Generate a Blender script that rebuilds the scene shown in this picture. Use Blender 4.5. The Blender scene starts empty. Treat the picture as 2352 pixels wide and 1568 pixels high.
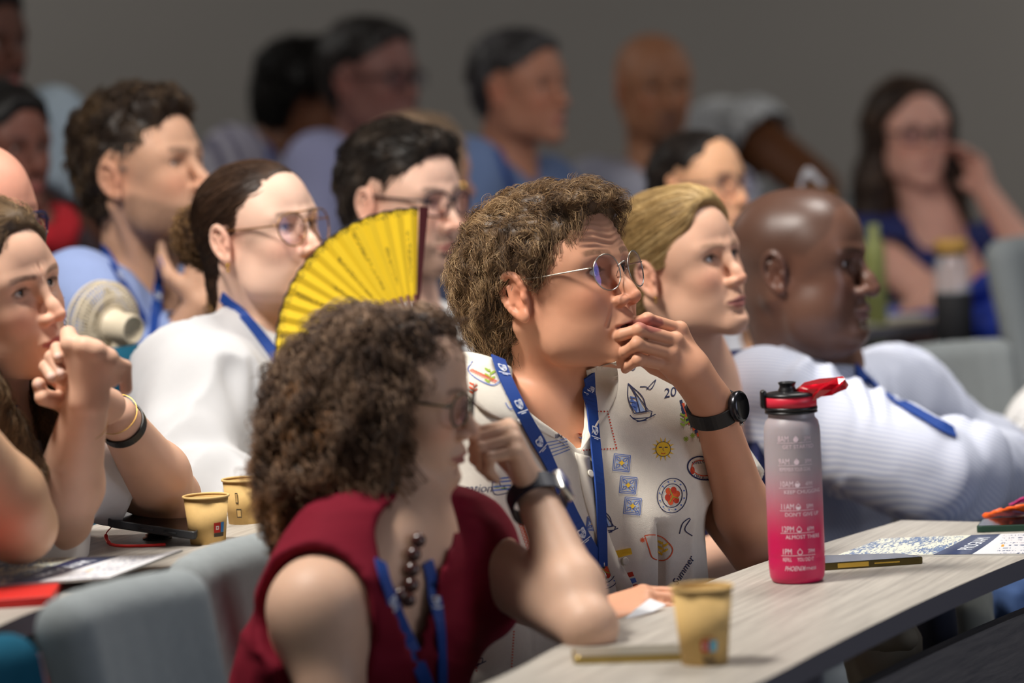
import bpy, bmesh, math, random
import numpy as np
from mathutils import Vector, Matrix
from mathutils.bvhtree import BVHTree
C = bpy.context.scene.collection
sc = bpy.context.scene
PI = math.pi
# ---------------------------------------------------------------- camera, world, lights
FPX = 8820.0
CAMZ = 1.45
PITCH = math.atan((784 - 107) / FPX)
cam_d = bpy.data.cameras.new('camera')
cam_d.sensor_width = 36.0
cam_d.lens = 36.0 * FPX / 2352
cam_d.dof.use_dof = True
cam_d.dof.focus_distance = 5.2
cam_d.dof.aperture_fstop = 2.4
cam_d.clip_start = 0.1
cam = bpy.data.objects.new('camera', cam_d)
C.objects.link(cam)
cam.location = (0, 0, CAMZ)
ROLL = math.radians(2.5)
_A = np.array([0, math.cos(PITCH), -math.sin(PITCH)])
_U = np.array([0, math.sin(PITCH), math.cos(PITCH)])
_X = np.array([1.0, 0, 0])
_EX = math.cos(ROLL) * _X - math.sin(ROLL) * _U
_EY = math.sin(ROLL) * _X + math.cos(ROLL) * _U
_m = Matrix([[*_EX], [*_EY], [*(-_A)]]).transposed().to_4x4()
_m.translation = (0, 0, CAMZ)
cam.matrix_world = _m
sc.camera = cam
sc.view_settings.view_transform = 'Standard'
sc.view_settings.look = 'None'
sc.view_settings.gamma = 1
sc.view_settings.use_curve_mapping = False
sc.view_settings.exposure = 0.0
w = bpy.data.worlds.new('world')
sc.world = w
w.use_nodes = True
w.node_tree.nodes['Background'].inputs[0].default_value = (0.80, 0.88, 1.0, 1)
w.node_tree.nodes['Background'].inputs[1].default_value = 0.10

def area(name, loc, target, power, size, color=(1, 1, 1), size_y=None, spread=180):
    l = bpy.data.lights.new(name, 'AREA')
    l.energy = power
    l.size = size
    l.color = color
    l.spread = math.radians(spread)
    if size_y:
        l.shape = 'RECTANGLE'
        l.size_y = size_y
    o = bpy.data.objects.new(name, l)
    C.objects.link(o)
    o.location = loc
    o.rotation_euler = (Vector(target) - Vector(loc)).to_track_quat('-Z', 'Y').to_euler()
    return o
area('key_lamp', (-1.15, 4.3, 3.4), (0.1, 5.3, 1.0), 58, 0.6, (1.0, 0.95, 0.88), spread=120)
area('ceiling_lamp', (0.9, 6.0, 3.4), (0.6, 5.8, 0.8), 26, 0.8, (1.0, 0.96, 0.91), spread=120)
area('screen_light', (4.5, 2.6, 1.9), (0.0, 5.8, 1.1), 22, 2.2, (0.80, 0.85, 1.0), spread=120)
area('wall_fill', (-2.5, 10.0, 3.55), (-1.0, 11.3, 1.6), 56, 2.5, (1.0, 0.97, 0.92))  # added fill, no fixture here: lifts the left of the back wall
area('wall_fill', (4.0, 9.8, 3.55), (3.5, 11.3, 1.4), 105, 2.5, (1.0, 0.98, 0.94))  # second added fill without a fixture, brightens the wall's right side
# ---------------------------------------------------------------- pixel helpers (photo pixels -> places)
CAMP = np.array([0, 0, CAMZ])
def ray(px, py):
    return _A + (px - 1176) / FPX * _EX - (py - 784) / FPX * _EY
def P(px, py, Y):
    d = ray(px, py)
    return CAMP + d * (Y / d[1])
def T(px, py, z):
    d = ray(px, py)
    return CAMP + d * ((z - CAMZ) / d[2])

# ---------------------------------------------------------------- materials
def lin(c):
    return tuple(((v / 255) / 12.92 if v / 255 <= 0.04045 else ((v / 255 + 0.055) / 1.055) ** 2.4) for v in c)
MATS = {}
def mat(name, rgb=(128, 128, 128), rough=0.6, metal=0.0, noise=0.0, nscale=60, bump=0.0, bscale=400, bdist=0.0005, attr=False,
        sss=0.0, coat=0.0, trans=0.0, ior=1.45, alpha=1.0, spec=0.5, sheen=0.0, stretch=None, emis=0.0):
    if name in MATS:
        return MATS[name]
    m = bpy.data.materials.new(name)
    m.use_nodes = True
    nt = m.node_tree
    b = nt.nodes['Principled BSDF']
    I = b.inputs
    c = lin(rgb)
    I['Base Color'].default_value = (*c, 1)
    I['Roughness'].default_value = rough
    I['Metallic'].default_value = metal
    I['IOR'].default_value = ior
    I['Specular IOR Level'].default_value = spec
    if sss:
        I['Subsurface Weight'].default_value = sss
        I['Subsurface Radius'].default_value = (0.9, 0.35, 0.18)
        I['Subsurface Scale'].default_value = 0.008
    I['Coat Weight'].default_value = coat
    I['Transmission Weight'].default_value = trans
    I['Alpha'].default_value = alpha
    if sheen:
        I['Sheen Weight'].default_value = sheen
    tc = nt.nodes.new('ShaderNodeTexCoord')
    mp = nt.nodes.new('ShaderNodeMapping')
    nt.links.new(tc.outputs['Object'], mp.inputs[0])
    if stretch:
        mp.inputs['Scale'].default_value = stretch
    src = None
    if attr:
        a = nt.nodes.new('ShaderNodeAttribute')
        a.attribute_name = 'Col'
        src = a.outputs['Color']
    if noise or src is None:
        n = nt.nodes.new('ShaderNodeTexNoise')
        n.inputs['Scale'].default_value = nscale
        n.inputs['Detail'].default_value = 5
        nt.links.new(mp.outputs[0], n.inputs['Vector'])
        mr = nt.nodes.new('ShaderNodeMapRange')
        mr.inputs['To Min'].default_value = 1 - max(noise, 0.02)
        mr.inputs['To Max'].default_value = 1 + max(noise, 0.02)
        nt.links.new(n.outputs[0], mr.inputs[0])
        mx = nt.nodes.new('ShaderNodeVectorMath')
        mx.operation = 'SCALE'
        if src is not None:
            nt.links.new(src, mx.inputs[0])
        else:
            mx.inputs[0].default_value = c
        nt.links.new(mr.outputs[0], mx.inputs['Scale'])
        nt.links.new(mx.outputs[0], I['Base Color'])
    else:
        nt.links.new(src, I['Base Color'])
    if bump:
        n2 = nt.nodes.new('ShaderNodeTexNoise')
        n2.inputs['Scale'].default_value = bscale
        n2.inputs['Detail'].default_value = 3
        nt.links.new(mp.outputs[0], n2.inputs['Vector'])
        bp = nt.nodes.new('ShaderNodeBump')
        bp.inputs['Strength'].default_value = bump
        bp.inputs['Distance'].default_value = bdist
        nt.links.new(n2.outputs[0], bp.inputs['Height'])
        nt.links.new(bp.outputs[0], I['Normal'])
    MATS[name] = m
    return m

# ---------------------------------------------------------------- mesh linking
def link(name, verts, faces, material=None, parent=None, smooth=True, col=None, mats=None, fmat=None):
    me = bpy.data.meshes.new(name)
    verts = np.asarray(verts, dtype=np.float32).reshape(-1, 3)
    if isinstance(faces, np.ndarray):
        nf, k = faces.shape
        me.vertices.add(len(verts))
        me.vertices.foreach_set('co', verts.ravel())
        me.loops.add(nf * k)
        me.loops.foreach_set('vertex_index', faces.astype(np.int32).ravel())
        me.polygons.add(nf)
        me.polygons.foreach_set('loop_start', np.arange(0, nf * k, k, dtype=np.int32))
        me.update(calc_edges=True)
    else:
        me.from_pydata([tuple(v) for v in verts], [], [tuple(int(i) for i in f) for f in faces])
    if smooth:
        me.polygons.foreach_set('use_smooth', np.ones(len(me.polygons), dtype=bool))
    if mats:
        for m in mats:
            me.materials.append(m)
        if fmat is not None:
            me.polygons.foreach_set('material_index', np.asarray(fmat, dtype=np.int32))
    elif material:
        me.materials.append(material)
    if col is not None:
        a = me.color_attributes.new('Col', 'FLOAT_COLOR', 'POINT')
        cc = np.ones((len(verts), 4), dtype=np.float32)
        cc[:, :3] = col
        a.data.foreach_set('color', cc.ravel())
    me.update()
    o = bpy.data.objects.new(name, me)
    C.objects.link(o)
    if parent is not None:
        o.parent = parent
        o.matrix_parent_inverse = parent.matrix_world.inverted() if False else Matrix.Translation(-Vector(parent.location)) if parent.type == 'EMPTY' else Matrix.Identity(4)
    return o
def tag(o, label, cat, group=None, kind=None):
    if label: o['label'] = label
    if cat: o['category'] = cat
    if group: o['group'] = group
    if kind: o['kind'] = kind
    return o
def thing(name, label, cat, loc=(0, 0, 0), group=None):
    o = bpy.data.objects.new(name, None)
    C.objects.link(o)
    o.location = Vector([float(v) for v in loc])
    o.empty_display_size = 0.05
    return tag(o, label, cat, group)

# mesh collector
class MB:
    def __init__(s):
        s.v = []; s.f = []; s.m = []; s.n = 0
    def add(s, v, f, m=0):
        v = np.asarray(v, dtype=float).reshape(-1, 3)
        s.v.append(v)
        for q in f:
            s.f.append(tuple(int(i) + s.n for i in q)); s.m.append(m)
        s.n += len(v)
        return s
    def build(s, name, material=None, parent=None, smooth=True, mats=None):
        return link(name, np.concatenate(s.v), s.f, material, parent, smooth, mats=mats, fmat=s.m if mats else None)
def box_v(cx, cy, cz, sx, sy, sz):
    v = [(cx + i * sx / 2, cy + j * sy / 2, cz + k * sz / 2) for i in (-1, 1) for j in (-1, 1) for k in (-1, 1)]
    f = [(0, 1, 3, 2), (4, 6, 7, 5), (0, 4, 5, 1), (2, 3, 7, 6), (0, 2, 6, 4), (1, 5, 7, 3)]
    return np.array(v), f
def rbox(sx, sy, sz, r=0.003, seg=2):
    bm = bmesh.new()
    bmesh.ops.create_cube(bm, size=1)
    bmesh.ops.scale(bm, vec=(sx, sy, sz), verts=bm.verts)
    bmesh.ops.bevel(bm, geom=bm.edges[:] + bm.verts[:], offset=r, segments=seg, profile=0.5, affect='EDGES')
    v = np.array([x.co[:] for x in bm.verts]); f = [[q.index for q in p.verts] for p in bm.faces]
    bm.free()
    return v, f
def lathe(prof, n=48, closed=False):
    v = []; f = []
    k = len(prof)
    for i in range(n):
        a = 2 * PI * i / n
        for r, z in prof:
            v.append((r * math.cos(a), r * math.sin(a), z))
    for i in range(n):
        j = (i + 1) % n
        for q in range(k - 1):
            f.append((i * k + q, j * k + q, j * k + q + 1, i * k + q + 1))
        if closed:
            f.append((i * k + k - 1, j * k + k - 1, j * k, i * k))
    return np.array(v), f
def tube(pts, r, n=8, cap=True, up=None):
    pts = np.asarray(pts, dtype=float)
    m = len(pts)
    rr = np.broadcast_to(np.asarray(r, dtype=float), (m,))
    t = np.gradient(pts, axis=0)
    t /= np.linalg.norm(t, axis=1)[:, None] + 1e-12
    ref = np.array([0, 0, 1.0]) if abs(t[0][2]) < 0.9 else np.array([1.0, 0, 0])
    v = []
    a = np.cross(t[0], ref); a /= np.linalg.norm(a)
    for i in range(m):
        a = a - t[i] * np.dot(a, t[i]); a /= np.linalg.norm(a) + 1e-12
        b = np.cross(t[i], a)
        for k in range(n):
            th = 2 * PI * k / n
            v.append(pts[i] + rr[i] * (math.cos(th) * a + math.sin(th) * b))
    f = []
    for i in range(m - 1):
        for k in range(n):
            k2 = (k + 1) % n
            f.append((i * n + k, i * n + k2, (i + 1) * n + k2, (i + 1) * n + k))
    if cap:
        f.append(tuple(range(n - 1, -1, -1)))
        f.append(tuple((m - 1) * n + k for k in range(n)))
    return np.array(v), f
def xf(v, M, t=(0, 0, 0)):
    return np.asarray(v) @ np.asarray(M, dtype=float).T + np.asarray(t, dtype=float)
def smooth_path(pts, n=8, closed=False):
    p = np.asarray(pts, dtype=float)
    out = []
    m = len(p)
    rng = range(m if closed else m - 1)
    for i in rng:
        if closed:
            a, b, c, d = p[(i - 1) % m], p[i], p[(i + 1) % m], p[(i + 2) % m]
        else:
            b, c = p[i], p[i + 1]
            a = p[i - 1] if i > 0 else 2 * b - c
            d = p[i + 2] if i + 2 < m else 2 * c - b
        for k in range(n):
            t = k / n
            out.append(0.5 * ((2 * b) + (c - a) * t + (2 * a - 5 * b + 4 * c - d) * t * t + (3 * b - a - 3 * c + d) * t ** 3))
    if not closed:
        out.append(p[-1])
    return np.array(out)

# ---------------------------------------------------------------- noise (numpy)
_rs = np.random.RandomState(7)
_tab = _rs.rand(4096).astype(np.float32)
def vnoise(p):
    i = np.floor(p).astype(np.int64)
    f = (p - i).astype(np.float32)
    f = f * f * (3 - 2 * f)
    def h(a, b, c):
        return _tab[(a * 73856093 ^ b * 19349663 ^ c * 83492791) & 4095]
    x, y, z = i[:, 0], i[:, 1], i[:, 2]
    r = 0
    c000 = h(x, y, z); c100 = h(x + 1, y, z); c010 = h(x, y + 1, z); c110 = h(x + 1, y + 1, z)
    c001 = h(x, y, z + 1); c101 = h(x + 1, y, z + 1); c011 = h(x, y + 1, z + 1); c111 = h(x + 1, y + 1, z + 1)
    fx, fy, fz = f[:, 0], f[:, 1], f[:, 2]
    a = c000 + (c100 - c000) * fx; b = c010 + (c110 - c010) * fx
    c = c001 + (c101 - c001) * fx; d = c011 + (c111 - c011) * fx
    a = a + (b - a) * fy; c = c + (d - c) * fy
    return (a + (c - a) * fz) * 2 - 1
def fbm(p, o=3):
    r = 0; s = 1.0; t = 0
    for k in range(o):
        r = r + s * vnoise(p * (2 ** k) + 17.3 * k); t += s; s *= 0.5
    return r / t

# ---------------------------------------------------------------- SDF kernel
class Op:
    __slots__ = ('fn', 'k', 'mode', 'c', 'r')
    def __init__(s, fn, k, mode, c, r):
        s.fn, s.k, s.mode, s.c, s.r = fn, k, mode, np.asarray(c, dtype=np.float32), float(r)
def nrm(v):
    v = np.asarray(v, dtype=float)
    return v / (np.linalg.norm(v) + 1e-12)
class Frame:
    """local frame: columns forward, left, up; origin; scale"""
    def __init__(s, o, R=None, sc_=1.0):
        s.o = np.asarray(o, dtype=float); s.R = np.eye(3) if R is None else np.asarray(R, dtype=float); s.s = sc_
    def w(s, p):
        return s.o + s.s * (s.R @ np.asarray(p, dtype=float))
    def ws(s, p):
        return s.o + s.s * (np.asarray(p, dtype=float) @ s.R.T)
    def l(s, p):
        return ((np.asarray(p) - s.o) @ s.R) / s.s
    def d(s, v):
        return s.R @ np.asarray(v, dtype=float)
WORLD = Frame((0, 0, 0))
def facing(a, pitch=0, roll=0):
    a, p, r = (math.radians(x) for x in (a, pitch, roll))
    F = np.array([math.cos(a), -math.sin(a), 0]); L = np.array([math.sin(a), math.cos(a), 0]); Z = np.array([0, 0, 1.0])
    F2 = F * math.cos(p) + Z * math.sin(p); U2 = Z * math.cos(p) - F * math.sin(p)
    L2 = L * math.cos(r) + U2 * math.sin(r); U3 = U2 * math.cos(r) - L * math.sin(r)
    return np.stack([F2, L2, U3], axis=1)
class Sdf:
    def __init__(s):
        s.ops = []
        s.fr = WORLD
    def cone(s, a, b, r1, r2=None, k=0.01, mode=1):
        if r2 is None: r2 = r1
        f = s.fr
        A = f.w(a).astype(np.float32); B = f.w(b).astype(np.float32); r1 *= f.s; r2 *= f.s
        D = B - A; L2 = float(D @ D) + 1e-12; dr = r2 - r1
        def fn(p):
            q = p - A
            t = np.clip((q @ D) / L2, 0, 1)
            q = q - t[:, None] * D
            return np.sqrt(np.einsum('ij,ij->i', q, q)) - (r1 + dr * t)
        s.ops.append(Op(fn, k * f.s, mode, (A + B) / 2, math.sqrt(L2) / 2 + max(r1, r2)))
        return s
    def sph(s, c, r, k=0.01, mode=1):
        return s.cone(c, np.asarray(c, dtype=float) + 1e-5, r, r, k, mode)
    def ell(s, c, r, k=0.01, mode=1, rot=None):
        f = s.fr
        c0 = f.w(c).astype(np.float32)
        R = (f.R if rot is None else f.R @ rot).astype(np.float32)
        rr = (np.asarray(r, dtype=float) * f.s).astype(np.float32)
        def fn(p):
            q = ((p - c0) @ R) / rr
            k0 = np.sqrt(np.einsum('ij,ij->i', q, q))
            q = q / rr
            k1 = np.sqrt(np.einsum('ij,ij->i', q, q)) + 1e-9
            return k0 * (k0 - 1) / k1
        s.ops.append(Op(fn, k * f.s, mode, c0, float(max(rr))))
        return s
    def tri(s, a, b, c, th, k=0.002, mode=1):
        f = s.fr
        A, B, Cc = (f.w(x).astype(np.float32) for x in (a, b, c))
        th *= f.s
        ba, cb, ac = B - A, Cc - B, A - Cc
        n = np.cross(ba, ac)
        nn = float(n @ n) + 1e-20
        e1, e2, e3 = np.cross(ba, n), np.cross(cb, n), np.cross(ac, n)
        def fn(p):
            pa, pb, pc = p - A, p - B, p - Cc
            ins = (np.sign(pa @ e1) + np.sign(pb @ e2) + np.sign(pc @ e3)) 
            def seg(e, q):
                t = np.clip((q @ e) / (float(e @ e) + 1e-20), 0, 1)
                z = t[:, None] * e - q
                return np.einsum('ij,ij->i', z, z)
            de = np.minimum(np.minimum(seg(ba, pa), seg(cb, pb)), seg(ac, pc))
            pl = (pa @ n) ** 2 / nn
            return np.sqrt(np.where(np.abs(ins) >= 3, pl, de)) - th
        cc = (A + B + Cc) / 3
        s.ops.append(Op(fn, k * f.s, mode, cc, max(np.linalg.norm(A - cc), np.linalg.norm(B - cc), np.linalg.norm(Cc - cc)) + th))
        return s
    def quad(s, a, b, c, d, th, k=0.002):
        s.tri(a, b, c, th, k); s.tri(a, c, d, th, 0.0005)
        return s
    def half(s, p0, n, k=0.002, mode=-1, reach=9.0, c=None):
        """mode -1 cuts away the side the normal points to"""
        f = s.fr
        p0 = f.w(p0).astype(np.float32); n = nrm(f.d(n)).astype(np.float32)
        def fn(p):
            return -((p - p0) @ n)
        s.ops.append(Op(fn, k * f.s, mode, p0 if c is None else f.w(c), reach))
        return s
    def disp(s, fn, c=(0, 0, 0), r=9.0):
        s.ops.append(Op(fn, 0, 2, c, r)); return s
    def ev(s, p, cull=None):
        d = np.full(len(p), 0.15, dtype=np.float32)
        for o in s.ops:
            if cull is not None:
                lb = np.linalg.norm(cull[0] - o.c) - o.r - cull[1]
                if lb > 0.03 + o.k:
                    continue
            if o.mode == 2:
                d = d + o.fn(p).astype(np.float32); continue
            e = o.fn(p)
            if o.mode == 1:
                if o.k > 0:
                    h = np.maximum(o.k - np.abs(d - e), 0) / o.k
                    d = np.minimum(d, e) - h * h * (o.k * 0.25)
                else:
                    d = np.minimum(d, e)
            else:
                e = -e
                if o.k > 0:
                    h = np.maximum(o.k - np.abs(d - e), 0) / o.k
                    d = np.maximum(d, e) + h * h * (o.k * 0.25)
                else:
                    d = np.maximum(d, e)
        return d
    def mesh(s, h, fine=(), lo=None, hi=None, proj=True):
        """surface nets on a rectilinear grid. fine = [(centre, radius, step)]"""
        if lo is None:
            cs = np.array([o.c for o in s.ops if o.mode == 1]); rs = np.array([o.r for o in s.ops if o.mode == 1])[:, None]
            lo = (cs - rs).min(0) - 3 * h; hi = (cs + rs).max(0) + 3 * h
        ax = []
        for i in range(3):
            x = float(lo[i]); xs = [x]
            while x < hi[i]:
                st = h
                for c, r, hf in fine:
                    if c[i] - r - h < x < c[i] + r: st = min(st, hf)
                x += st; xs.append(x)
            while len(xs) % 8 != 1:
                xs.append(xs[-1] + h)
            ax.append(np.array(xs, dtype=np.float32))
        nx, ny, nz = (len(a) for a in ax)
        V = np.full((nx, ny, nz), 0.05, dtype=np.float32)
        B = 8
        bi = [np.arange(0, len(a) - 1, B) for a in ax]
        cen = [(a[b] + a[b + B]) / 2 for a, b in zip(ax, bi)]
        hal = [(a[b + B] - a[b]) / 2 for a, b in zip(ax, bi)]
        G = np.stack(np.meshgrid(*cen, indexing='ij'), -1).reshape(-1, 3)
        Hf = np.stack(np.meshgrid(*hal, indexing='ij'), -1).reshape(-1, 3)
        rad = np.linalg.norm(Hf, axis=1)
        # evaluate block centres in slabs
        dv = np.concatenate([s.ev(G[i:i + 4096].astype(np.float32)) for i in range(0, len(G), 4096)])
        act = np.abs(dv) < rad * 1.25 + 0.004
        bshape = tuple(len(b) for b in bi)
        idx = np.argwhere(act.reshape(bshape))
        flat = np.ravel_multi_index(idx.T, bshape)
        # fill inside blocks
        sg = dv.reshape(bshape)
        for (i, j, k) in np.argwhere((~act.reshape(bshape)) & (sg < 0)):
            V[i * B:i * B + B + 1, j * B:j * B + B + 1, k * B:k * B + B + 1] = -0.05
        for (i, j, k), fl in zip(idx, flat):
            X, Y, Z = (ax[0][i * B:i * B + B + 1], ax[1][j * B:j * B + B + 1], ax[2][k * B:k * B + B + 1])
            pts = np.empty((len(X), len(Y), len(Z), 3), dtype=np.float32)
            pts[..., 0] = X[:, None, None]; pts[..., 1] = Y[None, :, None]; pts[..., 2] = Z[None, None, :]
            V[i * B:i * B + B + 1, j * B:j * B + B + 1, k * B:k * B + B + 1] = s.ev(pts.reshape(-1, 3), (G[fl], rad[fl])).reshape(pts.shape[:3])
        ins = V < 0
        c8 = [(a, b, c) for a in (0, 1) for b in (0, 1) for c in (0, 1)]
        cnt = np.zeros((nx - 1, ny - 1, nz - 1), dtype=np.int8)
        for a, b, c in c8:
            cnt += ins[a:nx - 1 + a, b:ny - 1 + b, c:nz - 1 + c]
        cells = np.argwhere((cnt > 0) & (cnt < 8))
        vid = np.full(cnt.shape, -1, dtype=np.int32)
        vid[tuple(cells.T)] = np.arange(len(cells))
        cv = {}
        cp = {}
        for q in c8:
            ii = cells + np.array(q)
            cv[q] = V[tuple(ii.T)]
            cp[q] = np.stack([ax[m][ii[:, m]] for m in range(3)], -1)
        acc = np.zeros((len(cells), 3)); wn = np.zeros(len(cells))
        for q in c8:
            for m in range(3):
                if q[m] == 0:
                    q2 = tuple(1 if n_ == m else q[n_] for n_ in range(3))
                    a, b = cv[q], cv[q2]
                    cr = (a < 0) != (b < 0)
                    t = np.where(cr, a / np.where(cr, a - b, 1), 0)
                    acc += np.where(cr[:, None], cp[q] + t[:, None] * (cp[q2] - cp[q]), 0)
                    wn += cr
        verts = acc / wn[:, None]
        quads = []
        for m in range(3):
            sl0 = [slice(1, -1)] * 3; sl0[m] = slice(0, -1)
            sl1 = [slice(1, -1)] * 3; sl1[m] = slice(1, None)
            a = ins[tuple(sl0)]; b = ins[tuple(sl1)]
            e = np.argwhere(a != b)
            if not len(e): continue
            flip = a[tuple(e.T)]
            off = np.ones(3, dtype=int); off[m] = 0
            e = e + off
            u = np.zeros(3, dtype=int); v = np.zeros(3, dtype=int)
            u[(m + 1) % 3] = 1; v[(m + 2) % 3] = 1
            q = np.stack([vid[tuple((e - u - v).T)], vid[tuple((e - v).T)], vid[tuple(e.T)], vid[tuple((e - u).T)]], -1)
            q[~flip] = q[~flip][:, ::-1]
            quads.append(q)
        quads = np.concatenate(quads)
        quads = quads[(quads >= 0).all(1)]
        if proj and len(verts):
            verts = s.project(verts)
        return verts.astype(np.float32), quads
    def evg(s, p):
        """evaluate scattered points grouped in cells for culling"""
        out = np.empty(len(p), dtype=np.float32)
        key = np.floor(p / 0.06).astype(np.int64)
        kk = key[:, 0] * 1000003 + key[:, 1] * 1009 + key[:, 2]
        od = np.argsort(kk, kind='stable')
        ks = kk[od]
        br = np.concatenate([[0], np.nonzero(np.diff(ks))[0] + 1, [len(ks)]])
        for a, b in zip(br[:-1], br[1:]):
            ii = od[a:b]
            q = p[ii].astype(np.float32)
            out[ii] = s.ev(q, (q.mean(0), 0.055))
        return out
    def project(s, v, it=1):
        e = 0.0006
        for _ in range(it):
            d = s.evg(v)
            g = np.stack([s.evg(v + np.eye(3)[i] * e) - d for i in range(3)], -1) / e
            n2 = np.einsum('ij,ij->i', g, g) + 1e-6
            stp = np.clip(d / n2, -0.002, 0.002)
            v = v - stp[:, None] * g
        return v
# ---------------------------------------------------------------- people
def sstep(a, b, x):
    t = np.clip((x - a) / (b - a), 0, 1)
    return t * t * (3 - 2 * t)
def gauss(q, c, r):
    d = (q - np.asarray(c)) / np.asarray(r)
    return np.exp(-np.einsum('ij,ij->i', d, d))
def head_sdf(s, fr, o):
    """face in a local frame: x forward, y left, z up, origin between the ears at eye height (metres)"""
    g = lambda k, d: o.get(k, d)
    old = s.fr; s.fr = fr
    jw = g('jaw', 1.0); ch = g('chin', 1.0); ck = g('cheek', 1.0)
    s.ell((-.008, 0, .027), (.098, .0765, .082), k=.0)
    s.ell((.036, 0, .038), (.058, .062, .058), k=.03)            # forehead
    s.ell((.028, 0, -.038), (.060, .060 * jw, .066), k=.03)       # mid face
    s.ell((.052, 0, -.070), (.045, .040 * jw, .042), k=.025)      # muzzle
    for y in (-1, 1):
        s.cone((-.002, y * .048 * jw, -.045), (.022, y * .041 * jw, -.082), .018, .016, k=.035)
        s.cone((.022, y * .041 * jw, -.082), (.080 * ch, y * .012, -.107), .018, .015, k=.03)
        s.ell((.052, y * .030 * jw, -.056), (.034, .025 * ck, .034), k=.025)
        s.ell((.046, y * .043, .012), (.040, .027, .036), k=.02)
        s.ell((.066, y * .037, -.030), (.024, .022 * ck, .022), k=.02)
    s.ell((.086 * ch, 0, -.106), (.016, .017, .014), k=.014)       # chin
    if g('fat', 0):
        s.ell((.035, 0, -.105), (.055, .055, .030 + g('fat', 0)), k=.03)
    if g('fat', 0):
        for y in (-1, 1): s.ell((.045, y * .045, -.065), (.035, .026, .032), k=.02)
    # brow ridge, sockets
    br = g('brow', 1.0)
    for y in (-1, 1):
        s.cone((.0925, y * .010, .016), (.076, y * .048, .016), .0085 * br, .008 * br, k=.012)
        s.ell((.1055, y * .029, -.003), (.020, .019, .0125), k=.012, mode=-1)
    s.cone((.090, 0, .01), (.096, 0, -.004), .009, .006, k=.012)
    # lids
    op = g('eye', .0057)
    for y in (-1, 1):
        s.sph((.0745, y * .0315, -.001), .0143, k=.005)
        s.ell((.0935, y * .0322, -.0012), (.012, .0142, op), k=.0025, mode=-1)
    # nose
    n = g('nose', 1.0); nw = g('nosew', 1.0)
    s.cone((.093, 0, .002), (.1095 + .004 * (n - 1), 0, -.028), .0065, .0080 * nw, k=.010)
    s.cone((.1095, 0, -.028), (.1165 + .016 * (n - 1), 0, -.040), .0076 * nw, .0094 * nw, k=.008)
    for y in (-1, 1):
        s.ell((.1030, y * .0125 * nw, -.0435), (.0120, .0075 * nw, .0078), k=.007)
    for y in (-1, 1):
        s.ell((.1065, y * .0064 * nw, -.0525), (.0055, .0030 * nw, .0045), k=.003, mode=-1)
    # mouth
    mo = g('mouth', 0.0); lp = g('lip', 1.0)
    s.cone((.097, -.002, -.062), (.097, .002, -.066), .008, .009, k=.012)
    s.ell((.0950, 0, -.0745), (.012, .021, .011), k=.010)
    for y in (-1, 1):
        s.cone((.1035, y * .004, -.0705), (.0925, y * .0225, -.0745), .0048 * lp, .0020, k=.005)
        s.cone((.1020, 0, -.0815 - mo), (.0925, y * .0200, -.0765 - mo * .3), .0052 * lp, .0020, k=.005)
    for y in (-1, 1):
        if mo > 0:
            s.ell((.103, y * .004, -.0762 - mo * .45), (.014, .013, .0012 + mo * .75), k=.002, mode=-1)
        s.cone((.1095, 0, -.0762 - mo * .2), (.0975, y * .0235, -.0760 - g('smile', 0) * -.003), .0016, .0012, k=.0035, mode=-1)
    s.ell((.106, 0, -.0925), (.008, .016, .0045), k=.010, mode=-1)
    # ears
    if g('ears', True):
        for y in (-1, 1):
            tl = np.array(Matrix.Rotation(math.radians(20 * y), 3, 'Z') @ Matrix.Rotation(math.radians(-10), 3, 'Y'))
            e = Frame(fr.w((-.004, y * .0765, -.012)), fr.R @ tl, fr.s * g('ear', 1.0))
            s.fr = e
            # rim path in ear plane (x forward, z up), bulging outwards (y)
            rim = [(.012, 0, .004), (.010, .004, .020), (.000, .007, .030), (-.012, .009, .027), (-.020, .010, .012), (-.018, .009, -.004), (-.011, .006, -.018), (-.002, .003, -.027)]
            s.ell((-.003, .000 * y, .002), (.0165, .0065, .027), k=.006)
            rim = smooth_path(rim, 2)
            for a, b in zip(rim[:-1], rim[1:]):
                s.cone((a[0], a[1] * y, a[2]), (b[0], b[1] * y, b[2]), .0036, .0036, k=.004)
            s.ell((.001, .003 * y, -.025), (.0080, .0045, .0080), k=.005)
            s.ell((.002, .0095 * y, -.003), (.0085, .0072, .0120), k=.003, mode=-1)
            s.cone((-.010, .006 * y, .016), (-.011, .006 * y, -.004), .0028, .0028, k=.004)
            s.ell((.010, .003 * y, -.004), (.0035, .004, .0055), k=.004)
            s.fr = fr
    s.fr = old
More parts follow.
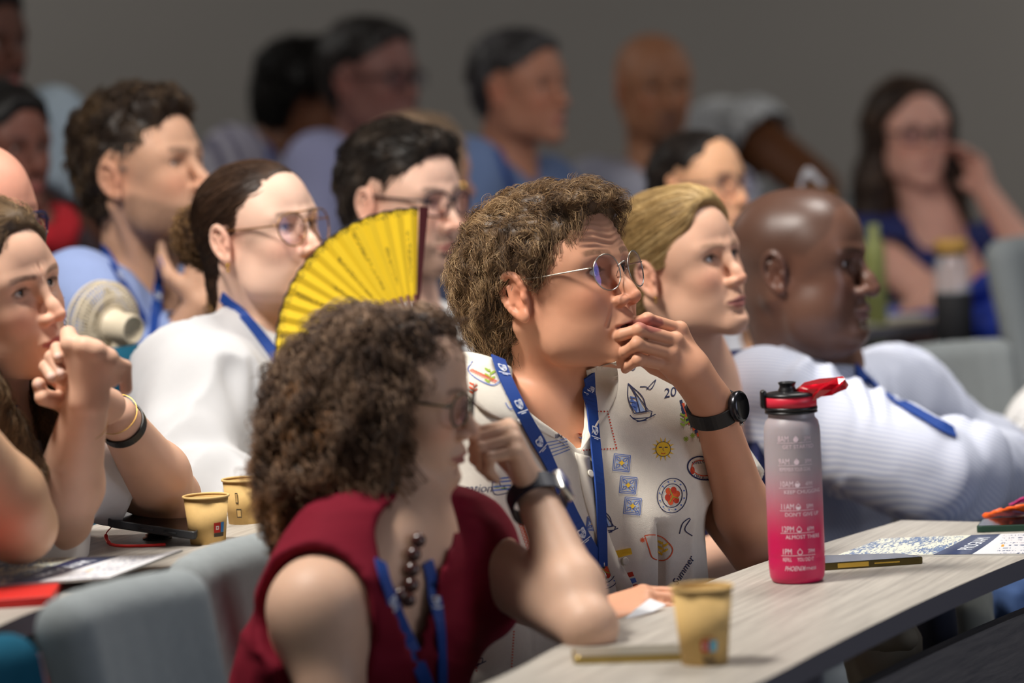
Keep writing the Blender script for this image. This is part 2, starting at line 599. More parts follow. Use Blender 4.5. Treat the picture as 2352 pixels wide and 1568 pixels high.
def skin_col(v, fr, o):
    """pigment from head-local position"""
    base = np.array(lin(o['skin']))
    q = fr.l(v)
    c = np.tile(base, (len(v), 1))
    def mixc(m, rgb, k=1.0):
        nonlocal c
        m = np.clip(m * k, 0, 1)[:, None]
        c = c * (1 - m) + np.array(rgb) * m
    dark = o.get('dark', False)
    red = base * (np.array([1.02, .72, .66]) if not dark else np.array([1.1, .8, .75]))
    n = fbm(v * 30, 3)
    c = c * (1 + .07 * n)[:, None]
    for y in (-1, 1):
        mixc(gauss(q, (.085, y * .045, -.035), (.04, .022, .020)), red, .55)
        mixc(gauss(q, (0, y * .085, -.012), (.03, .016, .035)), red, .7)
    mixc(gauss(q, (.115, 0, -.042), (.02, .018, .012)), red, .65)
    hd = (q[:, 2] > -.13) & (np.abs(q[:, 1]) < .09)
    # lips
    mo = o.get('mouth', 0)
    lz = -.0765 - mo * .5
    ly = np.abs(q[:, 1])
    upper = (.0078 - .0055 * sstep(.003, .024, ly)) * o.get('lip', 1)
    lower = (.0088 + mo * .9 - .0070 * sstep(.006, .023, ly)) * o.get('lip', 1)
    m = (q[:, 0] > .075) * sstep(.0255, .0215, ly) * np.where(q[:, 2] > lz, sstep(upper + .0015, upper - .0008, q[:, 2] - lz), sstep(lower + .0015, lower - .0008, lz - q[:, 2]))
    mixc(m, lin(o.get('lips', (176, 104, 98))), .85)
    if mo > 0:
        mixc(m * sstep(.1010, .0950, q[:, 0]) * (np.abs(q[:, 2] - lz) < .004 + mo), (.03, .008, .008), 1)
    # brows
    if o.get('brows', True):
        by = ly - .010
        bz = .0165 + .004 * np.sin(np.clip(by / .042, 0, 1) * PI * .75) + o.get('browz', 0)
        bm_ = sstep(.0050, .0025, np.abs(q[:, 2] - bz)) * sstep(-.002, .004, by) * sstep(.046, .036, by) * (q[:, 0] > .05)
        mixc(bm_ * (.72 + .28 * np.clip(fbm(q * 260, 2), -1, 1)), lin(o.get('browc', o.get('hair', (60, 45, 35)))), o.get('browk', .8))
    # lash line round the lids
    op = o.get('eye', .0057)
    e = np.sqrt(((ly - .0322) / .0142) ** 2 + ((q[:, 2] + .0012) / op) ** 2)
    mixc((q[:, 0] > .078) * sstep(1.42, 1.12, e) * sstep(.6, .8, e) * np.where(q[:, 2] > -.001, .85, .35), (.012, .008, .006), o.get('liner', .75))
    # beard
    bd = o.get('beard', 0)
    if bd:
        line = -.034 - .50 * np.clip(q[:, 0] - .02, 0, .07)
        m = sstep(line + .006, line - .012, q[:, 2]) * sstep(-.155, -.125, q[:, 2]) * (q[:, 0] > -.01) * sstep(-.012, .012, q[:, 0])
        must = (np.abs(q[:, 2] + .0645) < .0062) * (ly < .026) * (q[:, 0] > .08)
        if o.get('goatee'):
            m = m * sstep(.036, .026, ly)
        lip = (q[:, 0] > .085) * (ly < .022) * (q[:, 2] > -.087 - mo) * (q[:, 2] < -.069)
        m = np.maximum(m, must) * (1 - lip)
        mixc(m * (.75 + .25 * fbm(q * 300, 2)), lin(o.get('beardc', (50, 40, 34))), bd)
    # scalp shadow of shaved hair
    sh = o.get('scalp', 0)
    if sh:
        hl = hairline(q)
        mixc(sstep(-.004, .012, hl), lin(o.get('scalpc', (60, 50, 44))), sh)
    return c
def earcut(q, k=1.0):
    return (np.sqrt(((q[:, 0] + .004) / .020) ** 2 + ((q[:, 2] + .014) / .031) ** 2) - k) * .02 + np.where(np.abs(q[:, 1]) < .045, .05, 0)
def hairline(q, front=.075, temple=.0, nape=-.075):
    """> 0 where hair grows (metres, rough signed distance in head-local coordinates)"""
    x, y, z = q[:, 0], np.abs(q[:, 1]), q[:, 2]
    # line falls from the forehead to the temple, in front of the ear, round it, down to the nape
    f = front - .035 * sstep(.03, .065, y)
    g1 = z - (f + (x - .07) * .9)             # above a slope rising to the front
    g2 = np.minimum(-x + .022 + temple, z + .02) # temple / sideburn
    behind = np.minimum(-.018 - x, z - nape)  # behind the ear
    return np.maximum(np.maximum(np.minimum(g1, z - .01), g2), behind)
def eyes(fr, root, o):
    gx, gz = o.get('gaze', (0, 0))
    for y, nm in ((-1, 'eye'), (1, 'eye')):
        n = 20; rings = 12
        v = []; f = []; cm = []
        r = .0126 * fr.s
        cen = fr.w((.0752, y * .0315, -.001))
        G = facing(0, 0)
        ax = nrm(fr.d((math.cos(gx) * math.cos(gz), -math.sin(gx), math.sin(gz))))
        a = nrm(np.cross(ax, (0, 0, 1))); b = np.cross(a, ax)
        prof = [0, .06, .16, .30, .34, .46, .50, .8, 1.2, 1.7, 2.3, 2.9]
        iris = np.array(lin(o.get('iris', (92, 70, 50))))
        for i, t in enumerate(prof):
            for k in range(n):
                th = 2 * PI * k / n
                bul = 1.0 + (.05 * (1 - (t / .5) ** 2) if t < .5 else 0)
                v.append(cen + r * bul * (math.cos(t) * ax + math.sin(t) * (math.cos(th) * a + math.sin(th) * b)))
                cm.append((.004, .004, .004) if t < .2 else (iris * .5 if t < .31 else (iris if t < .45 else (iris * .25 if t < .49 else np.array((.62, .56, .53))))))
        for i in range(len(prof) - 1):
            for k in range(n):
                f.append((i * n + k, (i + 1) * n + k, (i + 1) * n + (k + 1) % n, i * n + (k + 1) % n))
        f.append(tuple(range(n)))
        link('eye', v, f, mat('eyeball', rough=.12, attr=True, coat=.5), root, col=np.array([np.array(c) for c in cm]))
def lashes(fr, root, o):
    """upper lash rows, one mesh"""
    rs = random.Random(3)
    for y in (-1, 1):
        v = []; f = []
        for i in range(34):
            t = i / 33
            yy = y * (.0205 + .0225 * t)
            xx = .0880 - .18 * (abs(yy) - .031) ** 2 / .012 - .0015 + .0005
            xx = .0745 + math.sqrt(max(.0146 ** 2 - (abs(yy) - .0315) ** 2 - .004 ** 2, 1e-6))
            zz = -.001 + .0046 * (1 - ((t - .45) / .6) ** 2)
            p0 = np.array([xx - .001, yy, zz]); d = np.array([.0052, y * (t - .35) * .006, .0016 + rs.uniform(-.0008, .0008)])
            p1 = p0 + d * .6 - np.array([0, 0, .0005]); p2 = p0 + d + np.array([0, 0, .0012])
            for a, b in ((p0, p1), (p1, p2)):
                k = len(v); w_ = .00022
                v += [fr.w(a + (0, w_, 0)), fr.w(a - (0, w_, 0)), fr.w(b - (0, w_ * .6, 0)), fr.w(b + (0, w_ * .6, 0))]
                f.append((k, k + 1, k + 2, k + 3))
        link('eyelashes', v, f, mat('lash', (22, 16, 14), .6), root)

# ---- strands: little three-sided tubes grown from points
def strand_mesh(roots, paths, r0, seed=0, sides=3, taper=.35):
    """paths (n, m, 3) -> verts, quads"""
    n, m, _ = paths.shape
    t = np.gradient(paths, axis=1)
    t /= np.linalg.norm(t, axis=2, keepdims=True) + 1e-9
    ref = np.tile(np.array([0.31, 0.52, 0.79]), (n, 1))
    a = np.cross(t, ref[:, None, :]); a /= np.linalg.norm(a, axis=2, keepdims=True) + 1e-9
    b = np.cross(t, a)
    rr = r0 * (1 - (1 - taper) * np.linspace(0, 1, m) ** 1.5)
    ang = np.arange(sides) * 2 * PI / sides
    v = paths[:, :, None, :] + rr[None, :, None, None] * (np.cos(ang)[None, None, :, None] * a[:, :, None, :] + np.sin(ang)[None, None, :, None] * b[:, :, None, :])
    v = v.reshape(-1, 3)
    i = np.arange(n)[:, None, None] * (m * sides) + np.arange(m - 1)[None, :, None] * sides
    k = np.arange(sides)[None, None, :]
    k2 = (k + 1) % sides
    q = np.stack([i + k, i + k2, i + sides + k2, i + sides + k], -1).reshape(-1, 4)
    return v, q
def hair_mat(name, rough=.5):
    return mat(name, attr=True, rough=rough, spec=.35, noise=.12, nscale=220)
def sample_surface(v, q, n, rs, wfn=None):
    a, b, c = v[q[:, 0]], v[q[:, 1]], v[q[:, 2]]
    ar = np.linalg.norm(np.cross(b - a, c - a), axis=1) + 1e-15
    nr = np.cross(b - a, v[q[:, 3]] - a); nr /= np.linalg.norm(nr, axis=1)[:, None] + 1e-12
    if wfn is not None:
        ar = ar * wfn(a, nr)
    i = rs.choice(len(q), n, p=ar / ar.sum())
    u, w_ = rs.rand(n, 1), rs.rand(n, 1)
    p = a[i] + u * (b[i] - a[i]) + w_ * (v[q[i, 3]] - a[i])
    return p, nr[i]
def grow(p, nr, fr, flow, length, m, rs, lift=.2, curl=0.0, freq=60.0, jit=.35, hug=None, grav=0.0, phase_cl=25.0, hmax=.02, clump=0.0, clsize=14, bump_=0.0):
    """grow strands; flow(local pts, normals local)->direction in head-local coords; hug = sdf eval to stay above the surface"""
    n = len(p); nr0 = nr
    L = length * (0.55 + 0.9 * rs.rand(n)) * fr.s
    x = p.copy(); out = [x.copy()]
    st = L / (m - 1)
    jd = rs.randn(n, 3) * jit
    dprev = None
    hf_ = .3 + .9 * rs.rand(n)
    for i in range(m - 1):
        q = fr.l(x)
        fl = flow(q) @ fr.R.T
        nv = nr
        fl = fl - nv * np.einsum('ij,ij->i', fl, nv)[:, None]
        fl /= np.linalg.norm(fl, axis=1)[:, None] + 1e-9
        d = fl + nv * lift * (1 - i / m * 1.2) + jd * .5 + np.array([0, 0, -grav * i / m])
        d /= np.linalg.norm(d, axis=1)[:, None]
        if dprev is not None: d = d * .5 + dprev * .5
        dprev = d
        x = x + d * st[:, None]
        if hug is not None:
            xx = x.astype(np.float32); d0 = hug.ev(xx); e = .0015
            g = np.stack([hug.ev(xx + np.eye(3, dtype=np.float32)[k] * np.float32(e)) - d0 for k in range(3)], -1) / e
            g /= np.linalg.norm(g, axis=1)[:, None] + 1e-6
            nr = g
            top = (.0008 + hmax * (i + 1) / m * hf_)
            x = x - (d0 - np.clip(d0, .0003, top))[:, None] * g
        out.append(x.copy())
    paths = np.stack(out, 1)
    nr = np.array(nr0)
    if clump:
        ng = max(4, n // clsize)
        gi = rs.choice(n, ng, replace=False)
        from mathutils.kdtree import KDTree
        kd = KDTree(ng)
        for a_, b_ in enumerate(gi): kd.insert(p[b_], a_)
        kd.balance()
        near = gi[[kd.find(q_)[1] for q_ in p]]
        wt = (np.linspace(0, 1, m) ** .8)[None, :, None] * clump
        off = (paths[:, :1] - paths[near][:, :1]) * .35 + .0009 * rs.randn(n, 1, 3)
        paths = paths * (1 - wt) + (paths[near] + off) * wt
        seed_ = near
    else:
        seed_ = np.arange(n)
    if curl:
        q = fr.l(p[seed_])
        ph = (vnoise(q * phase_cl) * 3 + rs.rand(n)[seed_] * 1.2 * (1 + clump)) * 2
        s_ = np.linspace(0, 1, m)[None, :] * L[:, None]
        t = np.gradient(paths, axis=1); t /= np.linalg.norm(t, axis=2, keepdims=True) + 1e-9
        a = np.cross(t, nr[:, None, :]); a /= np.linalg.norm(a, axis=2, keepdims=True) + 1e-9
        b = np.cross(t, a)
        am = curl * np.minimum(1, s_ / .012) * (0.6 + .8 * rs.rand(n, 1))
        paths = paths + (am * np.sin(freq * s_ * 2 * PI + ph[:, None]))[..., None] * a + (am * .8 * np.cos(freq * s_ * 2 * PI + ph[:, None]))[..., None] * b
    return paths
def hair_obj(root, fr, o, hair_ops, h=.004, n=2500, length=.035, m=9, flow=None, lift=.25, curl=.0, freq=50, r=.00045, grav=0, jit=.35, seed=1, cols=None,
             noise=(.004, 55), hl=None, wfn=None, name='hair', cap=True, taper=.007, clear=None, hmax=.012, clump=0.0, clsize=14, gl=0.6, material=None, clumps=True, streak=None):
    s = Sdf(); s.fr = fr
    hair_ops(s)
    if noise:
        amp, fq = noise
        s.disp(lambda p: amp * fr.s * fbm((p - fr.o.astype(np.float32)) * np.float32(fq), 2))
    if hl is not None:
        c0 = fr.o
        s.ops.append(Op(lambda p: (hl(fr.l(p)) * fr.s).astype(np.float32), .004, -1, fr.o, 9))
        # mode -1 removes where fn<0 => negate
        f0 = s.ops[-1].fn
        s.ops[-1].fn = lambda p: -f0(p) * -1
        s.ops[-1].fn = lambda p: f0(p)
    if hl is not None and taper:
        s.ops.insert(-1, Op(lambda p: (taper * fr.s * (1 - sstep(.0, .032, hl(fr.l(p))))).astype(np.float32), 0, 2, fr.o, 9))
    v, q = s.mesh(h, proj=False)
    rs = np.random.RandomState(seed)
    cols = [np.array(lin(c)) for c in (cols or [o.get('hair', (60, 45, 35))])]
    lp = fr.l(v)
    def colour(lp, extra=0):
        t = .5 + .5 * fbm(lp * 38 + 5, 2) + extra
        t = np.clip(t, 0, .999) * (len(cols) - 1)
        i = t.astype(int); f = (t - i)[:, None]
        cc = np.array(cols)
        c = cc[i] * (1 - f) + cc[np.minimum(i + 1, len(cols) - 1)] * f
        if streak is not None: c = streak(lp, c)
        return c
    V = [v]; Q = [q]; K = [colour(lp) * gl]
    if n:
        p, nr = sample_surface(v.astype(float), q, n, rs, wfn)
        if flow is None:
            flow = lambda q: np.stack([-.3 + 0 * q[:, 0], q[:, 1] * 6, -1 + 0 * q[:, 2]], -1)
        if clumps:
            fl0 = flow
            flow = lambda q: nrmrow(fl0(q)) + .55 * np.stack([fbm(q * 45 + 3, 2), fbm(q * 45 + 31, 2), fbm(q * 45 + 77, 2)], -1)
        paths = grow(p, nr, fr, flow, length, m, rs, lift, curl, freq, jit, grav=grav, hug=s, hmax=hmax, clump=clump, clsize=clsize)
        if clear is not None:
            ql = fr.l(paths.reshape(-1, 3)); bad = ((clear(ql) < 0) & (np.abs(ql[:, 1]) > .055)).reshape(len(paths), -1).any(1)
            p, paths = p[~bad], paths[~bad]; n = len(p)
        sv, sq = strand_mesh(p, paths, r * fr.s)
        c = colour(fr.l(p), extra=rs.randn(n) * .22) * (0.75 + .5 * rs.rand(n, 1))
        V.append(sv); Q.append(sq + len(v)); K.append(np.repeat(c, m * 3, axis=0))
    return link(name, np.concatenate(V), np.concatenate(Q), material or hair_mat('hair_strands'), root, col=np.concatenate(K))
def nrmrow(x):
    return x / (np.linalg.norm(x, axis=1)[:, None] + 1e-9)
def cap_ops(t=.012, top=.0, back=.0, front=.0, side=.0):
    """close-fitting hair volume over the skull"""
    def f(s):
        s.ell((-.010 - back * .5, 0, .029 + top * .5), (.098 + t + back * .5, .0765 + t + side, .082 + t + top * .5), k=0)
        s.ell((.030 + front * .5, 0, .044 + top * .4), (.060 + t + front * .5, .060 + t, .056 + t + top * .3), k=.02)
        s.ell((-.045, 0, -.020), (.055 + t + back * .3, .058 + t, .062), k=.02)
    return f

# ---- hands
def hand(s, W, d, back, thumb, curl=(.3, .3, .3, .3), sc_=1.0, spread=.06, thumb_pose=(.9, .4), k=.006, fat=1.0):
    """W wrist point, d towards the knuckles, back = out of the back of the hand, thumb = direction of the thumb side"""
    d = nrm(d); back = nrm(np.asarray(back) - d * np.dot(back, d)); th = nrm(np.asarray(thumb) - d * np.dot(thumb, d) - back * np.dot(thumb, back))
    W = np.asarray(W, dtype=float)
    def L(a, b, c): return W + sc_ * (a * d + b * th + c * back)
    r = .0085 * sc_ * fat
    mc = [L(.090, .027, .002), L(.093, .009, .004), L(.088, -.009, .003), L(.080, -.026, 0)]
    seg = [(.044, .026, .021), (.049, .030, .022), (.045, .028, .022), (.035, .021, .019)]
    for i, m_ in enumerate(mc):
        s.cone(L(.012, .014 - .010 * i, -.002), m_, .0150 * sc_, .0105 * sc_, k=.012)
    s.ell(L(.045, 0, -.004), (.04 * sc_, .03 * sc_, .013 * sc_), k=.012, rot=np.stack([d, th, back], 1))
    for i, m_ in enumerate(mc):
        c = curl[i]
        if not isinstance(c, tuple): c = (c, c * 1.2, c * .8)
        p = m_; a = 0; sp = spread * (1.5 - i)
        dd = nrm(d + th * sp)
        for j in range(3):
            a += c[j]
            q = p + seg[i][j] * sc_ * (math.cos(a) * dd - math.sin(a) * back)
            f = (1.0, .92, .82)[j] * (.88 if i == 3 else 1)
            f2 = (.92, .82, .74)[j] * (.88 if i == 3 else 1)
            s.cone(p, q, r * f * (1.06 if j == 0 else 1), r * f2, k=k * .6 if j == 0 else .003)
            s.sph(p, r * f * 1.05, k=.003)
            p = q
    o_, c_ = thumb_pose
    t0 = L(.022, .022, -.008)
    t1 = t0 + sc_ * .040 * nrm(d * math.cos(o_) + th * math.sin(o_) - back * .5)
    t2 = t1 + sc_ * .032 * nrm(d * math.cos(o_ * .4) + th * math.sin(o_ * .4) - back * .35)
    t3 = t2 + sc_ * .026 * nrm(d * math.cos(o_ * .4 - c_) + th * math.sin(o_ * .4 - c_) - back * .3)
    s.cone(t0, t1, .0155 * sc_, .0115 * sc_, k=.01)
    s.cone(t1, t2, .0108 * sc_, .0095 * sc_, k=.004)
    s.cone(t2, t3, .0095 * sc_, .0075 * sc_, k=.003)

# ---- body
def torso_ops(s, j, infl=0.0, k=.05):
    """j: joints dict with neck, shl, shr, chest, pel; all world points"""
    F = j['F']; Lf = j['L']; U = np.array([0, 0, 1.0])
    w_ = j.get('w', 1.0)
    i = infl
    n, sl, sr, pel = j['neck'], j['shl'], j['shr'], j['pel']
    up = nrm(n - pel)
    ch = n * .62 + pel * .38 + F * .012
    wa = n * .25 + pel * .75
    sw = nrm(sl - sr)
    half = np.linalg.norm(sl - sr) / 2
    fwd = nrm(np.cross(sw, up)); fwd = fwd if np.dot(fwd, F) > 0 else -fwd
    R = np.stack([fwd, sw, up], 1)
    s.ell(ch, (.105 * w_ + i, half * .84 + i, .19 + i), k=.0, rot=R)
    s.ell(wa, (.100 * w_ + i, half * .78 * w_ + i, .20 + i), k=.08, rot=R)
    c2 = n - up * .055
    for sh in (sl, sr):
        s.cone(c2, sh, .058 + i, .052 + i, k=.045)                       # trapezius / clavicle
        s.cone(sh + (ch - sh) * .15, ch + (sh - ch) * .35 - up * .05, .060 + i, .085 + i, k=.06)
    if j.get('bust'):
        for y in (-1, 1):
            s.ell(ch + fwd * .085 + sw * y * .065 - up * .035, (.060 + i, .062 + i, .066 + i), k=.05, rot=R)
    return R
def limb(s, a, b, c, r=(.048, .040, .038, .025), infl=0.0, k=.03):
    s.cone(a, b, r[0] + infl, r[1] + infl, k=k)
    if c is not None:
        m_ = b + (c - b) * .28
        s.cone(b, m_, r[2] * .98 + infl, r[2] * 1.08 + infl, k=.008)
        s.cone(m_, c, r[2] * 1.08 + infl, r[3] + infl, k=.02)
class Person:
    """collects one person: Frame of the head plus joints"""
    def __init__(s, label, group=None, **o):
        s.o = o; s.label = label
        s.hf = Frame(o['head'], facing(*o['face']), o.get('scale', 1.0))
        j = dict(o['j'])
        j['F'] = facing(o.get('turn', o['face'][0]))[:, 0]; j['L'] = facing(o.get('turn', o['face'][0]))[:, 1]
        wd = o.get('shw', .19)
        n = np.asarray(j['neck'], dtype=float)
        j.setdefault('pel', n + np.array([0, 0, -.52]) - j['F'] * .05)
        j.setdefault('shl', n + j['L'] * wd - np.array([0, 0, .065]))
        j.setdefault('shr', n - j['L'] * wd - np.array([0, 0, .065]))
        for k_ in j:
            if k_ != 'w' and k_ != 'bust': j[k_] = np.asarray(j[k_], dtype=float)
        s.j = j
        s.root = thing('person', label, 'person', (j['pel'][0], j['pel'][1], j['pel'][2] - .1), group)
        s.infl = -.008
    def body(s, h=.006, fine=None, extra=None, neck=(.058, .062), pre=None):
        o, j, fr = s.o, s.j, s.hf
        S = Sdf()
        head_sdf(S, fr, o)
        nw = o.get('neckw', 1.0)
        nb = j['neck']
        S.cone(fr.w((-.030, 0, -.045)), nb + j['F'] * 0, neck[0] * nw * .88, neck[1] * nw, k=.02)
        S.cone(fr.w((-.005, 0, -.075)), nb + j['F'] * .012 - np.array([0, 0, .02]), .040 * nw, .046 * nw, k=.02)
        up_ = nrm(nb - j['pel'])
        S.cone(nb, nb - up_ * .05 - j['F'] * .012, neck[1] * nw, .066, k=.03)
        if o.get('scm', True):
            for y in (-1, 1):
                S.cone(fr.w((-.022, y * .058, -.050)), nb + j['F'] * .060 + j['L'] * y * .012 - np.array([0, 0, .035]), .012, .009, k=.018)
        T_ = Sdf(); torso_ops(T_, j, s.infl)
        T_.ops[0].k = .05
        S.ops += T_.ops
        for a in ('l', 'r'):
            if 'el' + a in j:
                limb(S, j['sh' + a], j['el' + a], j.get('wr' + a), r=o.get('armr', (.048, .040, .038, .026)))
        if extra: extra(S)
        if o.get('hands'):
            for a in ('l', 'r'):
                if 'wr' + a in j:
                    dd = nrm(j['wr' + a] - j['el' + a])
                    hand(S, j['wr' + a], dd, (0, 0, 1) if abs(dd[2]) < .8 else -j['F'], j['L'] * (-1 if a == 'l' else 1), curl=(.35, .4, .45, .5))
        f = fine if fine is not None else []
        hr = o.get('hres')
        if hr: f = list(f) + [(fr.w((.01, 0, 0)), .135 * fr.s, hr)]
        v, q = S.mesh(h, f)
        c = skin_col(v.astype(float), fr, o)
        if o.get('colfn'): c = o['colfn'](v.astype(float), c)
        link('body', v, q, mat('skin_dark' if o.get('dark') else 'skin', attr=True, rough=.40 if o.get('dark') else .50, sss=.0 if o.get('dark') else o.get('sss', .12), bump=.25, bscale=900, bdist=.0004,
                               noise=.05, nscale=40, spec=.6 if o.get('dark') else .32), s.root, col=c)
        s.sdf = S
        s.bv = BVHTree.FromPolygons([tuple(x) for x in v.tolist()], q.tolist()) if o.get('bvh') else None
        if o.get('eyes', True): eyes(fr, s.root, o)
        if o.get('lash'): lashes(fr, s.root, o)
        return S
    def shirt(s, m, name='shirt', infl=.010, h=.006, sleeves=('l', 'r'), sl=.55, srad=.060, neck=None, fold=.006, ffreq=14, extra=None, full=False, fine=(), bottom=None, cuff=.90, post=None,
              arm_infl=.010, fscale=(1, 1, .45), wfold=None, col=None):
        o, j, fr = s.o, s.j, s.hf
        S = Sdf()
        torso_ops(S, j, infl)
        S.ops[0].k = 0
        cuts = []
        for a in sleeves:
            if 'el' + a not in j: continue
            sh, el = j['sh' + a], j['el' + a]
            if full:
                wr = j['wr' + a]
                limb(S, sh, el, el + (wr - el) * cuff, r=(srad, srad * .88, srad * .80, srad * .62), infl=0, k=.04)
                e1 = el + (wr - el) * cuff; dd = nrm(wr - el)
                cuts.append((e1 - dd * .03, e1 + dd * .08, srad * .62 - .004))
            else:
                e1 = sh + (el - sh) * sl; dd = nrm(el - sh)
                S.cone(sh, e1, srad, srad * .97, k=.04)
                cuts.append((e1 - dd * .05, e1 + dd * .10, srad * .97 - .006))
                S.half(e1, dd, k=.002, mode=-1, reach=.12)
        if extra: extra(S)
        if fold:
            og = j['neck'].astype(np.float32)
            sc3 = np.array(fscale, dtype=np.float32) * ffreq
            def fd(p):
                q = (p - og) * sc3
                w1 = fbm(q * .7 + 9, 2)
                q = q + w1[:, None] * .9
                a = 1 - np.abs(fbm(q, 2)) * 2.2
                return -fold * np.clip(a, -.6, 1) ** 1
            S.disp(fd)
            if wfold: S.disp(wfold)
        for a, b, r in cuts:
            S.cone(a, b, r, r, k=.002, mode=-1)
        nb = j['neck']
        if neck is None:
            neck = [(nb + np.array([0, 0, .10]), nb + j['F'] * .02 + np.array([0, 0, -.012]), .075, .066)]
        for n_ in neck:
            if len(n_) == 4:
                S.cone(n_[0], n_[1], n_[2], n_[3], k=.004, mode=-1)
            else:
                S.half(n_[0], n_[1], k=.004, mode=-1, reach=9)
        if post: post(S)
        v, q = S.mesh(h, fine)
        s.ssdf = S
        ob = link(name, v, q, m, s.root, col=col(v.astype(float)) if col else None)
        s.sv, s.sq = v, q
        s.sb = BVHTree.FromPolygons([tuple(x) for x in v.tolist()], q.tolist())
        return ob
def raypix(bv, px, py):
    d = Vector(ray(px, py)).normalized()
    h = bv.ray_cast(Vector(CAMP), d)
    return h
def surf_path(bvs, pts, n=6, off=.003, Dguess=None):
    """photo polyline -> points lying on the surfaces met along those sight lines"""
    pp = smooth_path([(x, y, 0) for x, y in pts], n)
    out = []; nn = []
    last = None
    for x, y, _ in pp:
        best = None
        for b in bvs:
            if b is None: continue
            h = raypix(b, x, y)
            if h[0] is not None and (best is None or h[3] < best[3]): best = h
        if best is not None:
            nv = best[1]
            if nv.dot(Vector(ray(x, y))) > 0: nv = -nv
            out.append(np.array(best[0]) + np.array(nv) * off); nn.append(np.array(nv)); last = best[3]
        elif last is not None or Dguess:
            d = nrm(ray(x, y))
            out.append(CAMP + d * (last if last is not None else Dguess)); nn.append(nn[-1] if nn else np.array([0, -1, .2]))
    out = np.array(out); nn = np.array(nn)
    # smooth
    for _ in range(3):
        out[1:-1] = out[1:-1] * .5 + (out[:-2] + out[2:]) * .25
        nn[1:-1] = nn[1:-1] * .5 + (nn[:-2] + nn[2:]) * .25
    return out, nn
def ribbon(pts, nn, w_, th=.0012, name='lanyard', material=None, parent=None, twist=None):
    t = np.gradient(pts, axis=0); t /= np.linalg.norm(t, axis=1)[:, None] + 1e-9
    s_ = np.cross(nn, t); s_ /= np.linalg.norm(s_, axis=1)[:, None] + 1e-9
    n2 = np.cross(t, s_)
    ww = np.broadcast_to(np.asarray(w_, dtype=float), (len(pts),))[:, None] / 2
    v = np.stack([pts - s_ * ww + n2 * th, pts + s_ * ww + n2 * th, pts + s_ * ww - n2 * th, pts - s_ * ww - n2 * th], 1).reshape(-1, 3)
    f = []
    for i in range(len(pts) - 1):
        for k in range(4):
            f.append((i * 4 + k, i * 4 + (k + 1) % 4, i * 4 + 4 + (k + 1) % 4, i * 4 + 4 + k))
    f += [(3, 2, 1, 0), tuple(len(pts) * 4 - 4 + k for k in range(4))]
    return v, f
def glasses(fr, root, kind='round', frame=(180, 175, 165), wd=.0235, ht=.0225, thick=.0009, metal=1.0, z=-.004, x=.1065, temple_z=.004, tint=(200, 200, 255), ear=(-.008, .079), sq=2.0, gap=.0335, lens=.18, name='glasses', label=None):
    """spectacles worn on the face: a part of the person's outfit"""
    r_ = MB()
    rings = []
    for y in (-1, 1):
        pts = []
        for i in range(40):
            a = 2 * PI * i / 40
            ca, sa = math.cos(a), math.sin(a)
            e = 2 / sq
            yy = abs(ca) ** e * wd * (1 if ca > 0 else -1); zz = abs(sa) ** e * ht * (1 if sa > 0 else -1)
            if kind == 'aviator': yy *= 1 + .10 * (zz / ht)
            Y = y * (gap + yy)
            pts.append((x - (abs(Y) ** 2) * 3.0 + .001, Y, z + zz))
        rings.append(pts)
        cl = pts + [pts[0]]
        v, f = tube([fr.w(p) for p in cl], thick * fr.s, 8, cap=False)
        r_.add(v, f)
        hx = x - (gap + wd) ** 2 * 3
        tp = [(hx, y * (gap + wd), z + ht * .35), (hx - .006, y * (gap + wd + .006), z + ht * .38 + .0), (.04, y * .0765, (z + ht * .38 + temple_z) / 2 + .002), (ear[0] + .004, y * ear[1], temple_z + .004), (ear[0] - .012, y * (ear[1] - .001), temple_z - .010), (ear[0] - .018, y * (ear[1] - .004), temple_z - .030)]
        v, f = tube([fr.w(p) for p in smooth_path(tp, 6)], thick * 1.05 * fr.s, 8)
        r_.add(v, f)
        for sgn in (1,):
            v, f = tube([fr.w(p) for p in smooth_path([(x - .001, y * (gap - wd), z + .002), (x - .004, y * .010, z - .002), (x - .007, y * .009, z - .006)], 4)], thick * .6 * fr.s, 6)
            r_.add(v, f)
    v, f = tube([fr.w(p) for p in smooth_path([(x - .002, -(gap - wd), z + ht * .25), (x + .003, -.004, z + ht * .45), (x + .003, .004, z + ht * .45), (x - .002, gap - wd, z + ht * .25)], 5)], thick * 1.05 * fr.s, 8)
    r_.add(v, f)
    if kind == 'aviator':
        v, f = tube([fr.w(p) for p in smooth_path([(x - .004, -(gap - wd * .3), z + ht * .97), (x + .002, 0, z + ht * 1.0), (x - .004, gap - wd * .3, z + ht * .97)], 5)], thick * fr.s, 8)
        r_.add(v, f)
    fm = mat('frame_%d_%d_%d' % frame, frame, rough=.3, metal=metal)
    g = r_.build(name, fm, root)
    if label: g['label'] = label
    lm = lens_mat(tint, lens)
    for pts in rings:
        c = np.mean([fr.w(p) for p in pts], axis=0)
        nf = fr.d((1, 0, 0))
        v = [c + nf * .0022]; n = len(pts)
        for q in (.33, .66, .985):
            for p in pts:
                v.append(c + (fr.w(p) - c) * q + nf * .0022 * (1 - q * q))
        f = [(0, 1 + i, 1 + (i + 1) % n) for i in range(n)]
        for rr in range(2):
            for i in range(n):
                f.append((1 + rr * n + i, 1 + (rr + 1) * n + i, 1 + (rr + 1) * n + (i + 1) % n, 1 + rr * n + (i + 1) % n))
        link('lens', v, f, lm, g)
    return g
